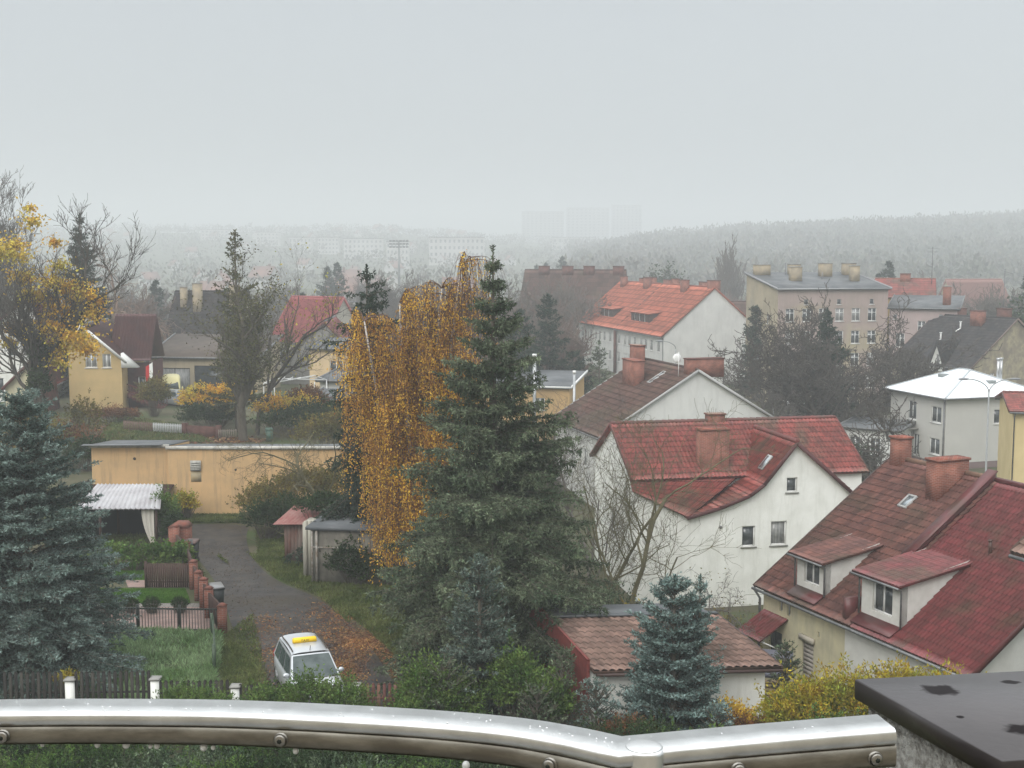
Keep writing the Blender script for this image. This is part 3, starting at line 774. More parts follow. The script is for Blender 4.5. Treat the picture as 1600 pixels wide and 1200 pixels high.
ten = flat_block('tenement', 'tall four-storey tenement, mauve front and ochre side wall, row of ochre chimney stacks', A, B, 11, -6, zt, 1.9, pl_mauve, felt, fh, [(3, 3.7, zt - 4.5, zt - 3.2, '1', grey_paint)], pl_oldochre,
                 rim=mat('dull_tin', (.3, .3, .31), rough=.5, metal=.4),
                 stacks=[(1.6, 9.6, 2.2, .9, 1.5, ochre_stack), (4.6, 5.2, 1.5, 1.0, 2.0, ochre_stack), (6.4, 9.8, 1.6, .9, 1.5, ochre_stack), (10.3, 8.3, 1.7, .9, 1.9, ochre_stack), (12.9, 4.8, 1.1, 1.0, 2.2, ochre_stack), (14.3, 9.4, 1.8, .9, 1.7, ochre_stack)])
mb = MB()
for x, y, hh in ((5.0, 9.5, 3.4), (13.7, 9.6, 3.0), (8.8, 6, 2.2)): mb.tube([(x, y, zt + 1), (x, y, zt + hh)], .05, 5)
mb.build('antenna', zinc, ten.r)
A2 = D(1390, 486, 169.3); B2 = D(1497, 486, 166); zt2 = D(1440, 485, 165.5).z
L2 = math.hypot(B2.x - A2.x, B2.y - A2.y)
t2 = flat_block('tenement', 'lower mauve tenement wing joined to the right of the tall one', A2, B2, 8, -6, zt2, 1.4, mat('mauve_plaster', (.40, .315, .30), (.35, .28, .265), scale=.5, rough=.95, streak=(.27, .22, .2), streak_amt=.4), felt,
                [(.9, 2.0, zt2 - 5.0, zt2 - 3.2, '+'), (3.6, 4.6, zt2 - 3.4, zt2 - 1.5, '+'), (.5, .95, zt2 - 1.3, zt2 - .7, '1', grey_paint), (6.2, 6.7, zt2 - 1.1, zt2 - .6, '1', grey_paint), (3.6, 4.6, zt2 - 6.8, zt2 - 5.0, '+'), (7.3, 8.2, zt2 - 6.3, zt2 - 4.7, '+')],
                stacks=[(7.0, 2.2, 1.0, .9, 2.6, brick_red)])
h3 = House('house', 'brick-red roofed annexe showing above the lower mauve tenement wing', 'house', A2.x + .6, A2.y + 8.4, -.28)
gable_house(h3, 7.6, 7, -6, zt2 + 1.3, zt2 + 3.6, pl_ochre, roof_red, tile=dict(period=.5, step=.6, amp=.02, drop=.05, res=3), gutter=False, capm=brick_red)
chimney(h3, 3.8, 3.3, 1.4, .8, zt2 + 3, zt2 + 4.4, brick_red, cap=brick_dk)
mb = MB(); mb.tube([(7.3, 2.5, zt2 + 2), (7.3, 2.5, zt2 + 8.2)], .05, 5)
for k in (0, .5): mb.tube([(6.6, 2.5, zt2 + 8 - k), (8.0, 2.5, zt2 + 8 - k)], .03, 4)
mb.build('antenna', zinc, h3.r)

# --- dark-tiled old house behind the white hip roof
A = G(1394, 563, 1.2)
h = House('house', 'old house with near-black tiled roof, pointed attic gable and weathered ochre end wall', 'house', A.x, A.y, -1.0)
A0 = (A.x, A.y)
L, W = 12.0, 16.6
ze, zr = 1.2, 6.7
old_stone = mat('peeling_ochre_render', (.36, .31, .20), (.23, .20, .15), scale=1.6, rough=.98, lo=.35, hi=.6, col3=(.20, .17, .13))
rfd = gable_house(h, L, W, -6, ze, zr, old_stone, roof_dark, holes={'front': [(2, 3, -2.4, -1), (5, 6, -2.4, -1), (8, 9, -2.4, -1)], 'right': [(3.6, 4.4, -1.0, .3)]}, tile=dict(period=.35, step=.55, amp=.012, drop=.06, res=3), vergem=mat('old_verge', (.17, .12, .1), rough=.8))
sld = (zr - ze) / (W / 2)
chimney(h, 7.4, 7.0, 1.7, .9, zr - 1, zr + .9, brick_red, cap=brick_dk)
chimney(h, 9.6, 9.2, 1.6, .9, zr - 1, zr + 1.2, brick_dk, cap=brick_dk)
chimney(h, 2.3, 9.6, 2.0, 1, zr - 1, zr + 1.0, brick_dk, cap=brick_dk)
mb = MB(); F3 = ((0, -.1), (1, 0), (0, -1)); mb.wall(F3, [(6.0, 1.0), (7.15, 3.9), (8.3, 1.0)], .4, [(6.85, 7.45, 1.2, 2.5)])
ag = mb.build('attic_gable', pl_white, h.r); w_ = h.window(F3, 6.85, 7.45, 1.2, 2.5, style='1'); w_.parent = ag
mb = MB()
mb.slope((5.7, 3.4, .9), (5.7, -.55, .5), (7.15, -.55, 4.25), (7.15, 4.0, 4.25), period=.35, step=.5, amp=.01, drop=.04, res=3)
mb.slope((8.6, -.55, .5), (8.6, 3.4, .9), (7.15, 4.0, 4.25), (7.15, -.55, 4.25), period=.35, step=.5, amp=.01, drop=.04, res=3)
mb.build('attic_gable_roof', roof_dark, ag)
for x in (2.2, 4.3):
    mb = MB(); mb.hexa([(x, .5, 1.2), (x + .9, .5, 1.2), (x + .9, 2.1, 2.7), (x, 2.1, 2.7), (x, .5, 1.9), (x + .9, .5, 1.9), (x + .9, 2.1, 3.0), (x, 2.1, 3.0)]); mb.build('dormer', roof_dark, h.r)
for (x, y) in ((4.3, 3.9), (5.6, 6.0)):
    mb = MB(); mb.tube([(x, y, ze + sld * y), (x, y, ze + sld * y + 1.0)], .1, 6); mb.tube([(x, y, ze + sld * y + 1.0), (x, y, ze + sld * y + 1.1)], .17, 6); mb.bar((x, y - .1, ze + sld * y + .2), (x - .3, y - .6, ze + sld * (y - .6) + .2), .35, .05); mb.build('vent_pipe', white_paint, rfd)
mb = MB(); mb.tube([(9.6, 9, zr), (9.6, 9, zr + 6.2)], .05, 5); mb.tube([(9.1, 9, zr + 6), (10.9, 9, zr + 5.6)], .03, 4); mb.build('antenna', zinc, h.r)

# --- white hip-roofed villa
hipc = G(1477, 621, 1.85)
hipr = G(1640, 621, 1.85); hipl = G(1380, 604, 1.85)
h = House('villa', 'two-storey pale grey villa with shallow snow-white hip roof and balcony', 'house', hipl.x, hipl.y, math.atan2(hipc.y - hipl.y, hipc.x - hipl.x))
L = math.hypot(hipc.y - hipl.y, hipc.x - hipl.x); W = 11.5
h.L, h.W = L, W
ze, zb = 1.75, -5.4
inn = .55
frl = (L * .62, L * .62 + 1.15)
FH = [(L * .72, L * .72 + 1.5, -.75, .75), (L * .72 - .1, L * .72 + 1.4, -3.75, -2.25), (L * .35, L * .35 + 1.3, -.9, .9), (L * .45, L * .45 + .9, -4.2, -2.2)]
RH = [(6.3 - 1, 7.6 - 1, -.9, .45, '1'), (8.3, 9.5, -4.0, -2.5, '1')]
mb = MB()
def FR(side): return {'f': ((inn, inn), (1, 0), (0, -1)), 'r': ((L - inn, inn), (0, 1), (1, 0)), 'l': ((inn, inn), (0, 1), (-1, 0)), 'b': ((inn, W - inn), (1, 0), (0, 1))}[side]
LW, WW = L - 2 * inn, W - 2 * inn
FH = [(a - inn, b - inn, c, d) for a, b, c, d in FH]; RH = [(a, b, c, d, s_) for a, b, c, d, s_ in RH]
mb.wall(FR('f'), [(0, ze), (LW, ze)], zb + 1, FH); mb.wall(FR('r'), [(0, ze), (WW, ze)], zb + 1, RH); mb.wall(FR('l'), [(0, ze), (WW, ze)], zb + 1); mb.wall(FR('b'), [(0, ze), (LW, ze)], zb + 1)
mb.build('wall', mat('villa_render', (.50, .49, .455), (.46, .45, .42), scale=.4, rough=.95), h.r)
mb = MB(); mb.box(inn - .03, inn - .03, zb - 1, L - inn + .03, W - inn + .03, zb + .98); mb.build('plinth', mat('plinth_brown', (.12, .085, .08), rough=.9), h.r)
fillholes(h, FR('f'), FH); fillholes(h, FR('r'), RH)
zp = ze + 2.1
a, b, c, d = (0, 0, ze), (L, 0, ze), (L, W, ze), (0, W, ze); r1, r2 = (L / 2 - .8, W / 2, zp), (L / 2 + .8, W / 2, zp)
white_roof = mat('snow_white_sheet_metal', (.80, .83, .85), (.74, .78, .81), scale=.5, rough=.35, spec=.6)
mb = MB()
for qd in ((a, b, r2, r1), (b, c, r2, r2), (c, d, r1, r2), (d, a, r1, r1)):
    mb.slope(*qd, period=.55, step=9, amp=.006, drop=.0, res=4, thick=.12)
rf = mb.build('roof', white_roof, h.r)
mb = MB()
for p_, q_ in ((a, r1), (b, r2), (c, r2), (d, r1), (r1, r2)): mb.bar(Vector(p_) + Vector((0, 0, .04)), Vector(q_) + Vector((0, 0, .04)), .16, .07)
mb.build('hip_cap', mat('tin_grey', (.5, .53, .55), rough=.4, metal=.3), rf)
mb = MB(); mb.tube([(0, -.05, ze - .08), (L + .05, -.05, ze - .08), (L + .05, W, ze - .08)], .08, 7); mb.tube([(L - inn - .15, inn - .1, ze - .2), (L - inn - .15, inn - .1, zb)], .07, 7); mb.build('gutter', zinc, rf)
for (x, y) in ((L - 2.6, 6.2), (L / 2 - 1.2, 3.6)):
    mb = MB(); zz = ze + 2.1 * min((L - x), y) / 5.7; mb.box(x, y, zz - .1, x + .7, y + .8, zz + .3); mb.build('roof_hatch', mat('hatch', (.2, .22, .22), rough=.4), rf)
for (x, y) in ((L - 3.2, 8.2), (L - 3.4, 8.7)):
    mb = MB(); mb.tube([(x, y, ze + .8), (x, y, zp + 1.0)], .13, 8); mb.tube([(x, y, zp + 1.0), (x, y, zp + 1.15)], .2, 8); mb.build('flue', mat('steel_flue', (.5, .5, .5), rough=.3, metal=.8), rf)
mb = MB(); mb.box(1.2, inn - 1.5, -1.75, 5.2, inn, -1.6)
for i in range(17): mb.box(1.25 + i * .24, inn - 1.48, -1.6, 1.29 + i * .24, inn - 1.44, -.7)
mb.box(1.2, inn - 1.5, -.7, 5.2, inn - 1.44, -.64); mb.build('balcony', mat('balcony_grey', (.3, .29, .27), rough=.8), h.r)

# --- yellow house cut by the right edge, low white villa terrace left of the hip roof
A = G(1578, 640, 1.0); ang = math.atan2(-6, 9)
h = House('house', 'yellow house with red roof corner cut by the right edge beside the villa', 'house', A.x, A.y * .93, -.25)
A = D(1583, 640, 93); h.r.location = (A.x, 93, 0)
gable_house(h, 9, 8, -5.5, A.z - .1, A.z + .7, mat('warm_yellow_plaster', (.62, .50, .27), (.55, .44, .23), scale=.5, rough=.95), roof_red, holes={'front': [(1.3, 2.3, A.z - 2.6, A.z - 1.2), (1.3, 2.3, A.z - 5.4, A.z - 4)]}, tile=dict(period=.25, step=.4, amp=.02, drop=.03, res=4), oe=.5, ov=.3)
A = D(1318, 700, 120)
h = flat_block('outbuilding', 'low white annexe with balcony railing behind bare tree left of the villa', (A.x, 121), (A.x + 4.6, 118), 5, -6, -1.6, .3, pl_grey, felt, [(.8, 1.9, -4.2, -2.3), (2.8, 3.8, -4.2, -2.3)], cat='house')
mb = MB()
for i in range(14): mb.box(.3 + i * .3, -1.2, -4.6, .36 + i * .3, -1.15, -3.6)
mb.box(.2, -1.22, -3.6, 4.4, -1.13, -3.5); mb.box(.2, -1.3, -4.8, 4.4, 0, -4.6); mb.build('balcony', white_paint, h.r)

# --- garage with tan tiles, front right
A = G(905, 1042, 1.55); B = G(1208, 1034, 1.55)
h = House('garage', 'low white garage with curved tan-brown tiles and a red end wall among the small spruces', 'garage', A.x + .25, A.y + .1, math.atan2(B.y - A.y, B.x - A.x))
L = math.hypot(B.x - A.x, B.y - A.y) - .5; W = 3.75
h.L, h.W = L, W
ze, zr = 1.45, 2.22
mb = MB(); mb.wall(h.frame('front'), [(0, ze), (L, ze)], -2.5, [(3.3, 3.75, .1, 1.1)]); mb.wall(h.frame('right'), [(0, ze), (W * .8, zr), (W, zr - .1)], -2.5); mb.wall(h.frame('back'), [(0, zr - .1), (L, zr - .1)], -2.5)
mb.build('wall', pl_white, h.r)
h.window(h.frame('front'), 3.3, 3.75, .1, 1.1, style='1')
mb = MB(); mb.wall(((-.05, -.1), (0, 1), (-1, 0)), [(0, ze + .35), (W * .8, zr + .5), (W, zr + .2)], -2.5); mb.wall(((-.05, -.1), (1, 0), (0, -1)), [(0, ze + .35), (.1, ze + .35)], -2.5)
mb.wall(((.05, -.1), (0, 1), (1, 0)), [(0, ze + .35), (W * .8, zr + .5), (W, zr + .2)], -2.5)
mb.hexa([(-.05, -.1, ze + .3), (.05, -.1, ze + .3), (.05, W * .8, zr + .46), (-.05, W * .8, zr + .46), (-.05, -.1, ze + .36), (.05, -.1, ze + .36), (.05, W * .8, zr + .52), (-.05, W * .8, zr + .52)])
mb.build('end_wall', mat('oxide_red_boards', (.21, .05, .042), (.14, .04, .036), scale=4, rough=.7, stretch=(1, 6, 1)), h.r)
k = (zr - ze) / (W * .8)
mb = MB(); mb.slope((.06, -.35, ze - k * .35 + .12), (L + .3, -.35, ze - k * .35 + .12), (L + .3, W * .8, zr + .12), (.06, W * .8, zr + .12), period=.26, step=.34, amp=.032, drop=.045, res=8)
rf = mb.build('roof', roof_tan, h.r)
mb = MB(); mb.box(.06, W * .8 + .003, zr - .05, L + .3, W * .8 + 1.6, zr + .09); mb.box(.06, W * .8 - .12, zr + .14, L + .3, W * .8 + .1, zr + .2); mb.build('flat_roof', felt, rf)
mb = MB(); mb.tube([(.1, -.43, ze - k * .35), (L + .3, -.43, ze - k * .35)], .06, 8); mb.bar((L + .33, -.36, ze - k * .36 + .07), (L + .33, W * .8, zr + .07), .05, .16); mb.build('gutter', mat('brown_gutter', (.06, .035, .03), rough=.4), rf)
for ch_ in h.r.children_recursive:            # the plot is skewed: side walls run back to the left
    co = np.empty(len(ch_.data.vertices) * 3, np.float32); ch_.data.vertices.foreach_get('co', co); co = co.reshape(-1, 3)
    co[:, 0] -= .42 * co[:, 1]; ch_.data.vertices.foreach_set('co', co.ravel()); ch_.data.update()
# dark terrace roof and timber deck right of the garage
A = G(1203, 1062, .2)
h = House('terrace', 'timber terrace with dark blue-grey sheet roof between garage and cream house', 'terrace', 8.75, 45.2, -.25)
mb = MB(); mb.box(0, 0, -.15, 1.35, 3.0, -.02); rf = mb.build('roof', mat('blue_grey_sheet', (.07, .075, .10), (.1, .1, .13), scale=2, rough=.35), h.r)
mb = MB()
for i in range(14): mb.box(.0, -.02 - .05, -.35 - i * .15, 1.7, 0, -.35 - i * .15 + .13)
mb.build('timber_front', mat('pale_timber', (.36, .27, .16), (.25, .19, .12), scale=2, rough=.8, stretch=(1, 1, 9)), h.r)

# --- left side and middle distance buildings
def q2(px, d): v = D(px, 600, d); return (v.x, d)
# cream gable house with dark red roof and white-red flag
A = q2(108, 121.5)
h = House('house', 'cream house with dark red-brown tiled roof, porch and a flag, above the grassy slope', 'house', A[0], A[1], math.radians(3))
def ghf(h, L, W, zb, ze, zr, wallm, roofm, front, back_x=None, tile=None, vergem=None, ov=.35, oe=.45, left_ze=None, yo=0, side=(), xr=None):
    """house with its gable end toward the camera: ridge runs away along y, gable in plane y=0"""
    h.L, h.W = L, W
    xr = xr or L / 2; lz = ze if left_ze is None else left_ze
    Ff = ((0, 0), (1, 0), (0, -1))
    mb = MB(); mb.wall(Ff, [(0, lz), (xr, zr), (L, ze)], zb, front); mb.wall(((0, W), (1, 0), (0, 1)), [(0, lz), (xr, zr), (L, ze)], zb)
    mb.wall(((0, 0), (0, 1), (-1, 0)), [(0, lz), (W, lz)], zb); mb.wall(((L, 0), (0, 1), (1, 0)), [(0, ze), (W, ze)], zb, side)
    mb.build('wall', wallm, h.r); fillholes(h, Ff, front); fillholes(h, ((L, 0), (0, 1), (1, 0)), side)
    sr, sl_ = (zr - ze) / (L - xr), (zr - lz) / xr
    t = tile or dict(period=.3, step=.4, amp=.02, drop=.05, res=4)
    mb = MB()
    mb.slope((L + oe, -ov, ze - sr * oe + .12), (L + oe, W + ov, ze - sr * oe + .12), (xr, W + ov, zr + .12), (xr, -ov, zr + .12), **t)
    mb.slope((-oe, W + ov, lz - sl_ * oe + .12), (-oe, -ov, lz - sl_ * oe + .12), (xr, -ov, zr + .123), (xr, W + ov, zr + .123), **t)
    rf = mb.build('roof', roofm, h.r)
    mb = MB(); mb.bar((L + oe, -ov - .03, ze - sr * oe + .05), (xr, -ov - .03, zr + .06), .05, .24); mb.bar((-oe, -ov - .03, lz - sl_ * oe + .05), (xr, -ov - .03, zr + .06), .05, .24)
    mb.build('verge_board', vergem or white_paint, rf)
    mb = MB(); mb.tube([(L + oe + .05, -ov, ze - sr * oe), (L + oe + .05, W + ov, ze - sr * oe)], .07, 6); mb.tube([(xr, -ov, zr + .15), (xr, W + ov, zr + .15)], .12, 6); mb.build('gutter', zinc, rf)
    return rf
roof_plum = mat('dark_red_brown_tiles', (.105, .042, .04), (.075, .034, .034), scale=.7, rough=.55, spec=.4)
rf = ghf(h, 5.0, 9, -.3, 5.0, 8.1, pl_ochre, roof_plum, [(1.6, 2.7, 5.3 - 1.2, 6.3 - .9), (3.2, 4.0, 4.1, 5.4)], xr=1.4, left_ze=6.5)
mb = MB(); mb.wall(((5.0, 2.2), (1, 0), (0, -1)), [(0, 4.4), (2.1, 4.4)], -.3, [(1.0, 1.7, 1.0, 3.0)]); mb.wall(((7.1, 2.2), (0, 1), (1, 0)), [(0, 4.4), (6, 4.4)], -.3)
wing = mb.build('porch', mat('dark_red_porch', (.085, .028, .028), (.06, .024, .024), scale=1, rough=.8), h.r)
w_ = h.window(((5.0, 2.2), (1, 0), (0, -1)), 1.0, 1.7, 1.0, 3.0, '1'); w_.parent = wing
mb = MB(); mb.slope((3.4, 1.6, 4.6), (7.4, 1.6, 4.6), (7.4, 4.6, 9.0), (3.4, 4.6, 9.0), period=.3, step=.42, amp=.025, drop=.06, res=5)
mb.slope((3.4, 7.8, 4.6), (7.4, 7.8, 4.6), (7.4, 4.61, 9.0), (3.4, 4.61, 9.0), period=.3, step=.42, amp=.025, drop=.06, res=4)
mb.build('porch_roof', roof_plum, wing)
mb = MB(); mb.hexa([(3.55, -.2, 3.7), (5.6, -.2, 3.7), (5.6, .3, 3.7), (3.55, .3, 3.7), (3.55 + .6, -.2, 5.3), (5.6 - 1.4, -.2, 5.3), (5.6 - 1.4, .3, 5.3), (3.55 + .6, .3, 5.3)]); 
mb = MB(); mb.hexa([(5.02, -.3, 4.1), (6.6, -.3, 4.1), (6.6, .6, 4.1), (5.02, .6, 4.1), (5.02, -.3, 5.5), (5.06, -.3, 5.5), (5.06, .6, 5.5), (5.02, .6, 5.5)]); mb.build('eave_box', white_paint, h.r)
mb = MB()
for i in range(9): mb.box(5.2 + i * .42, 1.0, 1.5 - i * .19 - .5, 5.62 + i * .42, 2.2, 1.5 - i * .19)
for (a, b) in (((5.2, 1.0, 2.4), (9.0, 1.0, .9)), ((5.2, 1.0, 1.8), (9.0, 1.0, .3))): mb.bar(a, b, .07, .1)
for i in range(14): mb.bar((5.2 + i * .29, 1.0, .9 + (13 - i) * .11 - .6), (5.2 + i * .29, 1.0, .95 + (13 - i) * .115), .04, .04)
mb.build('steps', mat('red_stair', (.14, .04, .035), (.1, .035, .03), scale=3, rough=.8), h.r)
chimney(h, .9, 3.5, .8, .8, 7, 9.2, ochre_stack)
# flag
fr_ = thing('flag', 'small white and red flag hanging from the porch corner of the cream house', 'flag', (A[0] + 7.4, A[1] + 1.0, 3.0))
mb = MB(); mb.tube([(0, .9, 1.0), (.5, 0, 2.1)], .025, 6); mb.build('pole', white_paint, fr_)
flag_w = mat('flag_white', (.75, .75, .73), rough=.8); flag_r = mat('flag_red', (.5, .03, .03), rough=.8)
def flagpart(x0, x1, m, nm):
    vs = []; qs = []
    for i in range(5):
        for j in range(7):
            u = x0 + (x1 - x0) * i / 4; vs.append((u, .04 * math.sin(j * 1.3 + i), 2.0 - j * .33 - abs(u) * .25 * 0 + (u - .5) * .5)); 
    for i in range(4):
        for j in range(6): qs.append((i * 7 + j, (i + 1) * 7 + j, (i + 1) * 7 + j + 1, i * 7 + j + 1))
    b = MB(); b.add(vs, qs); vs2 = [(a, b_ + .02, c) for a, b_, c in vs]; b.add(vs2, qs); b.build(nm, m, fr_)
fr_.scale = (.62, .62, .75)
flagpart(.0, .55, flag_w, 'white_band'); flagpart(-.55, -.002, flag_r, 'red_band')
# white house at far left with red roof
A = q2(-75, 128)
h = House('house', 'white house with red roof half cut by the left edge behind the orange maple', 'house', A[0], A[1], math.radians(8))
ghf(h, 9.5, 9, -.3, 4.4, 10.6, pl_white, roof_red, [(5.6, 6.5, 4.6, 6.2), (7.0, 7.9, 4.6, 6.2), (4, 5, 1, 2.4)], vergem=roof_red, oe=.7, xr=4.75 + 3.2)
A = q2(8, 118)
h = House('shed', 'low cream shed with red lean-to roof beside the white house at left', 'shed', A[0], A[1], math.radians(5))
ghf(h, 3.2, 5, -.3, 2.6, 5.4, pl_cream, roof_red, [], vergem=roof_red, oe=.4, xr=2.9)

# grey hip-like house with ochre chimneys
A = q2(262, 168)
h = House('house', 'house with steep dark grey roof and tall ochre chimneys behind the carport', 'house', A[0], A[1], math.radians(-4))
h.L, h.W = 9.5, 11
gable_house(h, 9.5, 10, -5, 3.6, 9.6, mat('dirty_cream_wall', (.42, .38, .29), (.35, .32, .26), scale=.8, rough=.95), roof_dark, holes={'front': [(.8, 1.9, .6, 2.2), (4.6, 6.6, .3, 2.6), (4.6, 6.6, -3, -1)]}, tile=dict(period=.5, step=.5, amp=.01, drop=.05, res=3), ov=.3)
chimney(h, 1.3, 3.6, .8, .8, 7, 10.3, ochre_stack); chimney(h, 3.3, 3.2, 1.1, .9, 6.2, 10.8, ochre_stack); chimney(h, 8.2, 3.6, 1.3, .9, 6.6, 10.6, ochre_stack)
# low long workshop with open bays
A, B = q2(236, 138), q2(330, 136)
h = flat_block('workshop', 'long low brown-roofed workshop with a dark open bay behind the cream house', A, (B[0] + 5, B[1]), 7, -1, 3.6, 2.0, pl_oldochre, mat('brown_felt', (.075, .06, .05), (.10, .08, .065), scale=1, rough=.9), [(1.0, 4.5, -.5, 2.6, '2', mat('dark_metal', (.03, .03, .032), rough=.6)), (5.0, 10.2, -.5, 2.9, '2', mat('dark_metal', (.03, .03, .032), rough=.6))], cat='workshop')
# rose-roofed house, grey gable, cream block
A = q2(425, 182)
h = House('house', 'house with faded rose-red roof catching pale light behind the larch tree', 'house', A[0], A[1], math.radians(-30))
gable_house(h, 9, 10, -5, 2.6, 8.4, mat('pale_wall', (.45, .42, .36), rough=.9), mat('rose_tiles', (.36, .085, .085), (.3, .08, .08), scale=.6, rough=.5), holes={'front': [(1.5, 2.6, -.2, 1.4), (5, 6, -.2, 1.4)]}, tile=dict(period=.5, step=.5, amp=.01, drop=.04, res=3))
A = q2(440, 146)
h = House('house', 'plain grey rendered gable end with thin red roof edges left of the dark spruce', 'house', A[0], A[1], math.radians(2))
ghf(h, 9.0, 12, -3, 2.9, 7.0, mat('dark_grey_render', (.26, .25, .235), (.21, .205, .19), scale=.6, rough=.95, streak=(.18, .17, .16)), mat('rose_tiles', (.36, .085, .085)), [(5.4, 6.4, .8, 3.4), (6.7, 7.6, .8, 3.4)], vergem=roof_red, ov=.2, oe=.3, tile=dict(period=.5, step=.5, amp=.01, drop=.04, res=3), xr=5.0)
A, B = q2(484, 132), q2(560, 131)
flat_block('outbuilding', 'cream flat-roofed block below the grey gable, partly behind the dark spruce', A, B, 7, -2, 5.0, .6, mat('cream_block', (.62, .47, .28), (.55, .42, .26), scale=.5, rough=.95), felt, [(2.2, 3.6, 2.6, 3.9)], cat='outbuilding')
A, B = q2(500, 122), q2(570, 121)
flat_block('outbuilding', 'low pale garage row with grey sheet roof between pergola and birch', A, B, 5, -1, 2.7, .5, pl_grey, felt, [(.5, 1.6, .9, 2.0), (2.4, 3.4, .9, 2.0)], cat='outbuilding')
A, B = q2(478, 112), q2(560, 111)
flat_block('outbuilding', 'stained flat-roofed shed with a doorway beside the hedge, left of the birch', A, B, 5, -1, 2.0, .4, mat('pinkish_stained', (.35, .29, .24), (.22, .2, .17), scale=1, rough=.95), felt, [(.3, 1.1, -.8, 1.4, '1')], cat='shed')
# white pergola frame
p0 = q2(412, 114)
pg = thing('pergola', 'white metal pergola frame in the garden beyond the yellow wall', 'pergola', (p0[0], p0[1], 0))
for x, y in ((0, 0), (.7, 0), (4.4, 1), (5.2, 3), (.2, 4)):
    mb = MB(); mb.tube([(x, y, 0), (x, y, 3.4)], .045, 6); mb.build('post', white_paint, pg)
mb = MB(); mb.tube([(0, 0, 2.2), (.7, 0, 2.2)], .04, 6); mb.build('cross_bar', white_paint, pg)
mb = MB(); mb.tube([(0, 0, 3.4), (.7, 0, 3.4), (4.4, 1, 4.0), (5.2, 3, 3.4), (.2, 4, 3.4), (0, 0, 3.4)], .05, 6)
for i in range(6): mb.tube([(.7 + i * .65, i * .15, 3.4 + i * .1), (.5 + i * .75, 4 - i * .2, 3.6)], .035, 5)
mb.build('rafters', white_paint, pg)

# flat buildings and flues between the tall spruce and the brown roof
A, B = q2(760, 128), q2(890, 126)
hb = flat_block('outbuilding', 'flat-roofed ochre building with white roof edge behind the tall spruce', A, B, 8, -6, 1.6, .8, mat('orange_ochre', (.50, .33, .15), (.45, .3, .14), scale=.5, rough=.95), felt, [(2, 3, -.6, .6), (5, 6, -.6, .6)], cat='outbuilding', rim=white_paint)
steel = mat('dull_steel', (.42, .43, .43), (.3, .31, .31), scale=2, rough=.35, metal=.7)
for nm, px, d, y0, y1, r_, lb in (('flue', 835, 124, 553, 640, .18, 'taller steel flue pipe rising beside the spruce'), ('flue', 897, 121, 579, 640, .13, 'thinner steel flue pipe with cap beside the brown roof')):
    b0, b1 = D(px, y1, d), D(px, y0, d)
    t_ = thing(nm, lb, 'flue pipe', (b0.x, d, -5), group='steel flues')
    mb = MB(); mb.tube([(0, 0, 0), (0, 0, b1.z + 5 - .3)], r_, 10); mb.build('pipe', steel, t_)
    mb = MB(); mb.tube([(0, 0, b1.z + 4.72), (0, 0, b1.z + 5)], r_ * 1.25, 10); mb.build('cap', white_paint, t_)
# long brown-roofed row behind
A, B = q2(812, 236), q2(968, 232)
hr_ = House('row_house', 'long faded brown-red roofed row house far behind the bare grey trees', 'house', A[0], A[1], math.atan2(B[1] - A[1], B[0] - A[0]))
gable_house(hr_, math.hypot(B[0] - A[0], B[1] - A[1]), 12, -5, 4.2, 11.4, pl_oldochre, roof_dkbrown, holes={'front': [(2 + i * 2.8, 3.2 + i * 2.8, 1.0, 2.6) for i in range(6)]}, tile=dict(period=1, step=1, amp=.01, drop=.06, res=2))
for x in (3.5, 8, 12, 17.5): chimney(hr_, x, 5.6, 2.0, .9, 10.4, 12.2, brick_dk, cap=brick_dk)
A = q2(882, 240)
hs_ = House('house', 'small house with dark slate and brick gable between row house and orange roof', 'house', A[0], A[1], .2)
ghf(hs_, 5.0, 8, -5, 6.5, 10.6, brick_dk, roof_dark, [(2.0, 3.0, 6.0, 7.5)], vergem=roof_dark)
# pale grey-yellow houses right of the orange-roofed block and far right
A = q2(1140, 215)
h = House('house', 'ochre house with brown roof squeezed between orange-roofed block and tenement', 'house', A[0], A[1], .1)
gable_house(h, 7, 9, -5, 3.2, 6.3, pl_oldochre, roof_dkbrown, holes={'front': [(2, 3, 1, 2.4)]}, tile=dict(period=1, step=1, amp=.01, drop=.06, res=2))
A = q2(1492, 262)
h = House('house', 'misty house with pale pink roof far behind at right', 'house', A[0], A[1], .15)
gable_house(h, 12, 10, -5, 3.0, 9.0, pl_oldochre, mat('pale_pink_tiles', (.3, .17, .15), rough=.9), holes={'front': [(2, 3, 1, 2.4), (6, 7, 1, 2.4)]}, tile=dict(period=1, step=1, amp=.01, drop=.06, res=2))

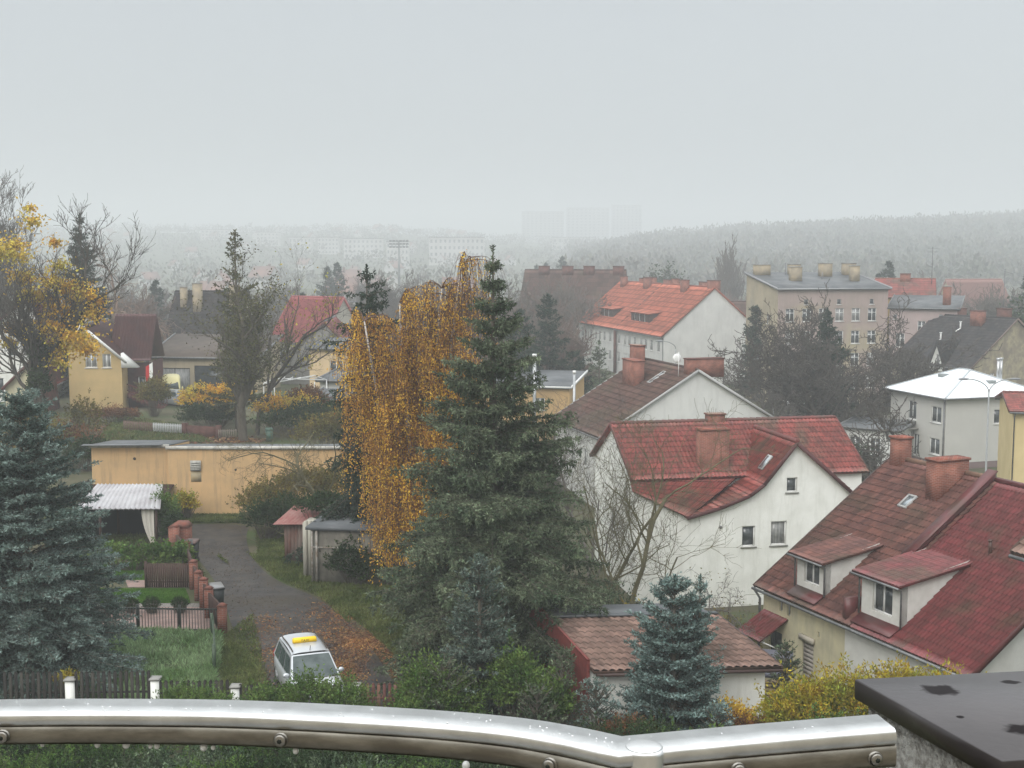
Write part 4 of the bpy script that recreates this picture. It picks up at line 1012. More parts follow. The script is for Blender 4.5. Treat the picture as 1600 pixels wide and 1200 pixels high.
# --- yellow boundary building (back wall of a garage row) with felt roofs
stain = mat('stained_yellow_wall', (.60, .385, .19), (.47, .32, .17), scale=.9, rough=.95, bump=.3, bscale=15, streak=(.20, .17, .12), streak_amt=.6, sscale=(3.1, 3.1, .3), slo=.5, shi=.74, lo=.3, hi=.7)
A, Bm, B = G(143, 803, 0), G(265, 803, 0), G(560, 803, 0)
for nm, xa, xb, dy, hgt, lb in (('garage_row', A.x, Bm.x, .35, 3.95, 'left section of the tall stained yellow garage wall, darker yellow'), ('garage_row', Bm.x + .004, B.x + 3, 0, 3.9, 'long right section of the tall stained yellow garage wall with a grey vent')):
    t_ = thing(nm, lb, 'garage', (xa, Bm.y + dy, 0), group='garages backing onto the lane')
    L_ = xb - xa; dp, fl_ = (4.6, .42) if dy else (4.2, .5)
    mb = MB(); mb.wall(((0, 0), (1, 0), (0, -1)), [(0, hgt), (L_, hgt)], -.3); mb.wall(((0, 0), (0, 1), (-1, 0)), [(0, hgt), (dp, hgt - fl_)], -.3); mb.wall(((L_, 0), (0, 1), (1, 0)), [(0, hgt), (dp, hgt - fl_)], -.3)
    mb.build('wall', stain, t_)
    mb = MB(); mb.hexa([(-.1, -.05, hgt), (L_ + .0, -.05, hgt), (L_, dp, hgt - fl_), (-.1, dp, hgt - fl_), (-.1, -.05, hgt + .08), (L_, -.05, hgt + .08), (L_, dp, hgt - fl_ + .08), (-.1, dp, hgt - fl_ + .08)]); mb.build('roof', felt, t_)
    mb = MB(); mb.box(-.1, -.14, hgt - .08, L_, -.052, hgt + .1); mb.build('roof_edge', mat('pale_tin', (.55, .53, .48), (.35, .33, .3), scale=3, rough=.5), t_)
    if dy == 0:
        mb = MB(); x = G(309, 780, 0).x * 1.0 - xa
        x = (309 - 265) / 27.5
        mb.box(x - .3, -.12, 2.55, x + .3, .0, 3.15)
        for k in range(4): mb.box(x - .26, -.16, 2.62 + k * .13, x + .26, -.12, 2.68 + k * .13)
        mb.build('vent', mat('grey_vent', (.42, .41, .37), (.32, .31, .28), scale=6, rough=.7), t_)
        mb = MB(); mb.box(x - .3, -.012, 1.9, x + .3, -.004, 2.5); mb.build('stain_patch', mat('grey_patch', (.36, .30, .20), (.44, .33, .18), scale=2, rough=.95), t_)
        mb = MB(); mb.tube([(x + 2.3, -.02, 2.6), (x + 2.3, .1, 2.6)], .07, 8); mb.build('drain_hole', bark_dark, t_)
    else:
        mb = MB(); mb.tube([(2.5, -.02, 3.2), (2.5, .1, 3.2)], .09, 8); mb.build('drain_hole', bark_dark, t_)
        mb = MB(); mb.bar((-.4, -.35, hgt + .1), (4.2, -1.0 + .7, hgt + .12), .5, .04); mb.build('loose_felt', felt, t_)
# dark plank lean-to against it and the carport
dkwood = mat('dark_stained_wood', (.045, .026, .022), (.07, .04, .032), scale=2, rough=.75, stretch=(1, 1, .2))
v = G(150, 803, 0)
t_ = thing('plank_shed', 'dark brown plank lean-to against the yellow wall behind the carport', 'shed', (v.x - .6, v.y - 1.2, 0))
mb = MB()
for i in range(24): mb.box(i * .22, 0, 0, i * .22 + .21, .05, 1.55 + (.5 if i < 3 else 0) + .12 * math.sin(i * .7))
mb.build('boards', dkwood, t_)
mb = MB(); mb.hexa([(0, 0, 1.5), (5.2, 0, 1.5), (5.2, 1.2, 1.7), (0, 1.2, 1.7), (0, 0, 1.55), (5.2, 0, 1.55), (5.2, 1.2, 1.75), (0, 1.2, 1.75)]); mb.build('top', dkwood, t_)
v0, v1 = G(158, 858, 0), G(250, 858, 0)
t_ = thing('carport', 'open garden shelter with light corrugated metal roof and a pale curtain', 'shelter', (v0.x, v0.y, 0))
L_ = v1.x - v0.x
mb = MB(); mb.slope((-1.2, -.3, 2.15), (L_ + .15, -.3, 2.15), (L_ - .7, 3.4, 2.75), (-1.2, 3.4, 2.75), period=.25, step=9, amp=.05, drop=0, res=8, thick=.03)
mb.build('roof', mat('corrugated_sheet', (.46, .45, .46), (.36, .34, .35), scale=1, rough=.4, metal=.2), t_)
for x, y in ((.0, 0), (L_ - .15, 0), (.0, 3), (L_ - .6, 3)):
    mb = MB(); mb.box(x - .06, y - .06, 0, x + .06, y + .06, 2.2 + y * .15); mb.build('post', dkwood, t_)
mb = MB(); mb.box(-1.0, 3.1, 0, L_ - .6, 3.16, 2.5); mb.box(-1.0, 0, 0, -.95, 3.1, 2.3); mb.build('back_wall', mat('dark_inside', (.03, .03, .035), rough=.8), t_)
vs = []; qs = []
for i in range(13):
    for j in range(9):
        tt = j / 8; w0 = L_ - .9 + .55 * tt ** 2 * .9; u = w0 + (L_ - .25 - w0) * i / 12
        vs.append((u, .05 * math.sin(i * 1.5) - .02, 2.1 - 1.9 * tt))
for i in range(12):
    for j in range(8): qs.append((i * 9 + j, (i + 1) * 9 + j, (i + 1) * 9 + j + 1, i * 9 + j + 1))
mb = MB(); mb.add(vs, qs); mb.build('curtain', mat('curtain_cloth', (.5, .47, .42), rough=.9), t_)

# brick pillar fence along the lane with wheelie bins
fp = [(276, 868), (293, 888), (303, 920), (311, 938), (319, 950), (327, 965), (348, 990)]
fp = [G(a, b, 0) for a, b in fp]
fn = thing('fence', 'stepped fence of red brick pillars and dark slats along the lane', 'fence', (fp[0].x, fp[0].y, 0))
O = fp[0]
for i, p in enumerate(fp):
    hh = 1.25 if i else 1.5
    if i == len(fp) - 1: hh = 1.15
    x, y = p.x - O.x, p.y - O.y
    wd = .16
    mb = MB(); mb.box(x - wd, y - wd, 0, x + wd, y + wd, hh); pl = mb.build('pillar', brick_red, fn)
    mb = MB(); a = wd + .03; mb.hexa([(x - a, y - a, hh + .002), (x + a, y - a, hh + .002), (x + a, y + a, hh + .002), (x - a, y + a, hh + .002), (x - .05, y - .05, hh + .11), (x + .05, y - .05, hh + .11), (x + .05, y + .05, hh + .11), (x - .05, y + .05, hh + .11)]); mb.build('cap', mat('red_cap', (.20, .07, .05), (.13, .06, .045), scale=6, rough=.8), pl)
    if i:
        p_ = fp[i - 1]; mb = MB(); n_ = max(3, int((p - p_).length / .13))
        for k in range(1, n_):
            f = k / n_; c = p_.lerp(p, f) - O; mb.box(c.x - .04, c.y - .045, .1, c.x + .04, c.y + .045, 1.1)
        mb.bar(p_ - O + Vector((0, 0, .35)), p - O + Vector((0, 0, .35)), .05, .08); mb.bar(p_ - O + Vector((0, 0, .9)), p - O + Vector((0, 0, .9)), .05, .08)
        mb.build('slat_panel', dkwood, fn)
v = G(281, 866, 0)
bk = thing('brick_bin_shelter', 'red brick block with tiled top at the far end of the pillar fence', 'bin shelter', (v.x, v.y, 0))
mb = MB(); mb.box(-.55, 0, 0, .45, .8, 1.35); mb.build('block', brick_red, bk)
mb = MB(); mb.hexa([(-.6, -.05, 1.36), (.5, -.05, 1.36), (.5, .85, 1.36), (-.6, .85, 1.36), (-.2, .1, 1.6), (.3, .1, 1.6), (.3, .7, 1.6), (-.2, .7, 1.6)]); mb.build('cap', mat('red_cap', (.3, .07, .045)), bk)
def wheelie_bin(p, label, body, rz=0, lidm=None, grp='wheelie bins by the lane'):
    t_ = thing('wheelie_bin', label, 'bin', (p[0], p[1], p[2] if len(p) > 2 else 0), rz, grp)
    mb = MB(); mb.hexa([(-.22, -.26, .06), (.22, -.26, .06), (.22, .26, .06), (-.22, .26, .06), (-.28, -.34, .95), (.28, -.34, .95), (.28, .34, .95), (-.28, .34, .95)])
    mb.box(-.3, -.36, .93, .3, .36, .98); mb.build('body', body, t_)
    mb = MB(); mb.hexa([(-.31, -.38, .985), (.31, -.38, .985), (.31, .38, 1.0), (-.31, .38, 1.0), (-.26, -.3, 1.05), (.26, -.3, 1.05), (.26, .36, 1.1), (-.26, .36, 1.1)]); mb.tube([(-.25, .42, 1.02), (.25, .42, 1.02)], .02, 6); mb.build('lid', lidm or body, t_)
    for x in (-.24, .24):
        mb = MB(); mb.tube([(x - .03, .25, .1), (x + .03, .25, .1)], .1, 12); mb.build('wheel', bark_dark, t_)
    return t_
blk = mat('bin_plastic', (.025, .03, .03), (.04, .045, .045), scale=3, rough=.45)
wheelie_bin(G(293, 880, 0), 'black wheelie bin beside the brick block at the far fence end', blk, .2)
wheelie_bin(G(300, 878, 0), 'second black wheelie bin, lane side of the brick block', blk, -.1, lidm=mat('rusty_lid', (.12, .08, .07), rough=.7))
wheelie_bin(G(339, 952, 0), 'dark bin with wet grey lid leaning behind the nearest brick pillars', blk, .4, lidm=mat('grey_lid', (.2, .2, .2), rough=.3))
green = mat('bin_green', (.05, .11, .085), (.08, .13, .1), scale=3, rough=.5)
wheelie_bin(G(421, 690, 0), 'blue-green waste container behind the yellow wall beside the big trunk', green, .3, grp='bins behind the yellow wall')
# dark slat gate + low fence in the garden
def rail_fence(name, label, cat, p0, p1, hgt, gap, wd, m, rails=(.25, .8), pointed=False, zf=None, slatname='pales', thick=.025, posts=0, pm=None, group=None, sink=0.0):
    p0 = Vector((*p0[:2], 0)); p1 = Vector((*p1[:2], 0)); L_ = (p1 - p0).length; ang = math.atan2(p1.y - p0.y, p1.x - p0.x)
    t_ = thing(name, label, cat, (p0.x, p0.y, tz(p0.x, p0.y) - sink), ang, group)
    mb = MB(); n_ = int(L_ / gap)
    for i in range(n_ + 1):
        x = i * gap + rnd.uniform(-.004, .004); hh = hgt + rnd.uniform(-.012, .012)
        if pointed: mb.hexa([(x - wd / 2, -thick, .05), (x + wd / 2, -thick, .05), (x + wd / 2, 0, .05), (x - wd / 2, 0, .05), (x - wd / 2, -thick, hh - .05), (x + wd / 2, -thick, hh - .05), (x + wd / 2, 0, hh - .05), (x - wd / 2, 0, hh - .05)]); mb.hexa([(x - wd / 2, -thick, hh - .05), (x + wd / 2, -thick, hh - .05), (x + wd / 2, 0, hh - .05), (x - wd / 2, 0, hh - .05), (x - .01, -thick, hh), (x + .01, -thick, hh), (x + .01, 0, hh), (x - .01, 0, hh)])
        else: mb.box(x - wd / 2, -thick, .05, x + wd / 2, 0, hh)
    mb.build(slatname, m, t_)
    mb = MB()
    for r_ in rails: mb.box(0, .002, hgt * r_ - .03, L_, .05, hgt * r_ + .03)
    mb.build('rails', m, t_)
    for i in range(posts):
        x = L_ * i / max(1, posts - 1); mb = MB(); mb.box(x - .05, .01, 0, x + .05, .11, hgt + .08); mb.build('post', pm or m, t_)
    return t_
rail_fence('gate', 'dark vertical slat gate standing across the garden path', 'gate', G(228, 919, 0), G(298, 919, 0), 1.15, .1, .08, dkwood, posts=2)
iron = mat('black_iron', (.03, .035, .03), rough=.5)
rail_fence('fence', 'thin wrought iron fence in front of the pink paving', 'fence', G(150, 985, 0), G(346, 988, 0), 1.0, .12, .022, iron, rails=(.08, .93), posts=4, slatname='bars')
rail_fence('gate', 'narrow green metal garden gate standing edge-on beside the lane', 'gate', G(337, 1052, 0), G(334, 1000, 0), 1.0, .1, .03, mat('dark_green_metal', (.05, .08, .05), (.08, .11, .07), scale=4, rough=.5), posts=2, slatname='bars')
# far pickets and low brick wall on the slope
rail_fence('fence', 'pale picket fence at the top of the leafy slope', 'fence', q2(238, 106.0), q2(283, 105.0), .95, .17, .1, mat('pale_picket', (.5, .5, .5), rough=.8), pointed=True)
rail_fence('fence', 'brown picket fence under the cream house beside the pale pickets', 'fence', q2(192, 107.4), q2(237, 106.0), .95, .19, .11, mat('brown_picket', (.16, .1, .08), rough=.8), pointed=True)
rail_fence('fence', 'short grey picket panel beside the big trunk', 'fence', q2(340, 103.0), q2(368, 103.3), .8, .17, .1, mat('grey_picket', (.2, .17, .14), rough=.8), pointed=True)
a_, b_ = q2(285, 104.9), q2(340, 103.6)
t_ = thing('low_wall', 'low dark red brick wall between the pale pickets and the big trunk', 'wall', (a_[0], a_[1], 0), math.atan2(b_[1] - a_[1], b_[0] - a_[0]))
L_ = math.hypot(b_[0] - a_[0], b_[1] - a_[1])
mb = MB(); mb.box(0, 0, -.3, L_, .25, .85); mb.build('wall', brick_dk, t_)
mb = MB(); mb.box(-.15, -.05, -.3, .25, .35, 1.05); mb.box(L_ - .3, -.05, -.3, L_ + .1, .3, 1.0); mb.build('pillars', brick_dk, t_)
# near picket fence with white posts
npk = mat('weathered_picket', (.018, .016, .015), (.042, .038, .032), scale=6, rough=.9, stretch=(1, 1, .15), island=.3)
rpk = mat('reddish_picket', (.13, .05, .04), (.17, .09, .07), scale=6, rough=.9, stretch=(1, 1, .15), island=.3)
segs = [(-12, 84, npk, 'leftmost dark picket panel'), (102, 219, npk, 'second dark picket panel from the left'), (237, 349, npk, 'third dark picket panel, partly behind a shrub'), (365, 545, npk, 'fourth dark picket panel, in front of the taxi'), (560, 640, rpk, 'reddish picket panel right of the taxi')]
def fy(px): return 39.75 + .0006 * px
for a, b, m_, lb in segs:
    rail_fence('picket_fence', lb + ' of the near fence', 'fence', q2(a, fy(a)), q2(b, fy(b)), 1.88 if a < 200 else (1.55 if a < 300 else 1.4), .178, .1, m_, rails=(.3, .62), pointed=True, group='picket panels of the near fence', thick=.03)
for px, wd, lb in ((93, .27, 'leftmost white fence post of the near fence, with a yellow plant on it'), (229, .25, 'second white fence post from the left'), (357, .25, 'third white fence post, by the green gate'), (551, .25, 'rightmost white fence post, beside the taxi')):
    x, y = q2(px, fy(px)); hh = 1.58 if px < 300 else 1.3
    t_ = thing('fence_post', lb, 'post', (x, y, 0), group='white posts of the near fence')
    mb = MB(); mb.box(-wd / 2, -.15, 0, wd / 2, .15, hh); mb.build('shaft', pl_white, t_)
    mb = MB(); mb.box(-wd / 2 - .04, -.19, hh + .002, wd / 2 + .04, .19, hh + .06); mb.build('cap', concrete, t_)
# crumbling garage and rusty shed right of the lane
v = G(487, 912, 0)
t_ = thing('concrete_garage', 'crumbling concrete garage with pale corner pillar and pipes, overgrown with ivy', 'garage', (v.x, v.y, 0), math.radians(-8))
old_conc = mat('old_concrete_wall', (.22, .205, .17), (.13, .12, .1), scale=1.2, rough=.95, bump=.4, bscale=9, streak=(.08, .07, .06), streak_amt=.6)
mb = MB(); mb.box(0, 0, -.2, 4.2, 4.0, 2.55); mb.build('wall', old_conc, t_)
mb = MB()
for i in range(3): mb.box(-.62 + i * .2, .9 + .02 * i, 0, -.62 + i * .2 + .15, 1.1, 2.7)
mb.box(-.7, 1.0, 0, .0, 2.2, 2.62); mb.build('pillar', mat('pale_boards', (.42, .40, .34), (.3, .28, .23), scale=3, rough=.9, stretch=(1, 1, .2)), t_)
mb = MB(); mb.tube([(.08, -.12, 0), (.08, -.12, 2.5)], .045, 8); mb.tube([(.3, -.12, 0), (.3, -.12, 2.5)], .055, 8); mb.tube([(.08, -.12, 1.75), (3.9, -.12, 1.75)], .03, 6); mb.tube([(3.6, -.12, 0), (3.6, -.12, 1.9)], .05, 8); mb.build('pipes', mat('rusty_pale_pipe', (.35, .33, .3), (.18, .14, .1), scale=4, rough=.7), t_)
mb = MB(); mb.box(-.2, -.2, 2.56, 4.4, 4.2, 2.7); mb.build('roof', felt, t_)
v = G(445, 878, 0)
t_ = thing('rusty_shed', 'small rusty board shed with collapsed red metal roof beside the concrete garage', 'shed', (v.x, v.y, 0), math.radians(-20))
mb = MB()
for i in range(9): mb.box(i * .19, 0, 0, i * .19 + .175, .04, 2.0)
for i in range(8): mb.box(-.04, .1 + i * .2, 0, 0, .1 + i * .2 + .18, 1.9)
mb.build('boards', mat('rusty_boards', (.13, .055, .04), (.17, .13, .11), scale=2, rough=.9, stretch=(1, 1, .2)), t_)
mb = MB(); mb.slope((-.35, -.5, 1.95), (1.5, -.3, 2.05), (1.5, 1.6, 2.55), (-.2, 1.6, 2.6), period=.2, step=9, amp=.02, drop=0, res=5, thick=.03); mb.build('roof', mat('rust_red_sheet', (.24, .09, .08), (.3, .16, .14), scale=2, rough=.7), t_)

# ------------------------------------------------------------------ vehicles
def loft(sections, closed=False):
    """sections: list of lists of points (same length); returns verts, quads"""
    k = len(sections[0]); vs = [p for s_ in sections for p in s_]; qs = []
    for i in range(len(sections) - 1):
        for j in range(k - 1): qs.append((i * k + j, i * k + j + 1, (i + 1) * k + j + 1, (i + 1) * k + j))
    return vs, qs
def make_car(name, label, cat, loc, rz, paint, L=4.5, Wd=1.76, H=1.66, hood=1.05, van=False, sign=False, group=None):
    """body runs along -y (front) to +y (rear)"""
    t_ = thing(name, label, cat, loc, rz, group)
    hw = Wd / 2
    # (y, half width at belt, sill z, belt z, centre crown z)
    y0 = -L / 2
    st = [(y0, .62 * hw / .88, .28, .50, .52), (y0 + .06, .78 * hw / .88, .22, .62, .66), (y0 + .22, .84 * hw / .88, .2, .76, .83), (y0 + .55, hw * .975, .2, .86, .96), (y0 + .95, hw * .99, .2, .93, 1.04), (y0 + 1.15, hw, .2, .97, 1.07),
          (0, hw, .2, 1.0, 1.02), (L / 2 - .9, hw, .2, 1.02, 1.05), (L / 2 - .3, hw * .97, .24, 1.03, 1.06), (L / 2 - .08, hw * .93, .3, 1.0, 1.02), (L / 2, hw * .86, .38, .85, .86)]
    secs = []
    for (y, w_, zs, zb_, zc) in st:
        h_ = [(-w_ * .0, zc), (-w_ * .55, zc - .01), (-w_ * .86, (zc + zb_) / 2), (-w_ * .97, zb_ - .03), (-w_, (zs + zb_) / 2 + .05), (-w_ * .985, zs + .12), (-w_ * .9, zs), (0, zs)]
        full = [(x, y, z) for x, z in h_] + [(-x, y, z) for x, z in h_[::-1][1:]]
        secs.append(full)
    vs, qs = loft(secs)
    k = len(secs[0]); b = MB()
    b.add(vs, qs); b.add(secs[0], (), []); 
    f = MB(); f.add(vs, qs)
    c0 = len(vs)
    for sidx, base in ((0, 0), (len(secs) - 1, (len(secs) - 1) * k)):
        m_ = np.mean(np.array(secs[sidx]), 0)
        f.add([m_] + list(secs[sidx]), (), [(0, j + 1, j + 2) for j in range(k - 1)])
    me = f.mesh('body', True); body = link('body', me, paint, t_)
    # greenhouse: pillars and roof in paint, glass set in
    zb_ = .98; zr_ = H
    A = [(-hw * .93, y0 + 1.12), (hw * .93, y0 + 1.12)]
    yf, yt, ye, yr = y0 + 1.12, y0 + 1.95, L / 2 - .38, L / 2 - .12
    wr = hw * .74; wb = hw * .95
    def gh(t, u, side):   # side surface: t 0 belt..1 roof, u 0 front..1 rear
        ya = yf + (yr - yf) * u; yb = yt + (ye - yt) * u
        bul = .04 * math.sin(math.pi * u)
        return (side * (wb + (wr - wb) * t + bul * (1 - t * .4) * .6), ya + (yb - ya) * t, zb_ + (zr_ - .06 - zb_) * t - .06 * (1 - u) * t * 0)
    def ws(t, u):         # windscreen: u -1..1
        w_ = wb + (wr - wb) * t; return (u * w_, yf + (yt - yf) * t - .13 * (1 - u * u) * (1 - t * .5), zb_ + .0 + (zr_ - .06 - zb_) * t + .03 * (1 - u * u))
    def rw(t, u):
        w_ = wb + (wr - wb) * t; return (u * w_, yr + (ye - yr) * t + .06 * (1 - u * u), zb_ + (zr_ - .06 - zb_) * t)
    b = MB()
    def grid(fn, us, ts, mb):
        vs = [fn(t, u) for t in ts for u in us]; n_ = len(us)
        mb.add(vs, [(i * n_ + j, i * n_ + j + 1, (i + 1) * n_ + j + 1, (i + 1) * n_ + j) for i in range(len(ts) - 1) for j in range(n_ - 1)])
    us = np.linspace(-1, 1, 9); u0 = np.linspace(0, 1, 9); ts = np.linspace(0, 1, 5)
    grid(ws, us, ts, b); grid(rw, us, ts, b)
    for s_ in (-1, 1): grid(lambda t, u, s_=s_: gh(t, u, s_), u0, ts, b)
    def rf(t, u):
        y = yt + (ye - yt) * t; return (u * wr, y - .06 * (1 - u * u) * (1 - 2 * t), zr_ - .06 + .07 * (1 - u ** 4) * 1.0 + .05 * math.sin(math.pi * min(1, t * 1.1 + .1)))
    grid(rf, us, np.linspace(0, 1, 9), b)
    link('cabin', b.mesh('cabin', True), paint, t_)
    def off(fn, k_):      # glass slightly proud, following the surface
        return fn
    gl = mat('car_glass', (.035, .05, .05), (.08, .10, .098), scale=1.6, rough=.06, spec=.35)
    b = MB(); grid(lambda t, u: tuple(np.array(ws(.06 + t * .88, u * .93)) + (0, -.012, .014)), us, ts, b); wsn = link('windscreen', b.mesh('windscreen', True), gl, t_)
    b = MB(); b.tube([np.array(ws(.03, u)) + (0, -.03, .02) for u in us], .018, 6); b.bar(ws(.05, -.1), ws(.12, .75), .02, .03); b.build('wiper', bark_dark, wsn)
    b = MB(); grid(lambda t, u: tuple(np.array(rw(.12 + t * .75, u * .85)) + (0, .014, .01)), us, ts, b); link('rear_window', b.mesh('rear_window', True), gl, t_)
    for s_ in (-1, 1):
        for (ua, ub) in ((.07, .36), (.39, .66), (.69, .93)):
            b = MB(); grid(lambda t, u, s_=s_: tuple(np.array(gh(.08 + t * .78, u, s_)) + (s_ * .012, 0, .008)), np.linspace(ua, ub, 5), ts, b); link('side_window', b.mesh('side_window', True), gl, t_)
        b = MB(); b.tube([np.array(rf(t, s_ * .9)) + (0, 0, .05) for t in np.linspace(.06, .95, 8)], .022, 6); b.build('roof_rail', bark_dark, t_)
        b = MB(); b.ball((s_ * (wb + .1), yf + .35, zb_ + .1), .12, 10, 6, (1, .55, .75)); b.bar((s_ * (wb - .02), yf + .38, zb_ + .03), (s_ * (wb + .06), yf + .36, zb_ + .06), .05); b.build('wing_mirror', paint, t_)
        b = MB(); b.ball((s_ * hw * .72, y0 + .2, .68), .17, 12, 8, (1.15, .75, .6)); b.build('headlight', mat('lamp_glass', (.5, .52, .54), rough=.1, spec=.8), t_)
        b = MB(); b.ball((s_ * hw * .86, L / 2 - .1, .95), .13, 10, 6, (.7, .6, 1.5)); b.build('tail_light', mat('tail_red', (.35, .02, .02), rough=.2), t_)
        for yy in (y0 + .82, L / 2 - .78):
            b = MB(); xx = s_ * (hw - .1)
            ring = [(.335, -.1), (.345, -.06), (.345, .06), (.335, .1), (.2, .1)]
            vs = []; qs = []
            for i in range(24):
                a = 2 * math.pi * i / 24
                for r_, dx in ring: vs.append((xx + dx, yy + r_ * math.cos(a), .345 + r_ * math.sin(a)))
            for i in range(24):
                for j in range(4): qs.append((i * 5 + j, i * 5 + j + 1, ((i + 1) % 24) * 5 + j + 1, ((i + 1) % 24) * 5 + j))
            b.add(vs, qs); wh = b.build('wheel', mat('tyre', (.02, .02, .02), rough=.9), t_)
            b = MB(); b.tube([(xx + s_ * .04, yy, .345), (xx + s_ * .11, yy, .345)], .21, 12); b.build('rim', steel, wh)
    b = MB(); b.box(-.26, y0 - .015, .36, .26, y0 + .06, .47); b.build('number_plate', white_paint, t_)
    b = MB(); b.box(-.42, y0 - .01, .52, .42, y0 + .1, .62); b.build('grille', bark_dark, t_)
    b = MB(); b.tube([(0, yt + .08, zr_ + .02), (0, yt + .0, zr_ + .22)], .012, 5); b.build('antenna', bark_dark, t_)
    if sign:
        ysg = yt + 1.0; z_ = zr_ + .06
        yel = mat('taxi_yellow', (.85, .55, .02), rough=.4)
        b = MB(); n_ = 10
        prof_ = [(-.10, 0), (-.10, .12), (-.06, .155), (.06, .155), (.10, .12), (.10, 0)]
        xs_ = [-.42, -.41, -.38, .38, .41, .42]; sc_ = [.6, .85, 1, 1, .85, .6]
        vs = [(x, ysg + py_ * k_, z_ + pz * k_) for x, k_ in zip(xs_, sc_) for py_, pz in prof_]
        qs = [(i * 6 + j, i * 6 + (j + 1) % 6, (i + 1) * 6 + (j + 1) % 6, (i + 1) * 6 + j) for i in range(5) for j in range(6)]
        b.add(vs, qs); b.add(vs[:6], (), [(0, 1, 2), (0, 2, 3), (0, 3, 4), (0, 4, 5)]); b.add(vs[-6:], (), [(0, 1, 2), (0, 2, 3), (0, 3, 4), (0, 4, 5)])
        sg = b.build('roof_sign', yel, t_)
        cu = bpy.data.curves.new('lettering', 'FONT'); cu.body = 'TAXI'; cu.size = .13; cu.align_x = 'CENTER'; cu.align_y = 'CENTER'; cu.extrude = .002
        tmp = bpy.data.objects.new('lettering', cu); COL.objects.link(tmp); bpy.context.view_layer.update()
        lm = bpy.data.meshes.new_from_object(tmp.evaluated_get(bpy.context.evaluated_depsgraph_get())); bpy.data.objects.remove(tmp)
        tx = link('lettering', lm, bark_dark); tx.parent = sg; tx.location = (0, ysg - .103, z_ + .065); tx.rotation_euler = (math.pi / 2, 0, 0)
    return t_
silver = mat('silver_paint', (.50, .52, .54), rough=.28, metal=.35, spec=.6)
taxi = make_car('parked_car', 'silver taxi minivan with a yellow roof sign, parked nose toward the near fence', 'car', (-6.98, 42.75, .0), .36, silver, sign=True)
v = G(281, 634, 0)
make_car('parked_car', 'silver-grey car parked beyond the garden, only its bonnet and roof visible', 'car', (v.x, v.y, 0), .9, mat('blue_grey_paint', (.3, .32, .34), rough=.3, metal=.3), H=1.5)
v = G(1338, 740, -5)
make_car('parked_car', 'dark car parked under the bare tree left of the villa', 'car', (v.x, v.y, -5), .5, mat('dark_car_paint', (.03, .03, .033), rough=.3), H=1.5)
# van
def make_van(loc, rz):
    t_ = thing('van', 'pale yellow high-roof van parked before the workshop, facing the camera', 'van', loc, rz)
    vy = mat('pale_yellow_paint', (.62, .56, .28), rough=.4)
    st = [(-2.6, .78, .4, .95), (-2.45, .9, .3, 1.15), (-1.9, .95, .3, 1.35), (-1.55, .95, .3, 1.5), (-1.2, .92, .3, 2.15), (-.9, .9, .3, 2.5), (-.2, .9, .3, 2.65), (2.4, .92, .3, 2.6), (2.6, .88, .4, 2.4)]
    secs = []
    for y, w_, z0, z1 in st:
        h_ = [(0, z1 + .04), (-w_ * .55, z1 + .02), (-w_ * .85, z1 - .08), (-w_ * .97, z1 - .3 if z1 > 1.4 else z1 - .15), (-w_, (z0 + min(z1, 1.6)) / 2), (-w_ * .97, z0), (0, z0)]
        secs.append([(x, y, z) for x, z in h_] + [(-x, y, z) for x, z in h_[::-1][1:]])
    vs, qs = loft(secs); b = MB(); b.add(vs, qs)
    for s_ in (secs[0], secs[-1]):
        m_ = np.mean(np.array(s_), 0); b.add([m_] + list(s_), (), [(0, j + 1, j + 2) for j in range(len(s_) - 1)])
    link('body', b.mesh('body', True), vy, t_)
    b = MB(); b.hexa([(-.78, -1.62, 1.5), (.78, -1.62, 1.5), (.78, -1.5, 1.5), (-.78, -1.5, 1.5), (-.7, -1.22, 2.12), (.7, -1.22, 2.12), (.7, -1.1, 2.12), (-.7, -1.1, 2.12)]); b.build('windscreen', mat('car_glass', (0, 0, 0)), t_)
    b = MB(); b.box(-.4, -2.63, .75, .4, -2.5, .95); b.build('grille', bark_dark, t_)
    b = MB(); b.box(-.85, -2.64, .35, .85, -2.48, .6); b.build('bumper', mat('grey_bumper', (.2, .2, .19), rough=.7), t_)
    for s_ in (-1, 1):
        b = MB(); b.ball((s_ * .68, -2.52, .9), .14, 10, 6, (1, .6, .8)); b.build('headlight', mat('lamp_glass', (0, 0, 0)), t_)
        b = MB(); b.ball((s_ * 1.1, -1.55, 1.55), .13, 8, 6, (.7, .5, 1.3)); b.build('wing_mirror', vy, t_)
        for yy in (-1.75, 1.7):
            b = MB(); b.tube([(s_ * .78, yy, .34), (s_ * .97, yy, .34)], .34, 16); b.build('wheel', mat('tyre', (0, 0, 0)), t_)
v = G(268, 628, 0); make_van((v.x, v.y, 0), .25)

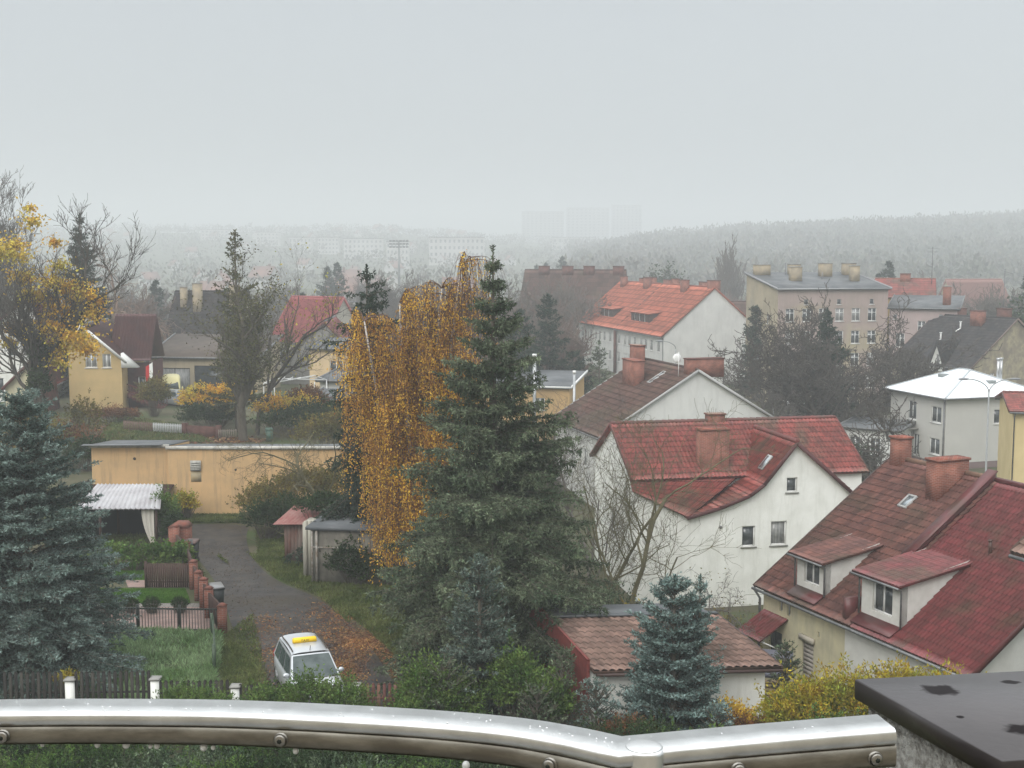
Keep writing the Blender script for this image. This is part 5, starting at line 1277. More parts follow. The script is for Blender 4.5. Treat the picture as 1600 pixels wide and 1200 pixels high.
# ------------------------------------------------------------------ street lamps, floodlights
lampgrey = mat('galvanised_post', (.30, .31, .31), (.24, .25, .25), scale=2, rough=.5, metal=.4)
def lamp(label, x, y, zb_, H, arms, armlen=2.0, armh=.9):
    t_ = thing('street_lamp', label, 'street lamp', (x, y, zb_), group='grey street lamps')
    mb = MB(); mb.tube([(0, 0, 0), (0, 0, 1.2), (0, 0, 1.21), (0, 0, H)], [.12, .11, .085, .06], 10); mb.build('pole', lampgrey, t_)
    for a in arms:
        dx, dy = math.cos(a), math.sin(a); mb = MB(); pts = [(0, 0, H)]
        for i in range(1, 9):
            f = i / 8; pts.append((dx * armlen * (1 - math.cos(f * math.pi / 2)) ** 1.0, dy * armlen * (1 - math.cos(f * math.pi / 2)), H + armh * math.sin(f * math.pi / 2)))
        mb.tube(pts, .045, 8); mb.build('arm', lampgrey, t_)
        mb = MB(); e = pts[-1]; vs_ = MB()
        mb.ball((e[0] + dx * .25, e[1] + dy * .25, e[2]), .36, 12, 6, (abs(dx) * 1 + .35, abs(dy) * 1 + .35, .28)); mb.build('lamp_head', mat('lamp_head_grey', (.2, .21, .22), rough=.4), t_)
p = D(1545, 620, 104); b_ = tz(p.x, p.y)
tt = D(1541, 614, 104).z
lamp('tall double-armed street lamp in front of the white-roofed villa', p.x, 104, b_, tt - b_, (math.pi, 0.0), 1.85, 1.15)
p = D(1210, 575, 142); lamp('single-armed lamp left of the big bare trees before the tenement', p.x, 142, -5, p.z + 5, (math.pi,), 1.6, 1.0)
p = D(1056, 545, 150); lamp('single-armed lamp before the orange-roofed house gable', p.x, 150, -5, p.z + 5, (math.pi,), 1.7, .9)
p = D(533, 482, 190); lamp('faint single-armed lamp left of the dark spruce top', p.x, 190, tz(p.x, 190), p.z - tz(p.x, 190), (0,), 1.6, 1.0)
p = D(623, 376, 600); zb_ = tz(p.x, 600)
t_ = thing('floodlight_mast', 'stadium floodlight mast with rows of lamps, faint beyond the birch', 'floodlight', (p.x, 600, zb_))
t_.scale = (1.3, 1.3, 1)
mb = MB(); mb.tube([(0, 0, 0), (0, 0, p.z - zb_)], [.5, .3], 8); mb.build('mast', zinc, t_)
mb = MB()
for k in range(3):
    z_ = p.z - zb_ - 2.9 + k * 1.4; mb.bar((-3.4, 0, z_), (3.4, 0, z_), .2)
mb.build('frame', zinc, t_)
for k in range(3):
    for i in range(6):
        z_ = p.z - zb_ - 2.9 + k * 1.4; b2 = MB(); b2.box(-3.4 + i * 1.2, -.4, z_ - .35, -2.5 + i * 1.2, 0, z_ + .35); b2.build('lamp', mat('dark_lamp', (.08, .08, .09), rough=.5), t_)

# ------------------------------------------------------------------ vegetation builders
def unit(a): return a / np.maximum(np.linalg.norm(a, axis=-1, keepdims=True), 1e-9)
def cards(c, d, L, Wd, up=None, v=None, seed=0):
    """diamond leaves: centre base c, direction d, length L, width Wd -> verts, quads"""
    n = len(c); g_ = np.random.default_rng(seed + 5)
    s = unit(np.cross(d, g_.normal(size=(n, 3)) if up is None else up))
    L = np.broadcast_to(np.asarray(L, float), (n,))[:, None]; Wd = np.broadcast_to(np.asarray(Wd, float), (n,))[:, None]
    m = c + d * L * .45
    V = np.stack([c, m + s * Wd / 2, c + d * L, m - s * Wd / 2], 1).reshape(-1, 3)
    return V, np.arange(n * 4).reshape(-1, 4), (np.zeros(n) if v is None else v)
def prisms(P0, P1, R0, R1, k=4):
    P0, P1 = np.asarray(P0), np.asarray(P1); n = len(P0)
    d = unit(P1 - P0); a = unit(np.cross(d, np.where(np.abs(d[:, 2:3]) < .9, [[0, 0, 1.]], [[1., 0, 0]]))); b = np.cross(d, a)
    th = np.arange(k) * 2 * np.pi / k
    o = a[:, None] * np.cos(th)[None, :, None] + b[:, None] * np.sin(th)[None, :, None]
    V = np.concatenate([P0[:, None] + o * np.asarray(R0)[:, None, None], P1[:, None] + o * np.asarray(R1)[:, None, None]], 1)
    base = (np.arange(n) * 2 * k)[:, None, None]; j = np.arange(k)
    q = np.stack([j, (j + 1) % k, (j + 1) % k + k, j + k], -1)[None] + base
    return V.reshape(-1, 3), q.reshape(-1, 4)

def conifer_meshes(H, R, seed, z0=.04, nb=260, dens=1.0, droop=.35, rise=.15, card=(.16, .05), prof=1.0, irregular=.2, twl=.36, gaps=0.0, lean=0.0, tuft=1.0, hang=0.0, ang=.95, layer=.5):
    """trunk, limbs and needles of a spruce or fir (three meshes)"""
    g_ = np.random.default_rng(seed)
    t = np.sort(g_.random(nb)) ** .92
    # whorls: snap heights to layers
    layers = max(8, int(H / layer)); tl = (np.floor(t * layers) + g_.normal(0, .13, nb)) / layers
    t = np.clip(tl, 0, .985)
    zb_ = z0 * H + t * (H - z0 * H)
    az = g_.random(nb) * 2 * np.pi
    lob = 1 + irregular * np.sin(az * 2 + seed) * np.sin(t * 9 + seed) + irregular * g_.normal(0, .55, nb)
    Lb = R * (1 - t) ** prof * np.clip(lob, .35, 1.5) + .12 * (1 - t) + .06 * H * .12
    if gaps: Lb = np.where(g_.random(nb) < gaps, Lb * .45, Lb)
    # below the widest layer branches shorten a little
    Lb *= np.clip(.72 + t * 4, 0, 1)
    # branch polyline points
    S = 9; s = np.linspace(0, 1, S)
    ca, sa = np.cos(az), np.sin(az)
    ups = rise + .55 * t; dr = droop * (1 - t * .7)
    r_ = Lb[:, None] * s
    zz = zb_[:, None] + Lb[:, None] * (ups[:, None] * s - dr[:, None] * 1.6 * s ** 2 + dr[:, None] * .75 * s ** 3)
    wob = g_.normal(0, .03, (nb, 1)) * s[None] * Lb[:, None]
    B = np.stack([ca[:, None] * r_ - sa[:, None] * wob, sa[:, None] * r_ + ca[:, None] * wob, zz], -1)
    # twigs
    cnt = np.maximum(3, (Lb / .115 * dens * .9).astype(int)); ib = np.repeat(np.arange(nb), cnt)
    ft = g_.random(len(ib)) ** .75 * .88 + .12
    def at(ib, f):
        x = f * (S - 1); i = np.minimum(x.astype(int), S - 2); u = (x - i)[:, None]
        return B[ib, i] * (1 - u) + B[ib, i + 1] * u, unit(B[ib, i + 1] - B[ib, i])
    p, bd = at(ib, ft)
    side = np.where(np.arange(len(ib)) % 2 == 0, 1, -1)
    hs_ = unit(np.cross(bd, np.array([0, 0, 1.]))) * side[:, None]
    td = unit(bd * math.cos(ang) + hs_ * math.sin(ang) + g_.normal(0, .16, (len(ib), 3)) + np.array([0, 0, -.16 * droop * 2 + .05]))
    if hang:
        hm = g_.random(len(ib)) < hang; td[hm] = unit(td[hm] * .45 + np.array([0, 0, -.75]) + g_.normal(0, .15, (int(hm.sum()), 3)))
    tlen = np.clip(Lb[ib] * twl * (1.05 - ft) ** .8 * (.7 + .6 * g_.random(len(ib))), .1, 1.25)
    tv = g_.random(len(ib))
    # needle tufts on twigs and on branch tips
    kc = np.maximum(3, (tlen / .055 * tuft * dens).astype(int)); it = np.repeat(np.arange(len(ib)), kc)
    f2 = g_.random(len(it)); sag = -.22 * tlen[it] * f2 ** 2 * droop * 2
    c = p[it] + td[it] * (tlen[it] * f2)[:, None]; c[:, 2] += sag
    nd = unit(td[it] + g_.normal(0, .55, (len(it), 3)) + np.array([0, 0, .12]))
    bv = g_.random(nb); cv = bv[ib][it] * .4 + tv[it] * .35 + g_.random(len(it)) * .25
    # along the main branch
    kb = np.maximum(4, (Lb / .05 * dens * .6).astype(int)); i3 = np.repeat(np.arange(nb), kb); f3 = g_.random(len(i3)) * .85 + .15
    c3, d3 = at(i3, f3); n3 = unit(d3 + g_.normal(0, .6, (len(i3), 3)))
    # leader
    nl = int(60 * dens) + 20; zt_ = H * (1 - .06 * g_.random(nl) ** 1.0); c4 = np.stack([np.zeros(nl), np.zeros(nl), zt_], -1); n4 = unit(g_.normal(0, .5, (nl, 3)) + [0, 0, 1.0])
    C = np.concatenate([c, c3, c4]); Dn = np.concatenate([nd, n3, n4]); cvv = np.concatenate([cv, g_.random(len(c3)) * .7, g_.random(nl)])
    ls = card[0] * (.7 + .6 * g_.random(len(C)))
    V, q, v = cards(C, Dn, ls, card[1], v=cvv, seed=seed)
    if lean: V[:, 0] += lean * (V[:, 2] / H) ** 2
    # wood
    P0 = B[:, :-1:2].reshape(-1, 3); P1 = B[:, 2::2].reshape(-1, 3)
    rr = np.linspace(.028, .006, (S + 1) // 2); k_ = P0.shape[0] // nb
    sc_ = (.5 + Lb / R)[:, None]
    Ra = (rr[None, :k_] * sc_).ravel(); Rb = (rr[None, 1:k_ + 1] * sc_).ravel()
    tw0, tw1 = p, p + td * tlen[:, None] * .8
    W0 = np.concatenate([P0, tw0]); W1 = np.concatenate([P1, tw1]); WR0 = np.concatenate([Ra, np.full(len(p), .007)]); WR1 = np.concatenate([Rb, np.full(len(p), .004)])
    wv, wq = prisms(W0, W1, WR0, WR1, 3)
    tb = MB(); tb.tube([(0, 0, -1.0), (0, 0, H * .3), (0, 0, H * .7), (0, 0, H)], [H * .018 + .05, H * .013 + .03, H * .006 + .015, .01], 9)
    if lean: wv[:, 0] += lean * (wv[:, 2] / H) ** 2
    return (V, q, v), (wv, wq), tb
def conifer(name, label, x, y, z, H, R, seed, nm, group=None, cat='spruce', wood=True, rz=0, **k):
    (V, q, v), (wv, wq), tb = conifer_meshes(H, R, seed, **k)
    t_ = thing(name, label, cat, (x, y, z), rz, group)
    link('trunk', tb.mesh('trunk'), bark, t_)
    if wood: link('branches', npmesh('branches', wv, wq), bark, t_)
    link('crown', npmesh('crown', V, q, v=v), nm, t_)
    return t_

def grow(H, seed, levels=4, spread=.6, trunk_h=.25, r0=.16, nmain=7, up=.25, kids=(5, 6, 5, 4), lens=(.55, .5, .5, .5), wob=.18, gravity=0.0, minr=.009, forks=1, leader=True, lean=(0, 0)):
    """segments of a leafless tree: list of (p0,p1,r0,r1,level)"""
    R_ = random.Random(seed); segs = []
    def vrand(s): return Vector((R_.gauss(0, s), R_.gauss(0, s), R_.gauss(0, s)))
    def branch(p, d, L, r, lv):
        n = max(3, int(L / (.5 if lv < 2 else .3))) if lv < 3 else 3
        n = min(n, 9); pts = [(p.copy(), d.copy(), r)]
        for i in range(n):
            d = (d + vrand(wob) + Vector((0, 0, up * .25 - gravity * (i / n)))).normalized()
            p2 = p + d * (L / n); r2 = max(minr * .7, r * (1 - .75 / n) if lv else r * (1 - .55 / n))
            segs.append((p[:], p2[:], r, r2, lv)); p = p2; r = r2; pts.append((p.copy(), d.copy(), r))
        if lv < levels:
            kc = kids[min(lv, len(kids) - 1)]
            for k in range(kc):
                f = (R_.uniform(.22, 1.0) if lv else R_.uniform(trunk_h, 1)) if k else 1.0
                i = min(n, max(1, int(f * n))); pp, dd, rr = pts[i]
                ax = dd.orthogonal().normalized(); ax.rotate(Matrix.Rotation(R_.uniform(0, 6.283), 3, dd))
                a = R_.uniform(.35, 1.0) * spread * 1.3 + .15
                nd = (dd * math.cos(a) + ax * math.sin(a) + Vector((0, 0, up))).normalized()
                branch(pp, nd, L * lens[min(lv, len(lens) - 1)] * R_.uniform(.65, 1.25) * (1.15 - .35 * f if lv == 0 else 1), max(minr, rr * R_.uniform(.5, .72)), lv + 1)
    branch(Vector((0, 0, -.5)), Vector((lean[0], lean[1], 1)).normalized(), H * (.62 if leader else .4), r0, 0)
    zmax = max(s[1][2] for s in segs); k = H / zmax
    return [(tuple(c * k for c in a), tuple(c * k for c in b), r1, r2, lv) for a, b, r1, r2, lv in segs]
def tree_from(name, label, x, y, z, segs, wm, group=None, cat='tree', leaves=None, leafm=None, thin=1.0, rz=0, lsize=.1, lw=.07, seed=0, region=None, clump=.25, ldown=0.0):
    t_ = thing(name, label, cat, (x, y, z), rz, group)
    a = np.array([s[0] for s in segs]); b = np.array([s[1] for s in segs]); r0 = np.array([s[2] for s in segs]) * thin; r1 = np.array([s[3] for s in segs]) * thin; lv = np.array([s[4] for s in segs])
    big = lv <= 1
    v, q = prisms(a[big], b[big], r0[big], r1[big], 7); link('trunk', npmesh('trunk', v, q, smooth=True), wm, t_)
    v, q = prisms(a[~big], b[~big], r0[~big], r1[~big], 3); link('branches', npmesh('branches', v, q), wm, t_)
    if leaves:
        g_ = np.random.default_rng(seed + 3); cand = np.where(lv >= lv.max() - 1)[0]
        if region is not None: cand = cand[region(b[cand])]
        if len(cand):
            i = g_.choice(cand, leaves); c = b[i] + g_.normal(0, clump, (leaves, 3)); d = unit(g_.normal(0, 1, (leaves, 3)) - [0, 0, ldown])
            V, q, vv = cards(c, d, lsize * (.6 + .8 * g_.random(leaves)), lw, v=g_.random(leaves), seed=seed)
            link('leaves', npmesh('leaves', V, q, v=vv), leafm, t_)
    return t_
def shrub(name, label, x, y, z, blobs, n, lsize, lw, lm, seed, group=None, cat='shrub', wm=None, upd=.35, stems=14, rough=.35, shell=.55):
    """leafy shrub: leaf sprays through overlapping lobes, with stems"""
    g_ = np.random.default_rng(seed); t_ = thing(name, label, cat, (x, y, z), 0, group)
    vol = np.array([b[3] * b[4] * b[5] for b in blobs]) ** .67; vol /= vol.sum()
    bi = g_.choice(len(blobs), n // 6, p=vol); B_ = np.array(blobs, float)[bi]
    d = unit(g_.normal(size=(len(bi), 3))); d[:, 2] = np.abs(d[:, 2]) * .9 + d[:, 2] * .1
    rr = (shell + (1 - shell) * g_.random(len(bi))) * (1 + rough * g_.normal(0, .45, len(bi)))
    c = B_[:, :3] + d * rr[:, None] * B_[:, 3:6]
    # sprays of six leaves
    k = 6; cc = np.repeat(c, k, 0); dd = np.repeat(unit(d + [0, 0, upd]), k, 0)
    f = np.tile(np.arange(k) / k, len(c)); cc = cc + dd * (f * lsize * 2.2)[:, None] + g_.normal(0, lsize * .25, cc.shape)
    nd = unit(dd + g_.normal(0, .75, cc.shape)); vv = np.repeat(g_.random(len(c)), k) * .6 + g_.random(len(cc)) * .4
    ok = cc[:, 2] > -.1
    V, q, v = cards(cc[ok], nd[ok], lsize * (.7 + .6 * g_.random(ok.sum())), lw, v=vv[ok], seed=seed)
    link('foliage', npmesh('foliage', V, q, v=v), lm, t_)
    si = g_.choice(len(c), min(len(c), stems * 8)); P1 = c[si]; P0 = np.stack([P1[:, 0] * .25, P1[:, 1] * .25, np.zeros(len(si))], -1); mid = (P0 + P1) / 2 + g_.normal(0, .06, P0.shape) - np.array([0, 0, .05])
    wv, wq = prisms(np.concatenate([P0, mid]), np.concatenate([mid, P1]), np.full(2 * len(si), .014), np.full(2 * len(si), .008), 3)
    link('stems', npmesh('stems', wv, wq), wm or bark, t_)
    return t_

# ------------------------------------------------------------------ big near conifers
conifer('blue_spruce', 'big silvery blue spruce filling the left edge of the photo', -16.9, 43.6, -.2, 10.7, 3.7, 21, spruce_blue, nb=520, dens=2.0, droop=.3, rise=.1, card=(.13, .042), prof=.62, irregular=.2, twl=.3, cat='spruce')
conifer('spruce', 'tallest dark spruce in the centre, hiding part of the golden birch', -.7, 47, -1.6, 17.0, 6.2, 33, spruce_mid, nb=640, dens=1.9, droop=.42, rise=.12, card=(.14, .045), prof=1.22, irregular=.24, twl=.3, gaps=.2, hang=.5, layer=.8)
conifer('spruce', 'narrow ragged dark spruce directly left of the golden birch', -6.9, 61, -.1, 14.6, 2.9, 45, spruce_dark, nb=210, dens=1.5, droop=.8, rise=.05, card=(.18, .06), prof=.62, irregular=.5, twl=.45, gaps=.3, hang=.7)
conifer('blue_fir', 'small blue-green fir in front of the big central spruce', -1.05, 40.2, -.7, 6.3, 1.55, 51, leafmat('grey_green_fir_needles', (.055, .085, .065), (.15, .19, .16), island=.4, attr=.65, trans=.1, scale=2), nb=280, dens=1.8, droop=.15, rise=.35, card=(.12, .045), prof=.7, twl=.42, cat='fir')
conifer('blue_fir', 'dense silvery blue fir in front of the tan-tiled garage', 5.15, 39.6, -.7, 5.7, 1.8, 52, fir_green, nb=330, dens=1.9, droop=.1, rise=.3, card=(.11, .05), prof=.62, twl=.4, cat='fir')
conifer('blue_fir', 'twin slim leader of blue fir right beside the dense one', 6.0, 39.9, -.6, 5.55, 1.1, 53, fir_green, nb=110, dens=1.2, droop=.1, rise=.4, card=(.11, .045), prof=.8, twl=.4, cat='fir')
for i, (px, d, H, R, lb, m_) in enumerate(((880, 39.4, 3.0, .8, 'small grey-green juniper below the red garage end wall', spruce_mid), (935, 38.6, 2.2, .75, 'low blue juniper between the red wall and the dense blue fir', spruce_blue), (690, 38.8, 2.8, 1.1, 'dark green young spruce left of the small fir', spruce_mid), (1238, 43.5, 1.9, .55, 'tiny green pine beside the timber terrace', spruce_mid), (840, 38.4, 2.0, .8, 'low green juniper at the foot of the small fir', spruce_mid), (1130, 38.2, 1.5, .6, 'low bluish juniper right of the dense blue fir', fir_green))):
    v = q2(px, d); conifer('juniper', lb, v[0], v[1], -.3, H, R, 60 + i, m_, nb=80, dens=1.2, droop=.05, rise=.6, card=(.11, .04), prof=.5, twl=.5, cat='conifer', group='small garden conifers')

# ------------------------------------------------------------------ golden weeping birch
def birch():
    g_ = random.Random(5); n_ = np.random.default_rng(5)
    t_ = thing('weeping_birch', 'tall weeping birch full of golden leaves, left of the central spruce', 'birch', (-4.6, 56.0, 0))
    tb = MB()
    # two stems: left main, right taller one behind the spruce
    stems = [((.2, 0, 0), (-.2, .1, 13.0)), ((.4, .1, 0), (2.5, .5, 14.6)), ((.1, .2, 0), (-1.7, -.4, 12.2)), ((.3, .2, 0), (1.6, .9, 13.6))]
    heads = []
    for (a, b) in stems:
        pts = [Vector(a).lerp(Vector(b), f) + Vector((math.sin(f * 5) * .12, 0, 0)) for f in np.linspace(0, 1, 10)]
        tb.tube(pts, list(np.linspace(.19, .03, 10)), 8)
        for i in range(3, 10):
            for _ in range(5 if i > 5 else 4):
                heads.append((pts[i], g_.uniform(0, 6.283), i / 9))
    link('trunk', tb.mesh('trunk', True), birch_bark, t_)
    seg0 = []; seg1 = []; ra = []; rb = []; hang = []
    for p, az, f in heads:
        L = g_.uniform(1.3, 3.1) * (1.05 - .35 * f)
        rise = g_.uniform(.3, 1.2) * (1.3 - f * .6); pp = p.copy(); last = p
        for k in range(1, 8):
            u = k / 7
            q = p + Vector((math.cos(az) * L * u * .98, math.sin(az) * L * u * .8, rise * math.sin(u * 2.6) - .2 * u * u + g_.gauss(0, .04)))
            seg0.append(last[:]); seg1.append(q[:]); ra.append(.04 * (1.1 - u)); rb.append(.04 * (1.0 - u)); 
            if u > .25:
                for _ in range(4): hang.append((q.lerp(last, g_.random()), f))
            last = q
    c_all = []; d_all = []; v_all = []; w0 = []; w1 = []
    for (p, f) in hang:
        Ls = min(g_.uniform(1.0, 5.2) * (1.1 - .3 * f), max(.5, p.z - .6 - g_.random() * 1.5))
        nst = 8; a = g_.uniform(0, 6.283); bow = g_.uniform(.1, .5); o = Vector((g_.gauss(0, .12), g_.gauss(0, .12), 0)); prev = p; v_ = g_.random()
        pts = [p]
        for k in range(1, nst + 1):
            u = k / nst; q = p + o * u + Vector((math.cos(a) * bow * math.sin(u * 1.6), math.sin(a) * bow * math.sin(u * 1.6), -Ls * u + .25 * math.sin(u * 3.1)))
            w0.append(prev[:]); w1.append(q[:]); prev = q; pts.append(q)
        P_ = np.array([q[:] for q in pts]); m = int(Ls * 18.5 * float(np.interp(p.z, [8, 11, 13, 14.5], [1, .8, .45, .2])))
        if g_.random() < .24: m = m // 6
        u = n_.random(m) * nst; i = np.minimum(u.astype(int), nst - 1); fr = (u - i)[:, None]
        c = P_[i] * (1 - fr) + P_[i + 1] * fr + n_.normal(0, .07, (m, 3)); c_all.append(c)
        d_all.append(unit(n_.normal(0, .7, (m, 3)) - [0, 0, .8])); v_all.append(np.full(m, v_) * .6 + n_.random(m) * .4)
    c = np.concatenate(c_all); d = np.concatenate(d_all); v = np.concatenate(v_all)
    V, q, v = cards(c, d, .095 * (.6 + .8 * n_.random(len(c))), .062, v=v, seed=9)
    wv, wq = prisms(np.array(seg0 + w0), np.array(seg1 + w1), np.array(ra + [.008] * len(w0)), np.array(rb + [.006] * len(w0)), 3)
    link('hanging_branches', npmesh('hanging_branches', wv, wq), mat('birch_twigs', (.10, .055, .04), (.13, .08, .06), scale=3), t_)
    link('leaves', npmesh('leaves', V, q, v=v), gold_leaf, t_)
birch()

# ------------------------------------------------------------------ leafless and half-leafed trees
def P2(px, d): v = D(px, 600, d); return v.x, d, tz(v.x, d)
def mk(H, seed, **k): return grow(H, seed, **k)
# tree in front of the white house (arching, several stems)
x, y, z = P2(985, 57)
tree_from('bare_tree', 'bare multi-stemmed fruit tree spreading in front of the white house', x, y, z, mk(13.8, 101, levels=4, spread=.8, trunk_h=.12, r0=.15, kids=(8, 7, 5, 4), lens=(.62, .55, .5, .5), up=.16, wob=.2, lean=(.12, 0)), bark_green, cat='bare tree')
x, y, z = P2(925, 60)
tree_from('bare_tree', 'slimmer bare tree with mossy trunk between the tall spruce and the white house', x, y, z, mk(12.5, 102, levels=4, spread=.65, trunk_h=.2, r0=.11, kids=(7, 6, 5, 4), up=.2, wob=.2, lean=(-.08, 0)), bark_green, cat='bare tree')
x, y, z = P2(900, 66)
tree_from('bare_tree', 'fine-twigged bare tree rising before the brown roof beside the tall spruce', x, y, z, mk(13.5, 127, levels=4, spread=.7, trunk_h=.15, r0=.12, kids=(10, 7, 6, 4), lens=(.6, .55, .5, .5), up=.2, wob=.2, lean=(.1, 0)), bark_grey, cat='bare tree')
x, y, z = P2(1120, 55)
tree_from('bare_tree', 'low twiggy brown bush-like tree at the foot of the white house', x, y, z, mk(6.2, 103, levels=4, spread=1.0, trunk_h=.05, r0=.09, kids=(9, 7, 6, 4), up=.1, wob=.3, gravity=.3), bark_grey, cat='bare tree', leaves=900, leafm=olive_leaf, lsize=.1, seed=4)
x, y, z = P2(975, 53)
tree_from('sapling', 'yellow-green leafed sapling behind the garage roof', x, y, z, mk(4.6, 104, levels=3, spread=.7, trunk_h=.1, r0=.05, kids=(8, 6, 5)), bark_green, cat='young tree', leaves=2600, leafm=yellow_leaf, lsize=.12, seed=5, group=None)
# bare tree on the left of the birch before the yellow wall
x, y, z = P2(560, 66)
tree_from('bare_tree', 'bare tree reaching left over the yellow wall from behind the dark spruce', x, y, z, mk(8.0, 105, levels=4, spread=.9, trunk_h=.15, r0=.13, kids=(8, 6, 5, 4), lens=(.75, .55, .5, .5), up=.03, wob=.2, gravity=.15, lean=(-.75, 0)), bark_green, cat='bare tree')
# tree with visible trunk behind the yellow wall, ivy and yellow leaves
x, y, z = P2(380, 102)
tree_from('trunk_tree', 'tall grey tree with thick straight trunk and ivy-filled crown behind the yellow wall', x, y, z, mk(15.6, 106, levels=4, spread=.52, trunk_h=.32, r0=.42, kids=(14, 6, 5, 4), lens=(.42, .5, .5, .5), up=.22, wob=.14, leader=True), bark, cat='tree', leaves=7500, leafm=larch, lsize=.17, lw=.12, clump=.4, seed=7)
x, y, z = P2(398, 105)
tree_from('bare_tree', 'bare dark twigged tree spreading right of the ivy-filled tree', x, y, z, mk(16.4, 107, levels=4, spread=.7, trunk_h=.35, r0=.22, kids=(9, 6, 5, 4), up=.2, lean=(.18, 0)), bark_dark, cat='bare tree', leaves=500, leafm=yellow_leaf, lsize=.2, lw=.16, seed=8)
x, y, z = P2(372, 107); 
conifer('spruce', 'dark green conifer rising behind the ivy-filled tree', x, y, z, 16.8, 2.9, 108, larch, nb=150, dens=.6, droop=.15, rise=.3, card=(.26, .12), prof=.75, irregular=.2, twl=.4)
# big dark spruces
x, y, z = P2(134, 136); conifer('spruce', 'dark spruce behind the cream house beside the orange maple', x, y, z, 19.0, 4.4, 109, spruce_dark, nb=240, dens=1.0, droop=.45, rise=.1, card=(.3, .1), prof=.9, irregular=.2, hang=.3)
x, y, z = P2(855, 142); conifer('spruce', 'dark fog-softened conifer left of the orange-roofed house', x, y, z, 14.6, 3.4, 110, spruce_dark, nb=180, dens=.8, droop=.3, rise=.2, card=(.34, .12), prof=.7, irregular=.3, hang=.3)
x, y, z = P2(936, 150); conifer('spruce', 'small conifer in front of the white walls of the orange-roofed house', x, y, z, 9.6, 2.2, 111, spruce_mid, nb=110, dens=.7, droop=.2, rise=.25, card=(.3, .1), prof=.8)
x, y, z = P2(812, 136); conifer('spruce', 'dark conifer partly hidden behind the tall central spruce', x, y, z, 11.5, 3.2, 112, spruce_dark, nb=140, dens=.8, droop=.3, rise=.2, card=(.34, .12), prof=.6, irregular=.3)
x, y, z = P2(895, 140); conifer('spruce', 'stout dark evergreen above the brown roof ridge', x, y, z, 9.0, 3.0, 113, spruce_dark, nb=120, dens=.8, droop=.3, rise=.2, card=(.34, .12), prof=.5, irregular=.3)
x, y, z = P2(1180, 172); conifer('spruce', 'dark evergreen squeezed between orange-roofed gable and tenement', x, y, z, 12.6, 2.3, 114, spruce_dark, nb=130, dens=.8, droop=.2, rise=.3, card=(.4, .16), prof=.5)
# pair of large bare trees and ivy conifer before the tenement
x, y, z = P2(1240, 140)
tree_from('bare_tree', 'large bare tree at left before the tenement front', x, y, z, mk(17.2, 120, levels=5, spread=.75, trunk_h=.1, r0=.36, kids=(10, 7, 5, 4, 3), lens=(.75, .6, .5, .5, .5), up=.2, minr=.044), bark_dark, cat='bare tree')
x, y, z = P2(1330, 136)
tree_from('bare_tree', 'large bare tree at right before the tenement front', x, y, z, mk(16.6, 121, levels=5, spread=.8, trunk_h=.1, r0=.36, kids=(10, 7, 5, 4, 3), lens=(.8, .6, .5, .5, .5), up=.18, minr=.044, gravity=.1), bark_dark, cat='bare tree')
x, y, z = P2(1290, 133); conifer('spruce', 'broad dark evergreen between the two big bare trees', x, y, z, 14.0, 3.0, 122, spruce_dark, nb=260, dens=.9, droop=.3, rise=.3, card=(.34, .12), prof=.8, irregular=.35, hang=.2)
x, y, z = P2(1288, 129)
tree_from('bare_tree', 'dense wide bare crown spreading in the middle before the tenement front', x, y, z, mk(15.5, 126, levels=5, spread=.85, trunk_h=.08, r0=.34, kids=(12, 7, 5, 4, 3), lens=(.85, .6, .5, .5, .5), up=.12, minr=.04), bark_dark, cat='bare tree')
x, y, z = P2(1195, 128)
tree_from('bare_tree', 'bare rounded tree before the blank gable of the orange-roofed house', x, y, z, mk(11.5, 123, levels=4, spread=.8, trunk_h=.12, r0=.2, kids=(10, 8, 6, 4), lens=(.75, .55, .5, .5), up=.08, minr=.036), bark_grey, cat='bare tree')
x, y, z = P2(1352, 101)
tree_from('bare_tree', 'crooked black pollarded tree reaching over the white roof', x, y, z, mk(10.2, 124, levels=4, spread=.85, trunk_h=.3, r0=.36, kids=(8, 6, 5, 4), lens=(.8, .6, .5, .45), up=.05, wob=.3, lean=(.5, 0), minr=.038), bark_dark, cat='bare tree')
x, y, z = P2(1345, 106)
shrub('ivy_bush', 'dark ivy-covered mass at the foot of the crooked tree', x, y, z, [(0, 0, 1.5, 1.5, 1.2, 2.6), (1.6, 0, .8, 1.3, 1, 1.3), (-1.5, 0, .9, 1.4, 1, 1.5)], 6000, .22, .15, dark_leaf, 125, cat='shrub')
# left edge: tall bare trees, orange maple
x, y, z = P2(-22, 150)
tree_from('bare_tree', 'tall dense grey bare tree cut by the left edge', x, y, z, mk(29.5, 130, levels=5, spread=.42, trunk_h=.2, r0=.35, kids=(15, 8, 5, 4, 3), lens=(.45, .55, .5, .5, .5), up=.3, minr=.026), bark_grey, cat='bare tree')
x, y, z = P2(18, 146)
tree_from('bare_tree', 'second grey bare tree at the left edge, lower than the first', x, y, z, mk(25.0, 131, levels=5, spread=.42, trunk_h=.2, r0=.3, kids=(13, 8, 5, 4, 3), lens=(.42, .5, .5, .5, .5), up=.3, minr=.024), bark_grey, cat='bare tree')
x, y, z = P2(62, 93)
sg = mk(19.4, 132, levels=4, spread=.55, trunk_h=.35, r0=.40, kids=(14, 8, 6, 5), lens=(.42, .55, .5, .5), up=.3, minr=.018)
mp_ = tree_from('maple_tree', 'maple with ivy-dark trunk and orange leaves on its lower branches', x, y, z, sg, bark_dark, cat='maple')
g_ = np.random.default_rng(77); cc = []
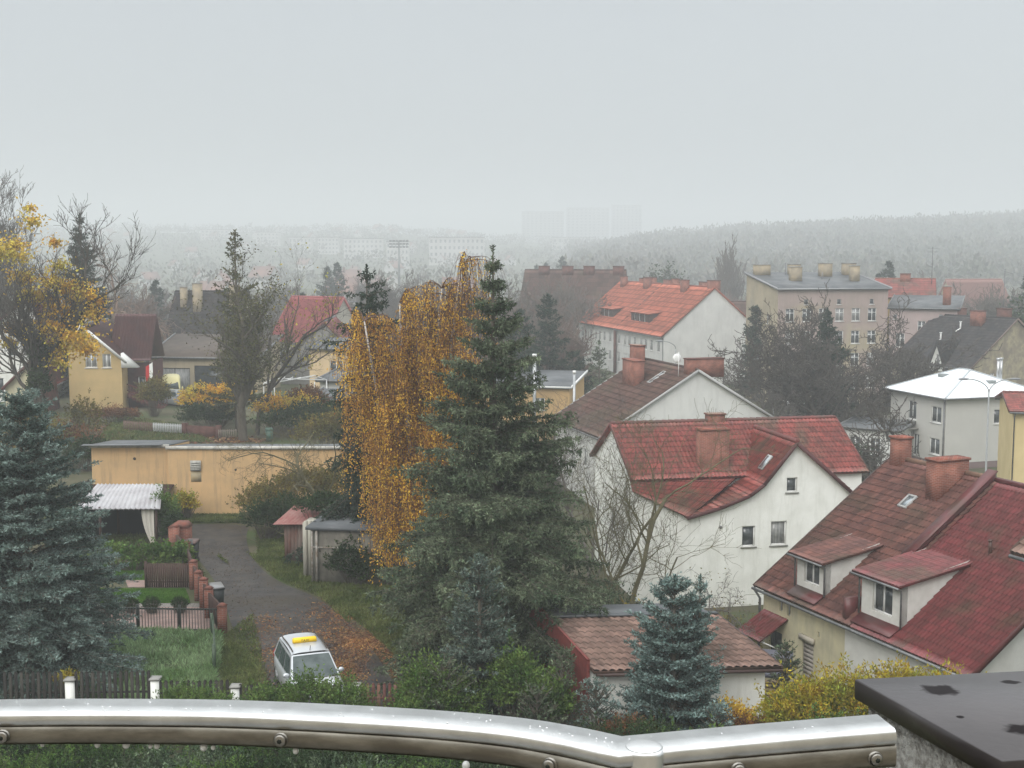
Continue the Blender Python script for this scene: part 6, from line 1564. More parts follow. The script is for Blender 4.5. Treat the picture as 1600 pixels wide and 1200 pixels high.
for (px, py, rr, n_) in ((50, 345, .8, 260), (45, 325, .5, 120), (85, 378, .55, 160), (22, 383, 1.1, 420), (5, 395, 1.0, 300), (35, 432, .9, 420), (30, 400, .7, 160), (108, 448, 1.1, 620), (82, 440, .9, 420), (132, 462, .9, 420), (92, 415, .7, 220), (58, 465, .8, 320), (45, 458, .7, 200), (100, 485, 1.3, 560), (142, 490, .8, 300), (75, 512, 1.0, 420), (118, 528, 1.3, 760), (95, 540, 1.1, 500), (25, 512, .9, 420), (135, 545, .8, 360), (152, 470, .5, 140), (90, 565, .9, 240), (15, 535, .6, 150)):
    c0 = D(px, py, 93 + g_.normal(0, .9)) - Vector((x, y, z)); n_ = int(n_ * .72); d = g_.normal(size=(n_ * 2, 3)); cc.append(np.array(c0) + unit(d) * np.abs(g_.normal(0, .62, (n_ * 2, 1))) * [rr * 1.5, rr * 1.2, rr * .85])
cc = np.concatenate(cc); V, q, v = cards(cc, unit(g_.normal(0, 1, cc.shape) - [0, 0, .5]), .21 * (.6 + .8 * g_.random(len(cc))), .17, v=g_.random(len(cc)), seed=3)
link('leaves', npmesh('leaves', V, q, v=v), orange_leaf, mp_)
x, y, z = P2(59, 92.6)
shrub('ivy', 'dark ivy wrapped round the trunk of the orange maple', x, y, z, [(0, 0, 2, .75, .75, 2.2), (.1, 0, 5, .65, .65, 2.4), (.1, 0, 7.5, .5, .5, 1.8)], 6000, .17, .14, dark_leaf, 133, cat='ivy', rough=.15)
# weeping bare tree and misty ones behind left
x, y, z = P2(188, 150)
tree_from('bare_tree', 'pale brown bare weeping tree right of the dark left spruce', x, y, z, mk(17.5, 134, levels=4, spread=.6, trunk_h=.25, r0=.3, kids=(12, 7, 5, 4), up=.1, gravity=.55, minr=.024), mat('brown_pale_twigs', (.24, .17, .13), rough=.9), cat='bare tree')
shrubs_l = [(120, 96, 'olive half-leafed bush before the cream house wall', olive_leaf, [(0, 0, 1.6, 1.9, 1.5, 1.9), (.6, 0, 2.8, 1.2, 1.1, 1.5)], 2300, .15),
    (95, 90, 'orange-brown bush left of the grassy slope', red_leaf, [(0, 0, 1.4, 2.5, 1.6, 1.6), (-2.5, 0, 1.8, 2.2, 1.6, 1.8)], 7000, .16),
    (30, 88, 'dull olive thicket at the left edge above the spruce', olive_leaf, [(0, 0, 1.8, 3.0, 2, 2.2), (-3, 0, 2, 2.4, 2, 2.4)], 8000, .18),
    (135, 88, 'round dark olive bush above the garage roof', dark_leaf, [(0, 0, 1.0, 1.6, 1.2, 1.3)], 4200, .13),
    (178, 112, 'clipped russet hedge under the cream house', red_leaf, [(-1.2, 0, .6, 1.0, .8, .75), (0, 0, .7, 1.1, .8, .8), (1.1, 0, .6, 1.0, .8, .75)], 4000, .13),
    (240, 117, 'grey-green willow bush by the porch', olive_leaf, [(0, 0, 1.6, 1.4, 1.2, 2.0)], 3600, .16),
    (340, 112, 'orange-yellow cherry bush right of the dark workshop bay', orange_leaf, [(-1.5, 0, 1.8, 1.8, 1.4, 1.5), (1.2, 0, 2.0, 1.7, 1.4, 1.5)], 5200, .2),
    (330, 108, 'dark green bush below the orange-yellow one', dark_leaf, [(-1.2, 0, .9, 1.5, 1.2, 1.3), (1.2, 0, .9, 1.4, 1.2, 1.2)], 4200, .17),
    (430, 106, 'orange bush right of the big trunk', orange_leaf, [(0, 0, 1.8, 1.7, 1.3, 1.3), (2.2, .5, 1.9, 1.6, 1.2, 1.2)], 3600, .19),
    (440, 104, 'long grey-green overgrown hedge behind the waste bins', dark_leaf, [(0, 0, 1.0, 2.0, 1.4, 1.4), (2.6, 0, 1.4, 2.2, 1.4, 1.7), (5, 0, 1.3, 2.2, 1.4, 1.6)], 9000, .16),
    (500, 95, 'olive thicket between hedge and dark spruce', olive_leaf, [(0, 0, 1.2, 2.0, 1.3, 1.7), (2.0, 0, 1.8, 1.7, 1.3, 2.0)], 6500, .16),
    (490, 108, 'rusty autumn bush beside the pergola', red_leaf, [(-.6, 0, 2.2, 1.8, 1.3, 1.4)], 3000, .18),
    (465, 70, 'bushy green mound overgrowing the rusty shed', olive_leaf, [(-1.8, 0, 1.1, 1.7, 1.4, 1.5), (.4, -.3, 2.1, 2.0, 1.5, 1.2), (2.2, 0, 1.9, 1.9, 1.4, 1.5)], 12000, .12),
    (408, 66.5, 'dark round ivy bush at the bend of the lane', dark_leaf, [(0, 0, .9, 1.2, 1.1, 1.2), (1.2, .3, 1.1, 1.1, 1, 1.3)], 8000, .11),
    (545, 57.5, 'dark ivy and brambles at the corner of the concrete garage', dark_leaf, [(0, 0, .8, 1.1, .9, 1.4), (.9, -.2, .5, .9, .8, 1.0)], 6000, .11),
    (520, 62, 'ivy spilling over the roof of the concrete garage', dark_leaf, [(-.2, 0, 2.7, 1.8, 1.2, .55), (1.3, -1.2, 2.1, .8, .5, 1.0)], 5000, .12),
    (915, 60, 'dense dark thicket on the bank between the tall spruce and the white house', dark_leaf, [(-2.2, 0, 1.6, 2.2, 1.6, 2.2), (.8, 0, 1.4, 2.0, 1.5, 2.0), (-.5, -1.5, .8, 2.2, 1.5, 1.6)], 11000, .12),
    (950, 56, 'yellow-green undergrowth behind the garage roof', olive_leaf, [(-1.2, 0, .9, 1.7, 1.2, 1.5), (1.3, 0, .8, 1.8, 1.2, 1.4)], 7000, .11),
    (1165, 62, 'grey-green brush at the corner between white and cream houses', olive_leaf, [(-1.0, 0, .9, 1.4, 1, 1.3), (.6, 0, .6, 1.2, 1, 1.0)], 5000, .11),
    (283, 71.5, 'yellow-green bush against the yellow wall', yellow_leaf, [(0, 0, .75, .7, .5, .8)], 1600, .12),
    (252, 66, 'tall dark thuja column beside the shelter', green_leaf, [(0, 0, 1.2, .75, .7, 1.6)], 5000, .09),
    (266, 64.5, 'second thuja nearer the brick block', dark_leaf, [(0, 0, .8, .6, .6, 1.1)], 3600, .09),
    (200, 60, 'large-leafed green border plants before the shelter', green_leaf, [(-1, 0, .55, 1, .5, .75), (.8, 0, .5, 1, .5, .7), (2.0, 0, .5, .7, .5, .75)], 3000, .17)]
for i, (px, d, lb, lm, bl, n_, ls) in enumerate(shrubs_l):
    x, y, z = P2(px, d); shrub('bush', lb, x, y, z, bl, int(n_ * 1.3), ls, ls * .65, lm, 200 + i, cat='bush')
for i, px in enumerate((172, 203, 237, 281)):
    v = G(px, 958, 0); shrub('box_ball', ('leftmost', 'second from left', 'third from left', 'rightmost')[i] + ' clipped round box bush on the pink paving', v.x, v.y, 0, [(0, 0, .32, .32, .32, .34)], 1400, .05, .035, dark_leaf, 230 + i, group='clipped box bushes on the paving', cat='box bush', rough=.06, shell=.8)
# foreground shrubs
v = q2(1370, 38.5)
shrub('golden_shrub', 'golden-green sumac shrub between cream house and dark parapet', v[0], v[1], -.5, [(-2.0, 0, .9, 1.2, 1, 1.5), (-.6, 0, 1.3, 1.3, 1, 1.4), (1.0, 0, 1.5, 1.3, 1, 1.3), (2.4, 0, 1.3, 1.1, 1, 1.3), (-2.7, .3, .2, .9, .8, 1.0)], 42000, .13, .055, yellow_leaf, 240, cat='shrub', rough=.45)
v = q2(1345, 37.5)
shrub('bush', 'green bushy growth inside the golden-green shrub', v[0], v[1], -.6, [(-.8, 0, .7, 1.0, .8, 1.2), (1.0, 0, .6, 1.4, .8, 1.3)], 7000, .12, .05, green_leaf, 241, cat='bush')
fr = [(470, 38.6, 'feathery green bush in front of the taxi', green_leaf, [(-1.2, 0, 1.0, .9, .7, 1.05), (.1, 0, 1.3, .9, .7, 1.1), (1.2, 0, 1.15, .8, .7, 1.05)], 9000, .09),
      (300, 38.6, 'feathery green bush over the third picket panel', green_leaf, [(-.5, 0, 1.0, .9, .7, 1.0), (.5, 0, .8, .8, .7, .9)], 7000, .09),
      (400, 37.8, 'low juniper-like green bush between fence posts', green_leaf, [(0, 0, .6, 1.3, .7, .9)], 5000, .08),
      (600, 38.2, 'dense green laurel bush under the reddish pickets', green_leaf, [(-.8, 0, .5, .8, .6, .7), (.7, 0, .8, .8, .7, .9)], 7000, .1),
      (665, 39.0, 'tall leafy green bush left of the small fir', green_leaf, [(0, 0, 1.3, .9, .8, 1.4), (.9, 0, 1.0, .8, .7, 1.2)], 9000, .1),
      (820, 39.4, 'glossy green laurel right of the small fir', green_leaf, [(-.4, 0, 1.4, .8, .8, 1.5), (.7, 0, 1.0, .8, .8, 1.1)], 9000, .11),
      (985, 37.8, 'orange-tinged low bush before the dense blue fir', red_leaf, [(0, 0, .5, .9, .6, .7)], 2600, .09),
      (1155, 39.2, 'orange leafed shrub right of the dense blue fir', orange_leaf, [(0, 0, .5, .7, .5, .75)], 1500, .1),
      (1190, 38.6, 'tangled brown-green brambles below the timber terrace', red_leaf, [(-.5, 0, .3, 1.2, .7, .7), (.8, 0, .3, 1.1, .7, .7)], 3600, .09),
      (88, 40.4, 'yellow clump growing on the leftmost white post', yellow_leaf, [(0, 0, 1.55, .36, .28, .22)], 700, .08)]
for i, (px, d, lb, lm, bl, n_, ls) in enumerate(fr):
    v = q2(px, d); shrub('bush', lb, v[0], v[1], -.2, bl, n_ if i == 9 else int(n_ * 1.6), ls, ls * .5, lm, 250 + i, cat='bush')
# hedge belt right below the balcony (seen under and just over the rail)
i = 0
for px in range(20, 1500, 120):
    d = 35.6 + 1.2 * math.sin(px * .02); v = q2(px, d)
    shrub('hedge_bush', ('dark', 'mid green', 'bluish', 'yellow-tipped')[i % 4] + ' low bush number %s along the garden edge under the balcony' % ('one two three four five six seven eight nine ten eleven twelve thirteen'.split()[i]), v[0], v[1], -.2,
          [(-.7, 0, .5, 1.1, 1.0, 1.05), (.8, .2, .6, 1.1, 1.0, 1.0)], 9000, .09, .045, (dark_leaf, green_leaf, spruce_mid, green_leaf)[i % 4], 300 + i, cat='bush', group='low bushes under the balcony rail'); i += 1

i = 0
for px in range(-10, 1400, 105):
    v = q2(px, 33.0 + .5 * math.sin(px)); shrub('hedge_bush', ('leafy', 'feathery', 'bluish')[i % 3] + ' bush seen only under the handrail, number %s from the left' % 'one two three four five six seven eight nine ten eleven twelve thirteen fourteen'.split()[i], v[0], v[1], -.3,
          [(-.5, 0, .8, 1.0, 1.0, 1.15), (.7, .2, .9, 1.0, 1.0, 1.1), (0, -1.3, .4, 1.5, 1.1, 1.2)], 8500, .09, .045, (green_leaf, dark_leaf, spruce_mid)[i % 3], 340 + i, cat='bush', group='bushes seen below the handrail'); i += 1

# ------------------------------------------------------------------ misty middle distance: trees in groups, one mesh set per kind
def base_bare(seed, H, nm, **k):
    x, y, z = -400 - seed, 200, 0
    return mk(H, seed, **k)
far_twig = mat('far_grey_twigs', (.10, .085, .075), (.14, .12, .10), scale=.3, rough=.95)
far_pink = mat('far_reddish_twigs', (.17, .11, .09), (.13, .10, .085), scale=.3, rough=.95)
protos = {}
def proto(kind):
    """first tree of a kind; later ones are copies"""
    return protos.get(kind)
def far_tree(kind, px, d, H, label, group, rz=None):
    x, y = q2(px, d); z = tz(x, y) - .3
    if kind in protos:
        o, H0 = protos[kind]
        return dup(o, (x, y, z), rnd.uniform(0, 6.28), H / H0, label, group)
    if kind in ('grey', 'grey2', 'pink'):
        sd = {'grey': 401, 'grey2': 402, 'pink': 403}[kind]
        o = tree_from('bare_tree', label, x, y, z, mk(H, sd, levels=4, spread=.62, trunk_h=.15, r0=.25, kids=(12, 8, 6, 4), lens=(.55, .55, .5, .5), up=.2, minr=.045), far_pink if kind == 'pink' else far_twig, group=group, cat='bare tree')
    elif kind == 'poplar':
        o = tree_from('poplar', label, x, y, z, mk(H, 404, levels=3, spread=.2, trunk_h=.1, r0=.3, kids=(26, 8, 5), lens=(.42, .4, .4), up=.75, minr=.07), far_twig, group=group, cat='poplar')
    elif kind == 'conifer':
        o = conifer('conifer', label, x, y, z, H, H * .26, 405, spruce_dark, group=group, cat='conifer', nb=110, dens=.4, droop=.2, rise=.2, card=(.7, .25), prof=.9, wood=False, irregular=.3)
    elif kind == 'round':
        o = tree_from('leafy_tree', label, x, y, z, mk(H, 406, levels=3, spread=.9, trunk_h=.25, r0=.35, kids=(9, 7, 5), up=.15, minr=.06), far_twig, group=group, cat='tree', leaves=4200, leafm=dark_leaf, lsize=.75, lw=.5, clump=.6, seed=12)
    protos[kind] = (o, H); return o
lab = {'grey': 'hazy grey bare tree', 'grey2': 'hazy spreading bare tree', 'pink': 'hazy reddish bare tree', 'poplar': 'tall misty poplar', 'conifer': 'misty dark conifer', 'round': 'misty round-crowned tree'}
areas = [('behind the roofs on the left', [('grey', 205, 190, 13), ('pink', 178, 175, 12), ('pink', 215, 165, 12.5), ('grey2', 250, 210, 14), ('conifer', 248, 225, 15), ('grey', 275, 230, 13), ('conifer', 290, 240, 11), ('grey2', 312, 220, 12), ('conifer', 322, 250, 11), ('grey', 345, 200, 13), ('grey', 165, 220, 15), ('grey2', 140, 240, 16), ('grey', 230, 260, 15), ('grey2', 185, 280, 14), ('conifer', 200, 150, 8)]),
    ('between the left roofs and the birch', [('grey', 430, 230, 13), ('grey2', 460, 215, 13), ('conifer', 475, 205, 13), ('grey', 495, 240, 14), ('grey2', 520, 225, 13), ('grey', 545, 235, 13), ('pink', 505, 190, 10), ('grey', 570, 260, 14), ('grey2', 600, 250, 17), ('grey', 625, 255, 17), ('grey2', 650, 260, 16), ('grey', 680, 240, 14), ('conifer', 515, 330, 16), ('conifer', 530, 330, 17), ('grey', 470, 300, 15), ('grey2', 440, 290, 14), ('grey2', 555, 310, 15), ('grey', 700, 300, 16), ('grey', 390, 250, 14), ('grey2', 725, 230, 13), ('grey', 590, 200, 9), ('grey2', 540, 180, 8)]),
    ('between the tall spruce and the orange roof', [('grey', 800, 190, 15), ('pink', 815, 175, 14), ('grey2', 830, 200, 16), ('grey', 850, 185, 15), ('pink', 868, 178, 14), ('grey', 842, 165, 13.5), ('pink', 825, 158, 11), ('grey', 875, 160, 12), ('conifer', 905, 160, 8), ('grey', 785, 210, 16), ('grey2', 862, 225, 16.5), ('grey', 820, 240, 17)]),
    ('on the rise behind the orange roof', [('round', 1038, 300, 17), ('round', 1065, 315, 14), ('grey', 1012, 290, 13), ('poplar', 1124, 320, 23), ('poplar', 1137, 325, 25), ('poplar', 1146, 330, 22), ('pink', 1160, 290, 12), ('grey', 1098, 300, 12), ('pink', 1172, 260, 10), ('conifer', 852, 420, 16), ('conifer', 878, 430, 18), ('conifer', 838, 440, 15), ('grey2', 1000, 340, 11), ('round', 985, 370, 9)]),
    ('behind the tenement at right', [('conifer', 1368, 262, 15.5), ('conifer', 1383, 258, 18), ('round', 1420, 250, 14), ('grey', 1440, 270, 15), ('grey2', 1480, 230, 13), ('grey', 1510, 240, 15), ('grey2', 1545, 225, 15), ('grey', 1565, 215, 15), ('round', 1590, 165, 11), ('round', 1610, 190, 15), ('pink', 1530, 260, 14), ('conifer', 1600, 240, 16), ('grey', 1335, 280, 14), ('round', 1278, 290, 13), ('grey2', 1230, 300, 13), ('grey', 1460, 300, 16), ('conifer', 1505, 190, 11), ('grey', 1590, 260, 16), ('grey2', 1405, 290, 14)])]
ords = 'first second third fourth fifth sixth seventh eighth ninth tenth eleventh twelfth'.split()
for where, lst in areas:
    for k, px, d, H in lst:
        same = sorted(q[1] for q in lst if q[0] == k)
        far_tree(k, px, d, H, (lab[k] + ' ' + where + (', %s from the left' % ords[same.index(px)] if len(same) > 1 else '')), lab[k] + 's ' + where)
# thicket of low bushes among the far gardens
def cloud(name, n, xr, yr, size, hgt, m, seed, cond=None, per=28, csz=1.3):
    g_ = np.random.default_rng(seed); x = g_.uniform(*xr, n); y = g_.uniform(*yr, n)
    if cond is not None: k = cond(x, y); x, y = x[k], y[k]
    z = ter(x, y); s_ = size * (.6 + .8 * g_.random(len(x))); h_ = hgt * (.6 + .8 * g_.random(len(x)))
    d = unit(g_.normal(size=(len(x), per, 3))); d[..., 2] = np.abs(d[..., 2])
    rr = .75 + .3 * g_.random((len(x), per, 1))
    c = np.stack([x, y, z + h_ * .25], -1)[:, None] + d * rr * np.stack([s_, s_, h_ * .75], -1)[:, None]
    c = c.reshape(-1, 3); dd = unit(d.reshape(-1, 3) + g_.normal(0, .6, c.shape) + [0, 0, .3])
    V, q, v = cards(c, dd, csz * (.6 + .8 * g_.random(len(c))), csz * .6, v=np.repeat(g_.random(len(x)), per) * .7 + .3 * g_.random(len(c)), seed=seed)
    o = link(name, npmesh(name, V, q, v=v), m); tag(o, kind='stuff'); return o
forest_m = leafmat('far_forest_crowns', (.13, .115, .095), (.105, .11, .085), island=.3, attr=.45, trans=.1, scale=.02)
o = cloud('hillside_forest', 10000, (0, 860), (520, 1650), 5.6, 11.5, forest_m, 501, cond=lambda x, y: (x > y * .048 + 6 * np.sin(y * .02)) & (x < y * .46), per=28, csz=3.0)
o['label'] = 'dense leafless forest covering the misty hill at right'; o['category'] = 'forest'
o = cloud('valley_bushes', 1500, (-190, 150), (185, 420), 2.6, 4.5, forest_m, 502, cond=lambda x, y: (np.abs(x) < y * .42) & ~((x > 8) & (x < 60) & (y < 245)), per=26, csz=1.1)
o['label'] = 'hazy low bushes and hedges among the far gardens'; o['category'] = 'bushes'
o = cloud('town_trees', 2600, (-900, 200), (450, 2100), 6.5, 9, forest_m, 503, cond=lambda x, y: (x < y * .1) & (x > -y * .42), per=22, csz=2.4)
o['label'] = 'misty trees scattered through the far town on the slope'; o['category'] = 'trees'

# ------------------------------------------------------------------ far town in the mist
far_wall = mat('far_pale_wall', (.50, .49, .47), (.43, .42, .4), scale=.1, rough=.9)
far_win = mat('far_window', (.10, .11, .12), rough=.4)
def block(name, label, px0, px1, d, ztop, floors, cols, wallm, group=None, depth=12, rz=0, roofm=None, zt_py=None, cat='apartment block'):
    x0, _ = q2(px0, d); x1, _ = q2(px1, d); L_ = x1 - x0
    zt = D(px0, ztop, d).z; zb_ = tz((x0 + x1) / 2, d) - 2
    t_ = thing(name, label, cat, (x0, d, 0), rz, group)
    fh = (zt - .8 - (zb_ + 2)) / floors; bw = L_ / cols
    holes = [(bw * (i + .28), bw * (i + .72), zb_ + 2 + fh * (k + .35), zb_ + 2 + fh * (k + .82)) for i in range(cols) for k in range(floors)]
    mb = MB(); mb.wall(((0, 0), (1, 0), (0, -1)), [(0, zt), (L_, zt)], zb_, holes, depth=.25); mb.wall(((0, 0), (0, 1), (-1, 0)), [(0, zt), (depth, zt)], zb_); mb.wall(((L_, 0), (0, 1), (1, 0)), [(0, zt), (depth, zt)], zb_); mb.wall(((0, depth), (1, 0), (0, 1)), [(0, zt), (L_, zt)], zb_)
    mb.build('wall', wallm, t_)
    mb = MB(); mb.box(.1, .22, zb_ + .5, L_ - .1, .3, zt - .3); mb.build('windows', far_win, t_)
    mb = MB(); mb.box(-.3, -.3, zt, L_ + .3, depth + .3, zt + .5); mb.build('roof', roofm or roof_dark, t_)
    return t_
far_grey = mat('far_grey_wall', (.40, .40, .40), rough=.9)
for k, (a, b, d, yt, fl, co) in enumerate(((815, 880, 1950, 331, 13, 10), (884, 950, 2000, 325, 13, 10), (954, 1000, 2050, 321, 14, 8))):
    block('tower_block', ('left', 'middle', 'right')[k] + ' section of the faint eleven-storey slab block on the horizon', a, b, d, yt, fl, co, far_grey, 'faint slab blocks on the horizon')
block('pavilion', 'long low white building at the foot of the faint slab block', 862, 928, 1500, 371, 2, 8, far_wall, cat='building')
for k, (a, b, d, yt, fl, co) in enumerate(((540, 600, 1150, 373, 4, 9), (606, 640, 980, 378, 4, 6), (672, 757, 1050, 371, 4, 12), (500, 532, 1200, 371, 4, 6), (455, 490, 1200, 371, 3, 6), (405, 440, 1350, 363, 4, 6), (320, 362, 1450, 359, 3, 7))):
    block('apartment_block', ('pale four-storey block just left of the floodlight mast', 'narrow pale block behind the floodlight mast', 'longest white block with window rows above the birch', 'small pale block left of the wide one near the mast', 'low pale block above the dark conifers', 'faint block above the ivy-filled tree', 'faintest wide low block at left')[k], a, b, d, yt, fl, co, far_wall, 'pale misty apartment blocks')
hp = None
far_roof = mat('far_roof', (.25, .13, .10), (.16, .12, .11), scale=.05, rough=.9)
spots = []
R3 = random.Random(3)
for i in range(58):
    px = R3.uniform(150, 800); d = R3.uniform(420, 1750)
    if i > 46: px = R3.uniform(850, 960); d = R3.uniform(420, 700)
    spots.append((px, d))
for i, (px, d) in enumerate(spots):
    x, y = q2(px, d); z = tz(x, y)
    if hp is None:
        hp = thing('far_house', 'small misty gabled house in the far town', 'house', (x, y, z), 0, 'misty houses of the far town')
        mb = MB(); F4 = ((-5, -4), (1, 0), (0, -1)); mb.wall(F4, [(0, 4.5), (10, 4.5)], -2, [(1, 2.2, 1.5, 3), (4, 5.2, 1.5, 3), (7, 8.2, 1.5, 3)]); mb.wall(((-5, 4), (1, 0), (0, 1)), [(0, 4.5), (10, 4.5)], -2)
        for xx, nx in ((-5, -1), (5, 1)): mb.wall(((xx, -4), (0, 1), (nx, 0)), [(0, 4.5), (4, 8.5), (8, 4.5)], -2, [(3.4, 4.6, 4.2, 5.6)])
        mb.build('wall', far_wall, hp); mb = MB(); mb.box(-4.8, -3.8, 0, 4.8, 3.8, 4.4); mb.build('windows', far_win, hp)
        mb = MB()
        for s_ in (-1, 1): mb.hexa([(-5.4, s_ * 4.5, 4.0), (5.4, s_ * 4.5, 4.0), (5.4, 0, 8.6), (-5.4, 0, 8.6), (-5.4, s_ * 4.5, 4.2), (5.4, s_ * 4.5, 4.2), (5.4, 0, 8.85), (-5.4, 0, 8.85)])
        rf_ = mb.build('roof', far_roof, hp); mb = MB(); mb.box(1.5, .4, 7, 2.4, 1.2, 9.8); mb.build('chimney', brick_dk, rf_)
    else: dup(hp, (x, y, z), R3.uniform(0, 6.28), R3.uniform(.8, 1.25))

# ------------------------------------------------------------------ grass, fallen leaves
def scatter(name, polys, n, size, wd, m, seed, up=1.0, hgt=.02, label=None, cat=None, zmax=0.0, clump=None):
    g_ = np.random.default_rng(seed); Vs = []; tot = 0; allc = []
    for poly, share in polys:
        P_ = np.array([G(a, b, 0)[:2] for a, b in poly]); lo, hi = P_.min(0), P_.max(0)
        c = g_.uniform(lo, hi, (int(n * share * 2.2), 2))
        ins = np.zeros(len(c), bool); j = len(P_) - 1
        for i in range(len(P_)):
            xi, yi = P_[i]; xj, yj = P_[j]
            ins ^= ((yi > c[:, 1]) != (yj > c[:, 1])) & (c[:, 0] < (xj - xi) * (c[:, 1] - yi) / (yj - yi + 1e-9) + xi); j = i
        if clump: ins &= (np.sin(c[:, 0] * clump) + np.sin(c[:, 1] * clump * 1.3 + c[:, 0]) + g_.normal(0, 1.3, len(c))) > -.1
        allc.append(c[ins])
    c = np.concatenate(allc); c = c + (g_.normal(0, .45, c.shape) if up < .5 else 0); z = ter(c[:, 0], c[:, 1]) + .022 + g_.random(len(c)) * zmax
    d = unit(np.concatenate([g_.normal(0, 1, (len(c), 2)), np.full((len(c), 1), up)], 1) + g_.normal(0, .15, (len(c), 3)))
    upv = g_.normal(0, .3, (len(c), 3)) + [0, 0, 1.0]
    V, q, v = cards(np.column_stack([c, z]), d, size * (.5 + g_.random(len(c))), wd, up=upv if up < .5 else None, v=g_.random(len(c)), seed=seed)
    o = link(name, npmesh(name, V, q, v=v), m); tag(o, label, cat, kind='stuff'); return o
grassm = leafmat('meadow_grass', (.13, .21, .08), (.25, .34, .18), island=.35, attr=.35, trans=.25, scale=.7)
scatter('meadow_grass', [([(40, 1100), (333, 1100), (345, 992), (120, 990)], 1)], 60000, .26, .035, grassm, 601, up=1.1, label='lush long green grass in the near garden', cat='grass', zmax=.1, clump=2.1)
scatter('verge_grass', [([(395, 1110), (350, 1110), (345, 1000), (375, 1010), (405, 1060)], .25), ([(386, 865), (430, 905), (500, 935), (545, 975), (545, 920), (470, 895), (430, 875)], .4), ([(303, 868), (318, 900), (330, 930), (300, 900)], .08), ([(265, 818), (400, 818), (400, 806), (265, 806)], .2), ([(340, 868), (360, 885), (345, 875)], .03), ([(400, 830), (640, 830), (640, 1040), (560, 975), (500, 925), (440, 905), (405, 880)], 1.6), ([(120, 880), (300, 820), (262, 800), (130, 800)], .7), ([(395, 960), (345, 1000), (420, 1080)], .1)], 42000, .16, .03, leafmat('verge_grass', (.075, .10, .03), (.14, .16, .055), island=.35, attr=.3, trans=.25), 602, up=1.0, label='short rough grass along the edges of the lane', cat='grass', zmax=.03)
lf = leafmat('fallen_leaf_litter', (.26, .13, .055), (.11, .065, .045), island=.5, attr=.4, trans=.1, scale=.6)
scatter('fallen_leaves', [([(520, 1060), (640, 1075), (610, 985), (560, 985), (530, 1000)], .5), ([(395, 960), (440, 960), (445, 1080), (405, 1080), (400, 1010)], .16), ([(470, 990), (570, 1000), (550, 940), (500, 935)], .10), ([(560, 1100), (660, 1100), (650, 1060), (560, 1060)], .15)], 26000, .085, .06, lf, 603, up=.1, label='orange and brown fallen leaves around the taxi', cat='leaves', clump=1.6)
scatter('fallen_leaves', [([(150, 665), (215, 662), (275, 680), (290, 690), (200, 690), (150, 690)], .5), ([(290, 676), (420, 690), (290, 692)], .5)], 9000, .28, .2, lf, 604, up=.1, label='orange leaves strewn over the slope behind the yellow wall', cat='leaves', clump=1.1)
scatter('slope_grass', [([(185, 652), (280, 665), (330, 692), (150, 692)], 1)], 16000, .3, .06, leafmat('slope_grass', (.09, .13, .04), (.16, .16, .06), island=.3, attr=.3, trans=.2), 605, up=1.0, label='green grass slope above the yellow garage wall', cat='grass')
scatter('lawn_grass', [([(150, 943), (297, 943), (289, 921), (150, 921)], .6), ([(150, 907), (228, 907), (224, 880), (150, 880)], .4)], 26000, .07, .02, leafmat('lawn_blades', (.06, .14, .02), (.09, .18, .03), island=.25, attr=.2, trans=.2), 606, up=1.2, label='short bright green lawn blades by the paving', cat='grass')
litter = leafmat('dark_leaf_litter', (.06, .04, .03), (.09, .06, .04), island=.4, attr=.3, trans=0)
scatter('lane_debris', [([(300, 850), (385, 850), (440, 912), (560, 985), (600, 1060), (430, 1090), (366, 992), (335, 905)], 1)], 9000, .07, .05, litter, 607, up=.05, label='small dark leaf debris on the wet lane', cat='leaves', clump=.8)

# ------------------------------------------------------------------ balcony rail, parapet and our own facade
RZ = 14.75
metal = mat('polished_rail_metal', (.80, .80, .79), (.66, .66, .65), scale=22, rough=.30, metal=1.0, detail=8)
dullm = mat('grimy_rail_metal', (.30, .28, .24), (.17, .155, .13), scale=16, detail=9, rough=.35, metal=.85, stretch=(1, 1, 3))
rail = thing('balcony_rail', 'curved polished steel balcony handrail across the bottom of the photo', 'handrail', (0, 1.4, RZ))
O = Vector((0, 1.4, RZ))
tl = [(-250, 1096), (0, 1091), (200, 1090), (400, 1093), (640, 1105), (800, 1118), (900, 1133), (972, 1148)]
tr = [(972, 1148), (1180, 1129), (1368, 1114)]
def sweep(path, prof, closed=True):
    secs = []
    for i, p in enumerate(path):
        d = (path[min(i + 1, len(path) - 1)] - path[max(i - 1, 0)]); d.z = 0; d.normalize()
        nrm = Vector((d.y, -d.x, 0))      # toward the camera
        secs.append([tuple(p - O + nrm * a + Vector((0, 0, b))) for a, b in prof] + [tuple(p - O + nrm * prof[0][0] + Vector((0, 0, prof[0][1])))])
    return secs
def catmull(pts, k=8):
    o = []
    for i in range(len(pts) - 1):
        p0, p1, p2, p3 = pts[max(i - 1, 0)], pts[i], pts[i + 1], pts[min(i + 2, len(pts) - 1)]
        for j in range(k):
            t = j / k; o.append(.5 * ((2 * p1) + (p2 - p0) * t + (2 * p0 - 5 * p1 + 4 * p2 - p3) * t * t + (3 * p1 - p0 - 3 * p2 + p3) * t ** 3))
    return o + [pts[-1]]
cs = [(0.0, -.004), (.004, 0), (.044, -.001)] + [(.044 + .008 * math.sin(a), -.009 + .008 * math.cos(a)) for a in np.linspace(.2, 1.57, 6)] + [(.0515, -.015), (.049, -.017), (.049, -.037), (.045, -.04), (.004, -.04), (0, -.036)]
lower = [(.0495, -.0175), (.0525, -.018), (.0532, -.035), (.051, -.0392), (.0495, -.0392)]
panel = [(.022, -.0405), (.030, -.0405), (.030, -.8), (.022, -.8)]
L0 = catmull([G(a, b, RZ) for a, b in tl], 8); R0 = catmull([G(a, b, RZ) for a, b in tr], 4)
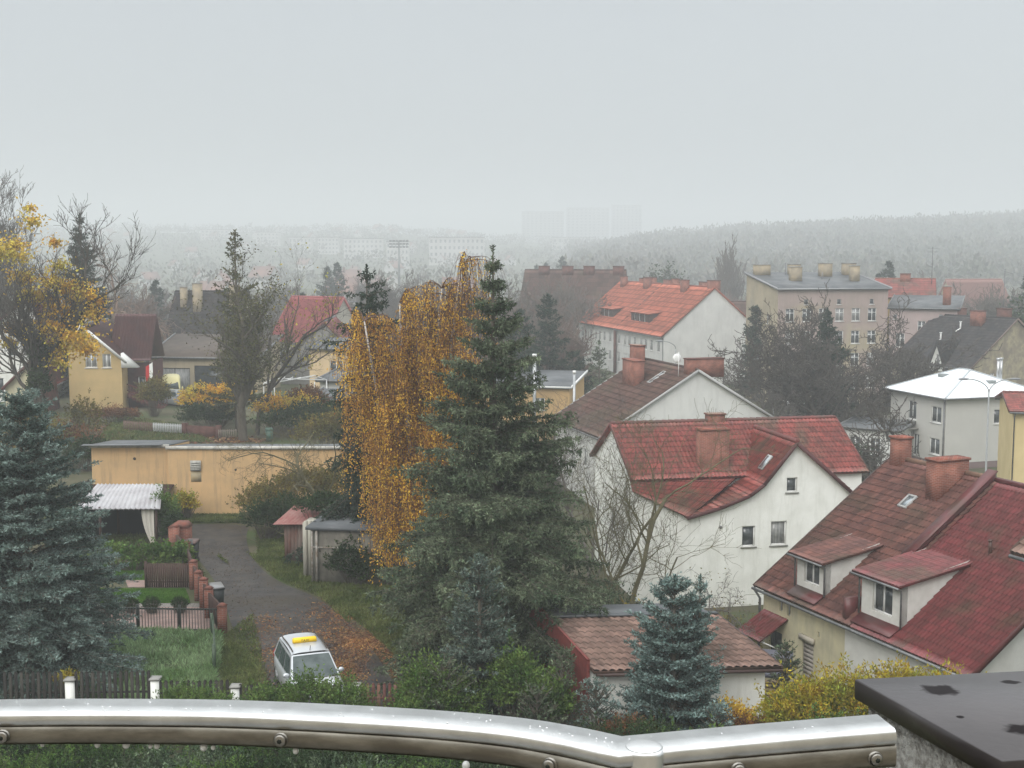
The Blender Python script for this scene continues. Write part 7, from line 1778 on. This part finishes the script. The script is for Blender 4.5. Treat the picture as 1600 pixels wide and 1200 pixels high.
def sweep(path, prof):
    secs = []; n = len(path)
    for i, p in enumerate(path):
        d1 = (path[i] - path[i - 1]) if i else (path[1] - path[0]); d2 = (path[i + 1] - path[i]) if i < n - 1 else d1
        for d in (d1, d2): d.z = 0; d.normalize()
        n1 = Vector((d1.y, -d1.x, 0)); n2 = Vector((d2.y, -d2.x, 0)); m = (n1 + n2).normalized(); k = 1 / max(.5, m.dot(n1))
        zs = 1 + .32 * max(0, (p.x + .1)) 
        secs.append([tuple(p - O + m * a * k + Vector((0, 0, b * zs))) for a, b in prof + prof[:1]])
    return secs
PATH = L0 + R0[1:]
def closed(vs, qs, k):
    b = MB(); b.add(vs, qs)
    for base in (0, len(vs) - k):
        m_ = np.mean(np.array(vs[base:base + k]), 0); b.add([m_] + vs[base:base + k], (), [(0, j + 1, j + 2) for j in range(k - 1)])
    return b
for nm, prof_, m_ in (('handrail_tube', cs, metal), ('clamp_strip', lower, dullm)):
    vs, qs = loft(sweep(PATH, prof_)); b = closed(vs, qs, len(prof_) + 1); link(nm, b.mesh(nm), m_, rail)
pane_m = bpy.data.materials.new('clear_panel'); pane_m.use_nodes = True
pt_ = pane_m.node_tree; pt_.nodes.clear()
a1, a2, a3, a4, a5 = [pt_.nodes.new(k) for k in ('ShaderNodeBsdfTransparent', 'ShaderNodeBsdfGlossy', 'ShaderNodeMixShader', 'ShaderNodeFresnel', 'ShaderNodeOutputMaterial')]
a1.inputs[0].default_value = (.90, .93, .91, 1); a2.inputs['Roughness'].default_value = .05; a4.inputs[0].default_value = 1.35
pt_.links.new(a4.outputs[0], a3.inputs[0]); pt_.links.new(a1.outputs[0], a3.inputs[1]); pt_.links.new(a2.outputs[0], a3.inputs[2]); pt_.links.new(a3.outputs[0], a5.inputs[0])
for pth in (L0, R0):
    vs, qs = loft(sweep(pth, panel)); closed(vs, qs, 5).build('glass_panel', pane_m, rail)
for px, py in ((90, 1138), (492, 1150), (885, 1184), (1100, 1180), (1325, 1162)):
    bi = min(range(1, len(PATH) - 1), key=lambda k: abs(800 + FOC * PATH[k].x / (PATH[k].y * C_ + .22) - px)); p_ = PATH[bi]; d_ = PATH[bi + 1] - PATH[bi - 1]; d_.z = 0; d_.normalize(); n_ = Vector((d_.y, -d_.x, 0))
    zs = 1 + .32 * max(0, (p_.x + .1)); c = p_ - O + n_ * .0528 + Vector((0, 0, -.028 * zs))
    b = MB(); b.tube([c + n_ * -.012, c + n_ * .004], .0085, 14); b.tube([c + n_ * .004, c + n_ * .0075], [.0085, .006], 14)
    sc_ = b.build('screw', mat('screw_steel', (.35, .33, .3), rough=.3, metal=.9), rail)
    b = MB(); b.tube([c + n_ * .0065, c + n_ * .0082], .003, 6); b.build('hex_socket', iron, sc_)
pc = G(1006, 1165, RZ)
b = MB(); pts = [(0, 0, -1.05), (0, 0, -.006), (0, 0, -.001)]; b.tube([Vector(p) + pc - O for p in pts], [.0235, .0235, .0215], 32); b.build('post', metal, rail, smooth=False)
b = MB(); b.ball(pc - O + Vector((0, 0, -.001)), .021, 24, 8, (1, 1, .12)); b.build('post_cap', metal, rail)
dropm = mat('water', (.93, .95, .96), rough=.08, spec=.8, trans=.15)  # near-white base paints in the sky brightness seen in the drops
for i, (px, py) in enumerate(((66, 1163), (152, 1163), (197, 1163), (235, 1166), (245, 1165), (318, 1167), (333, 1168), (462, 1173), (728, 1196))):
    c = G(px, py, RZ - .044); b = MB(); b.ball((0, 0, 0), .0028 + .001 * (i % 3), 10, 8, (1, 1, 1.15)); o = b.build('water_drop', dropm, None, c, smooth=True)
    tag(o, ('first', 'second', 'third', 'fourth', 'fifth', 'sixth', 'seventh', 'eighth', 'ninth')[i] + ' bright water drop from the left hanging under the handrail', 'water drop', 'water drops under the handrail')
# parapet with dark metal cap
PZ = 14.62
A, B, Cn, Dn = G(1336, 1061, PZ), G(1760, 1040, PZ), G(1566, 1189, PZ), G(1760, 1175, PZ)
par = thing('parapet', 'rough rendered parapet with glossy dark brown metal cap at lower right', 'parapet', (A.x, A.y, 0))
def pp(v, z): return (v.x - A.x, v.y - A.y, z)
loop = [Cn, Dn, B, A]
mb = MB(); t_ = .032
r1 = [pp(v, PZ - t_) for v in loop]; cen = (A + B + Cn + Dn) / 4
ins = lambda v, k: v.lerp(cen, k)
r2 = [pp(v, PZ - .002) for v in loop]; r3 = [pp(ins(v, .008), PZ) for v in loop]
vs = r1 + r2 + r3; qs = []
for a0 in (0, 4):
    for j in range(4): qs.append((a0 + j, a0 + (j + 1) % 4, a0 + 4 + (j + 1) % 4, a0 + 4 + j))
qs += [(8, 9, 10, 11), (3, 2, 1, 0)]
mb.add(vs, qs); cap = mb.build('cap', mat('dark_brown_coated_metal', (.05, .042, .044), (.065, .055, .057), scale=5, rough=.28, spec=.6, bump=.05, bscale=60), par)
mb = MB(); w_ = [ins(v, .09) for v in loop]; mb.hexa([pp(v, 12.0) for v in w_] + [pp(v, PZ - t_ - .001) for v in w_])
mb.build('wall', mat('roughcast', (.58, .56, .52), (.30, .28, .25), scale=70, rough=.98, bump=1.0, bscale=130, lo=.42, hi=.6), par)
ct = cap.active_material.node_tree; cb = ct.nodes['Principled BSDF']; n = ct.nodes.new; l = ct.links.new      # wet spots: rougher and duller, the dark reflection in them painted into the colour
tcn = n('ShaderNodeTexCoord'); nz_ = n('ShaderNodeTexNoise'); nz_.inputs['Scale'].default_value = 55; l(tcn.outputs['Object'], nz_.inputs['Vector'])
prev = None
for (px, py, a_, b_) in ((1470, 1078, .030, .026), (1603, 1140, .034, .022), (1580, 1066, .016, .010), (1500, 1120, .006, .006)):
    c = G(px, py, PZ) - A; sb_ = n('ShaderNodeVectorMath'); sb_.operation = 'SUBTRACT'; l(tcn.outputs['Object'], sb_.inputs[0]); sb_.inputs[1].default_value = (c.x, c.y, PZ)
    dv = n('ShaderNodeVectorMath'); dv.operation = 'DIVIDE'; l(sb_.outputs[0], dv.inputs[0]); dv.inputs[1].default_value = (a_, b_, 1)
    ln = n('ShaderNodeVectorMath'); ln.operation = 'LENGTH'; l(dv.outputs[0], ln.inputs[0])
    ad_ = n('ShaderNodeMath'); ad_.operation = 'ADD'; l(ln.outputs['Value'], ad_.inputs[0]); l(nz_.outputs[0], ad_.inputs[1])
    mr_ = n('ShaderNodeMapRange'); mr_.inputs['From Min'].default_value = 1.55; mr_.inputs['From Max'].default_value = 1.2; l(ad_.outputs[0], mr_.inputs[0])
    if prev is None: prev = mr_.outputs[0]
    else:
        mx_ = n('ShaderNodeMath'); mx_.operation = 'MAXIMUM'; l(prev, mx_.inputs[0]); l(mr_.outputs[0], mx_.inputs[1]); prev = mx_.outputs[0]
mm_ = n('ShaderNodeMix'); mm_.data_type = 'RGBA'; l(prev, mm_.inputs[0]); src = cb.inputs['Base Color'].links[0].from_socket; l(src, mm_.inputs[6]); mm_.inputs[7].default_value = (.022, .019, .02, 1); l(mm_.outputs[2], cb.inputs['Base Color'])
mq = n('ShaderNodeMapRange'); l(prev, mq.inputs[0]); mq.inputs['To Min'].default_value = .28; mq.inputs['To Max'].default_value = .75; l(mq.outputs[0], cb.inputs['Roughness'])
mq = n('ShaderNodeMapRange'); l(prev, mq.inputs[0]); mq.inputs['To Min'].default_value = .6; mq.inputs['To Max'].default_value = .1; l(mq.outputs[0], cb.inputs['Specular IOR Level'])
R5 = random.Random(5); b = MB()
for i in range(150):
    p_ = PATH[R5.randrange(2, len(PATH) - 2)]; q_ = p_.lerp(PATH[min(len(PATH) - 1, PATH.index(p_) + 1)], R5.random()); r_ = R5.uniform(.0006, .0017)
    b.ball((q_.x - O.x + R5.uniform(0, .004), q_.y - O.y - R5.uniform(.004, .044), -.0008), r_, 8, 5, (1, 1, .5))
o = b.build('water_beads', dropm, rail, smooth=True); o['kind'] = 'stuff'
# the facade and balcony slab we stand on (mirrored in the rail)
fac = thing('own_building', 'rendered facade and balcony slab behind the viewpoint, outside the photo', 'building', (0, -1.0, 0))
mb = MB(); mb.box(-9, -8, -1, 9, 0, 18.5); mb.build('wall', mat('own_facade', (.42, .37, .29), (.36, .32, .26), scale=1, rough=.95), fac)
mb = MB(); mb.box(-3.5, .001, 13.4, 1.6, 2.2, 13.65); mb.build('balcony_slab', concrete, fac)

# ------------------------------------------------------------------ haze: one closed box of even air
hz = MB(); hz.box(-1530, -75, -9, 1530, 3040, 98)
hm = bpy.data.materials.new('mist'); hm.use_nodes = True
ht = hm.node_tree; ht.nodes.clear()
ho = ht.nodes.new('ShaderNodeOutputMaterial'); pv = ht.nodes.new('ShaderNodeVolumePrincipled')
pv.inputs['Color'].default_value = (.78, .805, .825, 1); pv.inputs['Density'].default_value = .00115; pv.inputs['Anisotropy'].default_value = .15
ht.links.new(pv.outputs[0], ho.inputs['Volume'])
o = hz.build('haze', hm); tag(o, kind='stuff')
